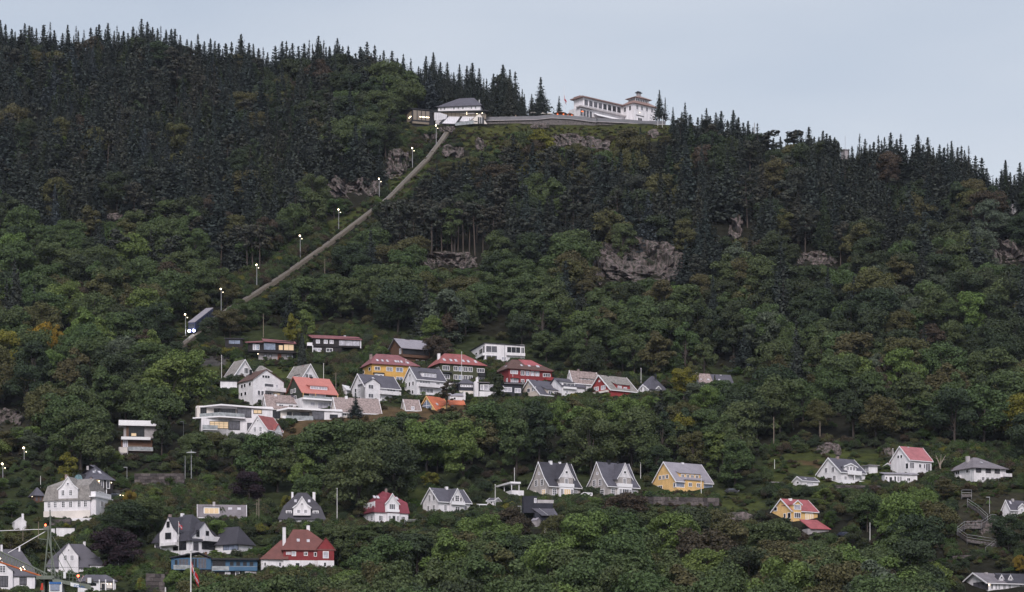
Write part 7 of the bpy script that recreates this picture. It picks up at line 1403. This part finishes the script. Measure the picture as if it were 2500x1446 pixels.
def fits(px, py, h, half, Y):
    """How tall a crown here may be without hiding what the photograph shows: the height left over, in pixels."""
    top, allow = py - h, h
    if len(PR):
        hit = (PR[:, 4] > Y - 1) & (PR[:, 0] < px + half) & (PR[:, 2] > px - half) & (PR[:, 1] < py) & (PR[:, 3] > top)
        for r in PR[hit]:
            if r[3] < py: allow = min(allow, py - r[3] + (R.uniform(0, 11) if h > 30 else 0))
            else: allow = min(allow, py - r[3] if r[3] < py else 0)
    return allow
WOOD, BUSH = [], []
R = np.random.default_rng(5)
row = 1705.0
while row > 120:
    stepx = np.interp(row, [300, 900, 1446], [32, 50, 66]); stepy = np.interp(row, [300, 550, 900, 1446], [20, 25, 36, 50])
    x = -160 + R.uniform(0, stepx)
    while x < 2660:
        px, pyy = x + R.uniform(-.4, .4) * stepx, row + R.uniform(-.75, .75) * stepy
        x += stepx * R.uniform(.8, 1.2)
        if pyy < RIDGE(px) + 2: continue
        Y = YM(pyy); k = Y / F; X = (px - 1250) * k
        if len(FT) and (np.hypot(FT[:, 0] - X, FT[:, 1] - Y) < FT[:, 2]).any(): continue
        lawn = in_lawn(px, pyy)
        sh, lf = zone(px, pyy, R)
        if lf == 'heathx': continue
        if sh == 'spruce': hm = R.uniform(17, 33); half = .24
        elif sh == 'pine': hm = R.uniform(15, 24); half = .22
        else: hm = R.uniform(9, 19) * np.interp(pyy, [400, 800, 1150], [1.15, 1.2, 1.25]) * (1.2 if R.random() < .25 else 1); hm = min(hm, 21.5); half = .40
        if lawn: hm *= .0
        elif in_low(px, pyy):
            sh, half = ('broad', .45); hm = R.uniform(2.5, 6.0); lf = lf if lf not in ('fir', 'pine', 'blue') else 'dark'
        h = hm / k
        if pyy - h < np.interp(px, SKX, SKY_) + 16 and pyy < RIDGE(px) + 160: h = pyy - (np.interp(px, SKX, SKY_) + R.uniform(16, 60))
        al = fits(px, pyy, h, h * half, Y) if h > 0 else 0
        if al < h: h = al * R.uniform(.8, .98)
        if h * k < 3.0:
            if (R.random() < ((.85 if pyy < 430 else .7) if lawn else .97)):
                hb = R.uniform(*((1.0, 3.4) if not lawn else ((.5, 1.5) if pyy < 430 else (.6, 2.0)))) / k; hb = min(hb, max(0, fits(px, pyy, hb, hb * .8, Y)))
                if hb * k > .5: BUSH.append([int(R.integers(3)), str(R.choice(['dark', 'mid', 'olive', 'hedge', 'heath', 'fresh'], p=[.24, .26, .2, .12, .13, .05])) if not (660 < px < 1180 and 985 < pyy < 1090) else str(R.choice(['heath', 'brown', 'olive'])), px, pyy, hb, R.uniform(.7, 1.1)])
            continue
        wid = R.uniform(.85, 1.15) * (R.uniform(1.0, 1.5) if sh == 'spruce' else 1) * (1.0 if h > .9 * hm / k else min(1.45, (hm / k / h) ** .5))
        WOOD.append([sh, int(R.integers(len(SHAPES[sh]))), lf, px, pyy, h, wid, None])
    row -= stepy
_sb = np.argwhere(inside(GRASS[0][0], _gx, _gy))
for _ in range(900):                      # rough brush on the slope under the summit
    j = _sb[R.integers(len(_sb))]; px, pyy = _gx[0, j[1]] + R.uniform(-2, 2), _gy[j[0], 0] + R.uniform(-2, 2); k = YM(pyy) / F
    hb = R.uniform(.4, 1.9) * np.interp(pyy, [305, 340], [.5, 1]) / k; hb = min(hb, max(0, fits(px, pyy, hb, hb * .6, YM(pyy))))
    if hb * k > .3: BUSH.append([int(R.integers(3)), str(R.choice(['olive', 'heath', 'mid', 'dark', 'yellow', 'brown'], p=[.36, .18, .16, .14, .04, .12])), px, pyy, hb, R.uniform(.7, 1.3)])
_lo = np.argwhere(_mw & ~_ml); tries = 0
while tries < 15000 and len(_lo):          # gardens and banks are full of shrubs
    tries += 1; j = _lo[R.integers(len(_lo))]; px, pyy = _gx[0, j[1]] + R.uniform(-2, 2), _gy[j[0], 0] + R.uniform(-2, 2)
    Y = YM(pyy); k = Y / F; X = (px - 1250) * k
    if px < -20 or px > 2520 or pyy > 1470 or (np.hypot(FT[:, 0] - X, FT[:, 1] - Y) < FT[:, 2] * .9).any(): continue
    hb = R.uniform(1.0, 4.2) / k; hb = min(hb, max(0, fits(px, pyy, hb, hb * .8, Y)))
    if hb * k > .6: BUSH.append([int(R.integers(3)), str(R.choice(['dark', 'mid', 'olive', 'hedge', 'brown', 'fresh', 'yellow'], p=[.30, .27, .17, .10, .08, .06, .02])), px, pyy, hb, R.uniform(.6, 1.0)])
for _ in range(8000):                     # low growth close up to walls and railings
    j = _lo[R.integers(len(_lo))]; px, pyy = _gx[0, j[1]] + R.uniform(-2, 2), _gy[j[0], 0] + R.uniform(-2, 2); Y = YM(pyy); k = Y / F; X = (px - 1250) * k
    if px < -20 or px > 2520 or pyy > 1470 or (np.hypot(FT[:, 0] - X, FT[:, 1] - Y) < FT[:, 2] * .75).any(): continue
    BUSH.append([int(R.integers(3)), str(R.choice(['dark', 'mid', 'olive', 'hedge', 'brown', 'heath'], p=[.30, .27, .2, .10, .06, .07])), px, pyy, R.uniform(.4, 1.4) / k, R.uniform(.7, 1.3)])
for _ in range(5200):                     # undergrowth along the forest floor and its edges
    px, pyy = R.uniform(-20, 2520), R.uniform(640, 1450); Y = YM(pyy); k = Y / F; X = (px - 1250) * k
    if in_lawn(px, pyy) or (np.hypot(FT[:, 0] - X, FT[:, 1] - Y) < FT[:, 2]).any(): continue
    hb = R.uniform(1.2, 3.6) / k; hb = min(hb, max(0, fits(px, pyy, hb, hb * .7, Y)))
    if hb * k > .6: BUSH.append([int(R.integers(3)), str(R.choice(['dark', 'mid', 'olive', 'brown', 'hedge'], p=[.42, .28, .15, .1, .05])), px, pyy, hb, R.uniform(.7, 1.1)])
for a_, b_ in zip(TR[:-1], TR[1:]):
    for _ in range(34):
        f_ = R.random(); sd = R.choice([-1, 1]); px = a_[0] + (b_[0] - a_[0]) * f_ + sd * R.uniform(6, 16); pyy = a_[1] + (b_[1] - a_[1]) * f_ + sd * R.uniform(3, 8); k = YM(pyy) / F
        BUSH.append([int(R.integers(3)), str(R.choice(['mid', 'olive', 'hedge', 'brown'])), px, pyy, R.uniform(.4, 1.3) / k, R.uniform(.7, 1.2)])
_lw = np.argwhere(_ml & (_gy > 430))
for _ in range(2600):                     # tufts and saplings on the meadows
    j = _lw[R.integers(len(_lw))]; px, pyy = _gx[0, j[1]] + R.uniform(-2, 2), _gy[j[0], 0] + R.uniform(-2, 2); Y = YM(pyy); k = Y / F; X = (px - 1250) * k
    if noise.noise(Vector((px / 30., pyy / 16., 4.4))) < .02 or (np.hypot(FT[:, 0] - X, FT[:, 1] - Y) < FT[:, 2] * .8).any(): continue
    BUSH.append([int(R.integers(3)), str(R.choice(['mid', 'olive', 'hedge', 'heath', 'dark', 'brown'], p=[.26, .26, .14, .12, .14, .08])) if not (660 < px < 1180 and 985 < pyy < 1090) else 'heath', px, pyy, R.uniform(.3, 1.5) / k, R.uniform(.7, 1.4)])
for px in np.arange(-40, 2540, 11.0):          # the wood closes up behind the skyline
    if 1290 < px < 1640: continue
    gy = RIDGE(px) + R.uniform(0, 8); tip = np.interp(px, SKX, SKY_) + R.uniform(8, 42)
    if gy - tip > 22: WOOD.append(['spruce', int(R.integers(5)), 'fir', float(px), gy + 18, gy + 18 - tip, R.uniform(.8, 1.2), None])

# which of them show largest: paint crowns from near to far and count what stays visible
S = 4; W_, H_ = 2500 // S, 1446 // S
cov = np.zeros((H_, W_), dtype=bool)
def crown_cells(t):
    hw = {'broad': .40, 'spruce': .22, 'thin': .09, 'pine': .2, 'column': .12, 'bush': .8}[t[0]] * t[5] * t[6]; top, bot = t[4] - t[5], t[4] - t[5] * (.18 if t[0] == 'broad' else .08)
    x0, x1, y0, y1 = [int(v / S) for v in (t[3] - hw, t[3] + hw, top, bot)]
    x0, x1, y0, y1 = max(0, x0), min(W_, x1 + 1), max(0, y0), min(H_, y1 + 1)
    return None if x0 >= x1 or y0 >= y1 else (slice(y0, y1), slice(x0, x1))
everyone = sorted(TREES + WOOD, key=lambda t: YM(t[4]))
blocks = sorted(PROTECT, key=lambda r: r[4]); bi = 0
for t in everyone:
    while bi < len(blocks) and blocks[bi][4] < YM(t[4]):
        r = blocks[bi]; cov[max(0, int(r[1] / S)):max(0, int(r[3] / S)), max(0, int(r[0] / S)):max(0, int(r[2] / S))] = True; bi += 1
    c = crown_cells(t)
    if c is None: t.append(0); continue
    sub = cov[c]; t.append(int((~sub).sum() * .8)); sub[:] = True
def near_phrase(px, py):
    best = min(LANDMARKS, key=lambda L: (L[0] - px) ** 2 + ((L[1] - py) * 1.5) ** 2)
    dx, dy = px - best[0], py - best[1]
    if abs(dy) > abs(dx) * .6: w = 'above' if dy < 0 else 'below'
    else: w = 'just left of' if dx < 0 else 'just right of'
    return w, best[2]
def choose(kinds, most):
    c = [t for t in WOOD if t[0] in kinds and t[8] > 6]
    c.sort(key=lambda t: -t[8]); return c[:most]
n_sp = sum(t[0] in ('spruce', 'thin') for t in TREES)
single = choose(('broad',), 300 - sum(t[0] == 'broad' for t in TREES)) + choose(('spruce',), max(0, 300 - n_sp)) + choose(('pine',), 180)
ids = {id(t) for t in single}
used = {}
def labelled(t):
    sh, v, lf, px, py_, h = t[:6]; cx, cyy = px, py_ - h * .6
    size = 'tall ' if h > 105 else ('small ' if h < 52 else '')
    w, ph = near_phrase(cx, cyy)
    base = f'{size}{TONE[lf]} {WORD[sh]} {w} {ph}'
    form = {'broad': ['rounded', 'upright', 'spreading', 'slim', 'domed', 'narrow'], 'spruce': ['full', 'slender', 'broad', 'ragged', 'dense'], 'pine': ['flat-topped', 'high-crowned', 'bushy', 'leaning'], 'thin': ['sparse', 'wispy'], 'column': ['', ''], 'bush': ['', '', '']}[sh][v]
    base = f'{form} {base}'.strip()
    ws = base.split()
    return ' '.join(ws[:16])
def skyline_label(t):
    sh, v, lf, px, py_, h = t[:6]
    mark = [(0, 'at the edge of the view'), (110, 'above the upper wood'), (345, 'beside the highest tip'), (590, 'past the highest tip'), (850, 'before the ridge dips'), (1000, 'over the station'), (1190, 'beside the station roof'), (1700, 'past the restaurant'), (1900, 'beside the domed pines'), (2065, 'by the ridge hut'), (2230, 'past the ridge hut'), (2400, 'where the ridge drops'), (2490, 'last on the ridge')]
    m_ = min(mark, key=lambda a_: abs(a_[0] - px))[1]
    size = 'tall' if h > 75 else ('short' if h < 52 else 'mid-height')
    form = {'spruce': ['full', 'slender', 'broad', 'ragged', 'dense'], 'pine': ['flat-topped', 'high-crowned', 'bushy', 'leaning'], 'thin': ['sparse', 'wispy']}[sh][v]
    return f'{size} {form} {WORD[sh]} on the skyline {m_}'
final = []
for t in TREES: final.append((t, t[7] if t[7] not in (None, 'sky') else (skyline_label(t) if t[7] == 'sky' else labelled(t))))
for t in single: final.append((t, labelled(t)))
count = {}
for t, lb in final: count.setdefault(lb, []).append(t)
ORD = ['first', 'second', 'third', 'fourth', 'fifth', 'sixth', 'seventh', 'eighth', 'ninth', 'tenth', 'eleventh', 'twelfth', 'thirteenth', 'fourteenth', 'fifteenth', 'sixteenth']
CNT = ['', '', 'two', 'three', 'four', 'five', 'six', 'seven', 'eight', 'nine', 'ten', 'eleven', 'twelve', 'thirteen', 'fourteen', 'fifteen', 'sixteen']
named = []
for lb, ts in count.items():
    ts.sort(key=lambda t: t[3])
    for i, t in enumerate(ts):
        if len(ts) == 1: named.append((t, lb))
        elif len(ts) == 2: named.append((t, ' '.join(lb.split()[:13]) + (', the left one', ', the right one')[i]))
        elif len(ts) <= 16: named.append((t, ' '.join(lb.split()[:11]) + f', {ORD[i]} of {CNT[len(ts)]} from left'))
        else: named.append((t, lb))
final = named
for t, lb in final:
    grp = {'broad': 'leafy trees of the wood', 'spruce': 'spruces of the wood', 'thin': 'spruces of the wood', 'pine': 'pines of the wood', 'column': 'garden conifers', 'bush': 'garden shrubs'}[t[0]]
    if t[7] == 'sky': grp = 'spruces on the skyline'
    tree(t[0], t[1], t[2], t[3], t[4], t[5], t[6], lb, grp)

# the rest of the wood: one mass per kind, each tree standing on the slope
def mass(name, label, cat, rows, lo=0):
    """rows: (shape, variant, leaf, px, py, height px, width)."""
    combos = sorted({(r[0], r[1], r[2]) for r in rows})
    col = bpy.data.collections.new(name + '_kinds')
    for c_ in combos: col.objects.link(whole_object(*c_))
    names = [o.name for o in sorted(col.objects, key=lambda o: o.name)]
    index = {c_: names.index(whole_object(*c_).name) for c_ in combos}
    co_, sc, ro, ix = [], [], [], []
    for r in rows:
        g = G(r[3], r[4], 0, -.3); k = g.y / F; h = r[5] * k
        co_.append(tuple(g)); sc.append((h * r[6], h * r[6], h)); ro.append((0, 0, random.uniform(0, 6.28))); ix.append(index[r[0], r[1], r[2]])
    me = bpy.data.meshes.new(name); me.from_pydata(co_, [], [])
    for nm, ty, dat, key in (('size', 'FLOAT_VECTOR', sc, 'vector'), ('turn', 'FLOAT_VECTOR', ro, 'vector')):
        a_ = me.attributes.new(nm, ty, 'POINT'); a_.data.foreach_set(key, np.array(dat, dtype=np.float32).ravel())
    a_ = me.attributes.new('pick', 'INT', 'POINT'); a_.data.foreach_set('value', np.array(ix, dtype=np.int32))
    o = link(name, me); o['kind'] = 'stuff'; o['label'] = label; o['category'] = cat
    ng = bpy.data.node_groups.new(name, 'GeometryNodeTree')
    ng.interface.new_socket('Geometry', in_out='INPUT', socket_type='NodeSocketGeometry'); ng.interface.new_socket('Geometry', in_out='OUTPUT', socket_type='NodeSocketGeometry')
    N = ng.nodes; gi, go = N.new('NodeGroupInput'), N.new('NodeGroupOutput')
    ci = N.new('GeometryNodeCollectionInfo'); ci.inputs['Collection'].default_value = col; ci.inputs['Separate Children'].default_value = True; ci.inputs['Reset Children'].default_value = True
    ip = N.new('GeometryNodeInstanceOnPoints'); ip.inputs['Pick Instance'].default_value = True
    def attr(nm, ty):
        q = N.new('GeometryNodeInputNamedAttribute'); q.data_type = ty; q.inputs['Name'].default_value = nm; return q.outputs['Attribute']
    ng.links.new(gi.outputs[0], ip.inputs['Points']); ng.links.new(ci.outputs[0], ip.inputs['Instance'])
    ng.links.new(attr('pick', 'INT'), ip.inputs['Instance Index']); ng.links.new(attr('turn', 'FLOAT_VECTOR'), ip.inputs['Rotation']); ng.links.new(attr('size', 'FLOAT_VECTOR'), ip.inputs['Scale'])
    ng.links.new(ip.outputs[0], go.inputs[0])
    md = o.modifiers.new('trees', 'NODES'); md.node_group = ng
    return o
rest = [t for t in WOOD if id(t) not in ids]
mass('conifer_forest', 'dark conifer wood covering the upper hillside', 'forest', [t for t in rest if t[0] in ('spruce', 'pine')])
mass('leafy_forest', 'green leafy wood covering the slope between the houses', 'forest', [t for t in rest if t[0] == 'broad'])
mass('undergrowth', 'low undergrowth of bushes and heather on open slopes', 'undergrowth', [['bush', b[0], b[1], b[2], b[3], b[4], b[5]] for b in BUSH])
print('TREES', len(TREES), 'SINGLE', len(single), 'WOOD', len(WOOD), 'BUSH', len(BUSH))
# ---------------------------------------------------------------- evening air over the valley
lo_, hi_ = co.min(0) - np.array([3, 3, 1.0]), co.max(0) + np.array([3, 3, 45.0])
air = MB().box(lo_[0], hi_[0], lo_[1], hi_[1], lo_[2], hi_[2]).build('haze', None)
air['kind'] = 'stuff'; air['label'] = 'thin bluish evening haze over the hillside'
hm_ = bpy.data.materials.new('haze'); hm_.use_nodes = True; hn = hm_.node_tree.nodes; hn.remove(hn['Principled BSDF'])
pv = hn.new('ShaderNodeVolumePrincipled'); pv.inputs['Color'].default_value = (.74, .80, .97, 1); pv.inputs['Density'].default_value = 2.6e-5; pv.inputs['Anisotropy'].default_value = 0.2
hm_.node_tree.links.new(pv.outputs[0], hn['Material Output'].inputs['Volume']); air.data.materials.append(hm_)
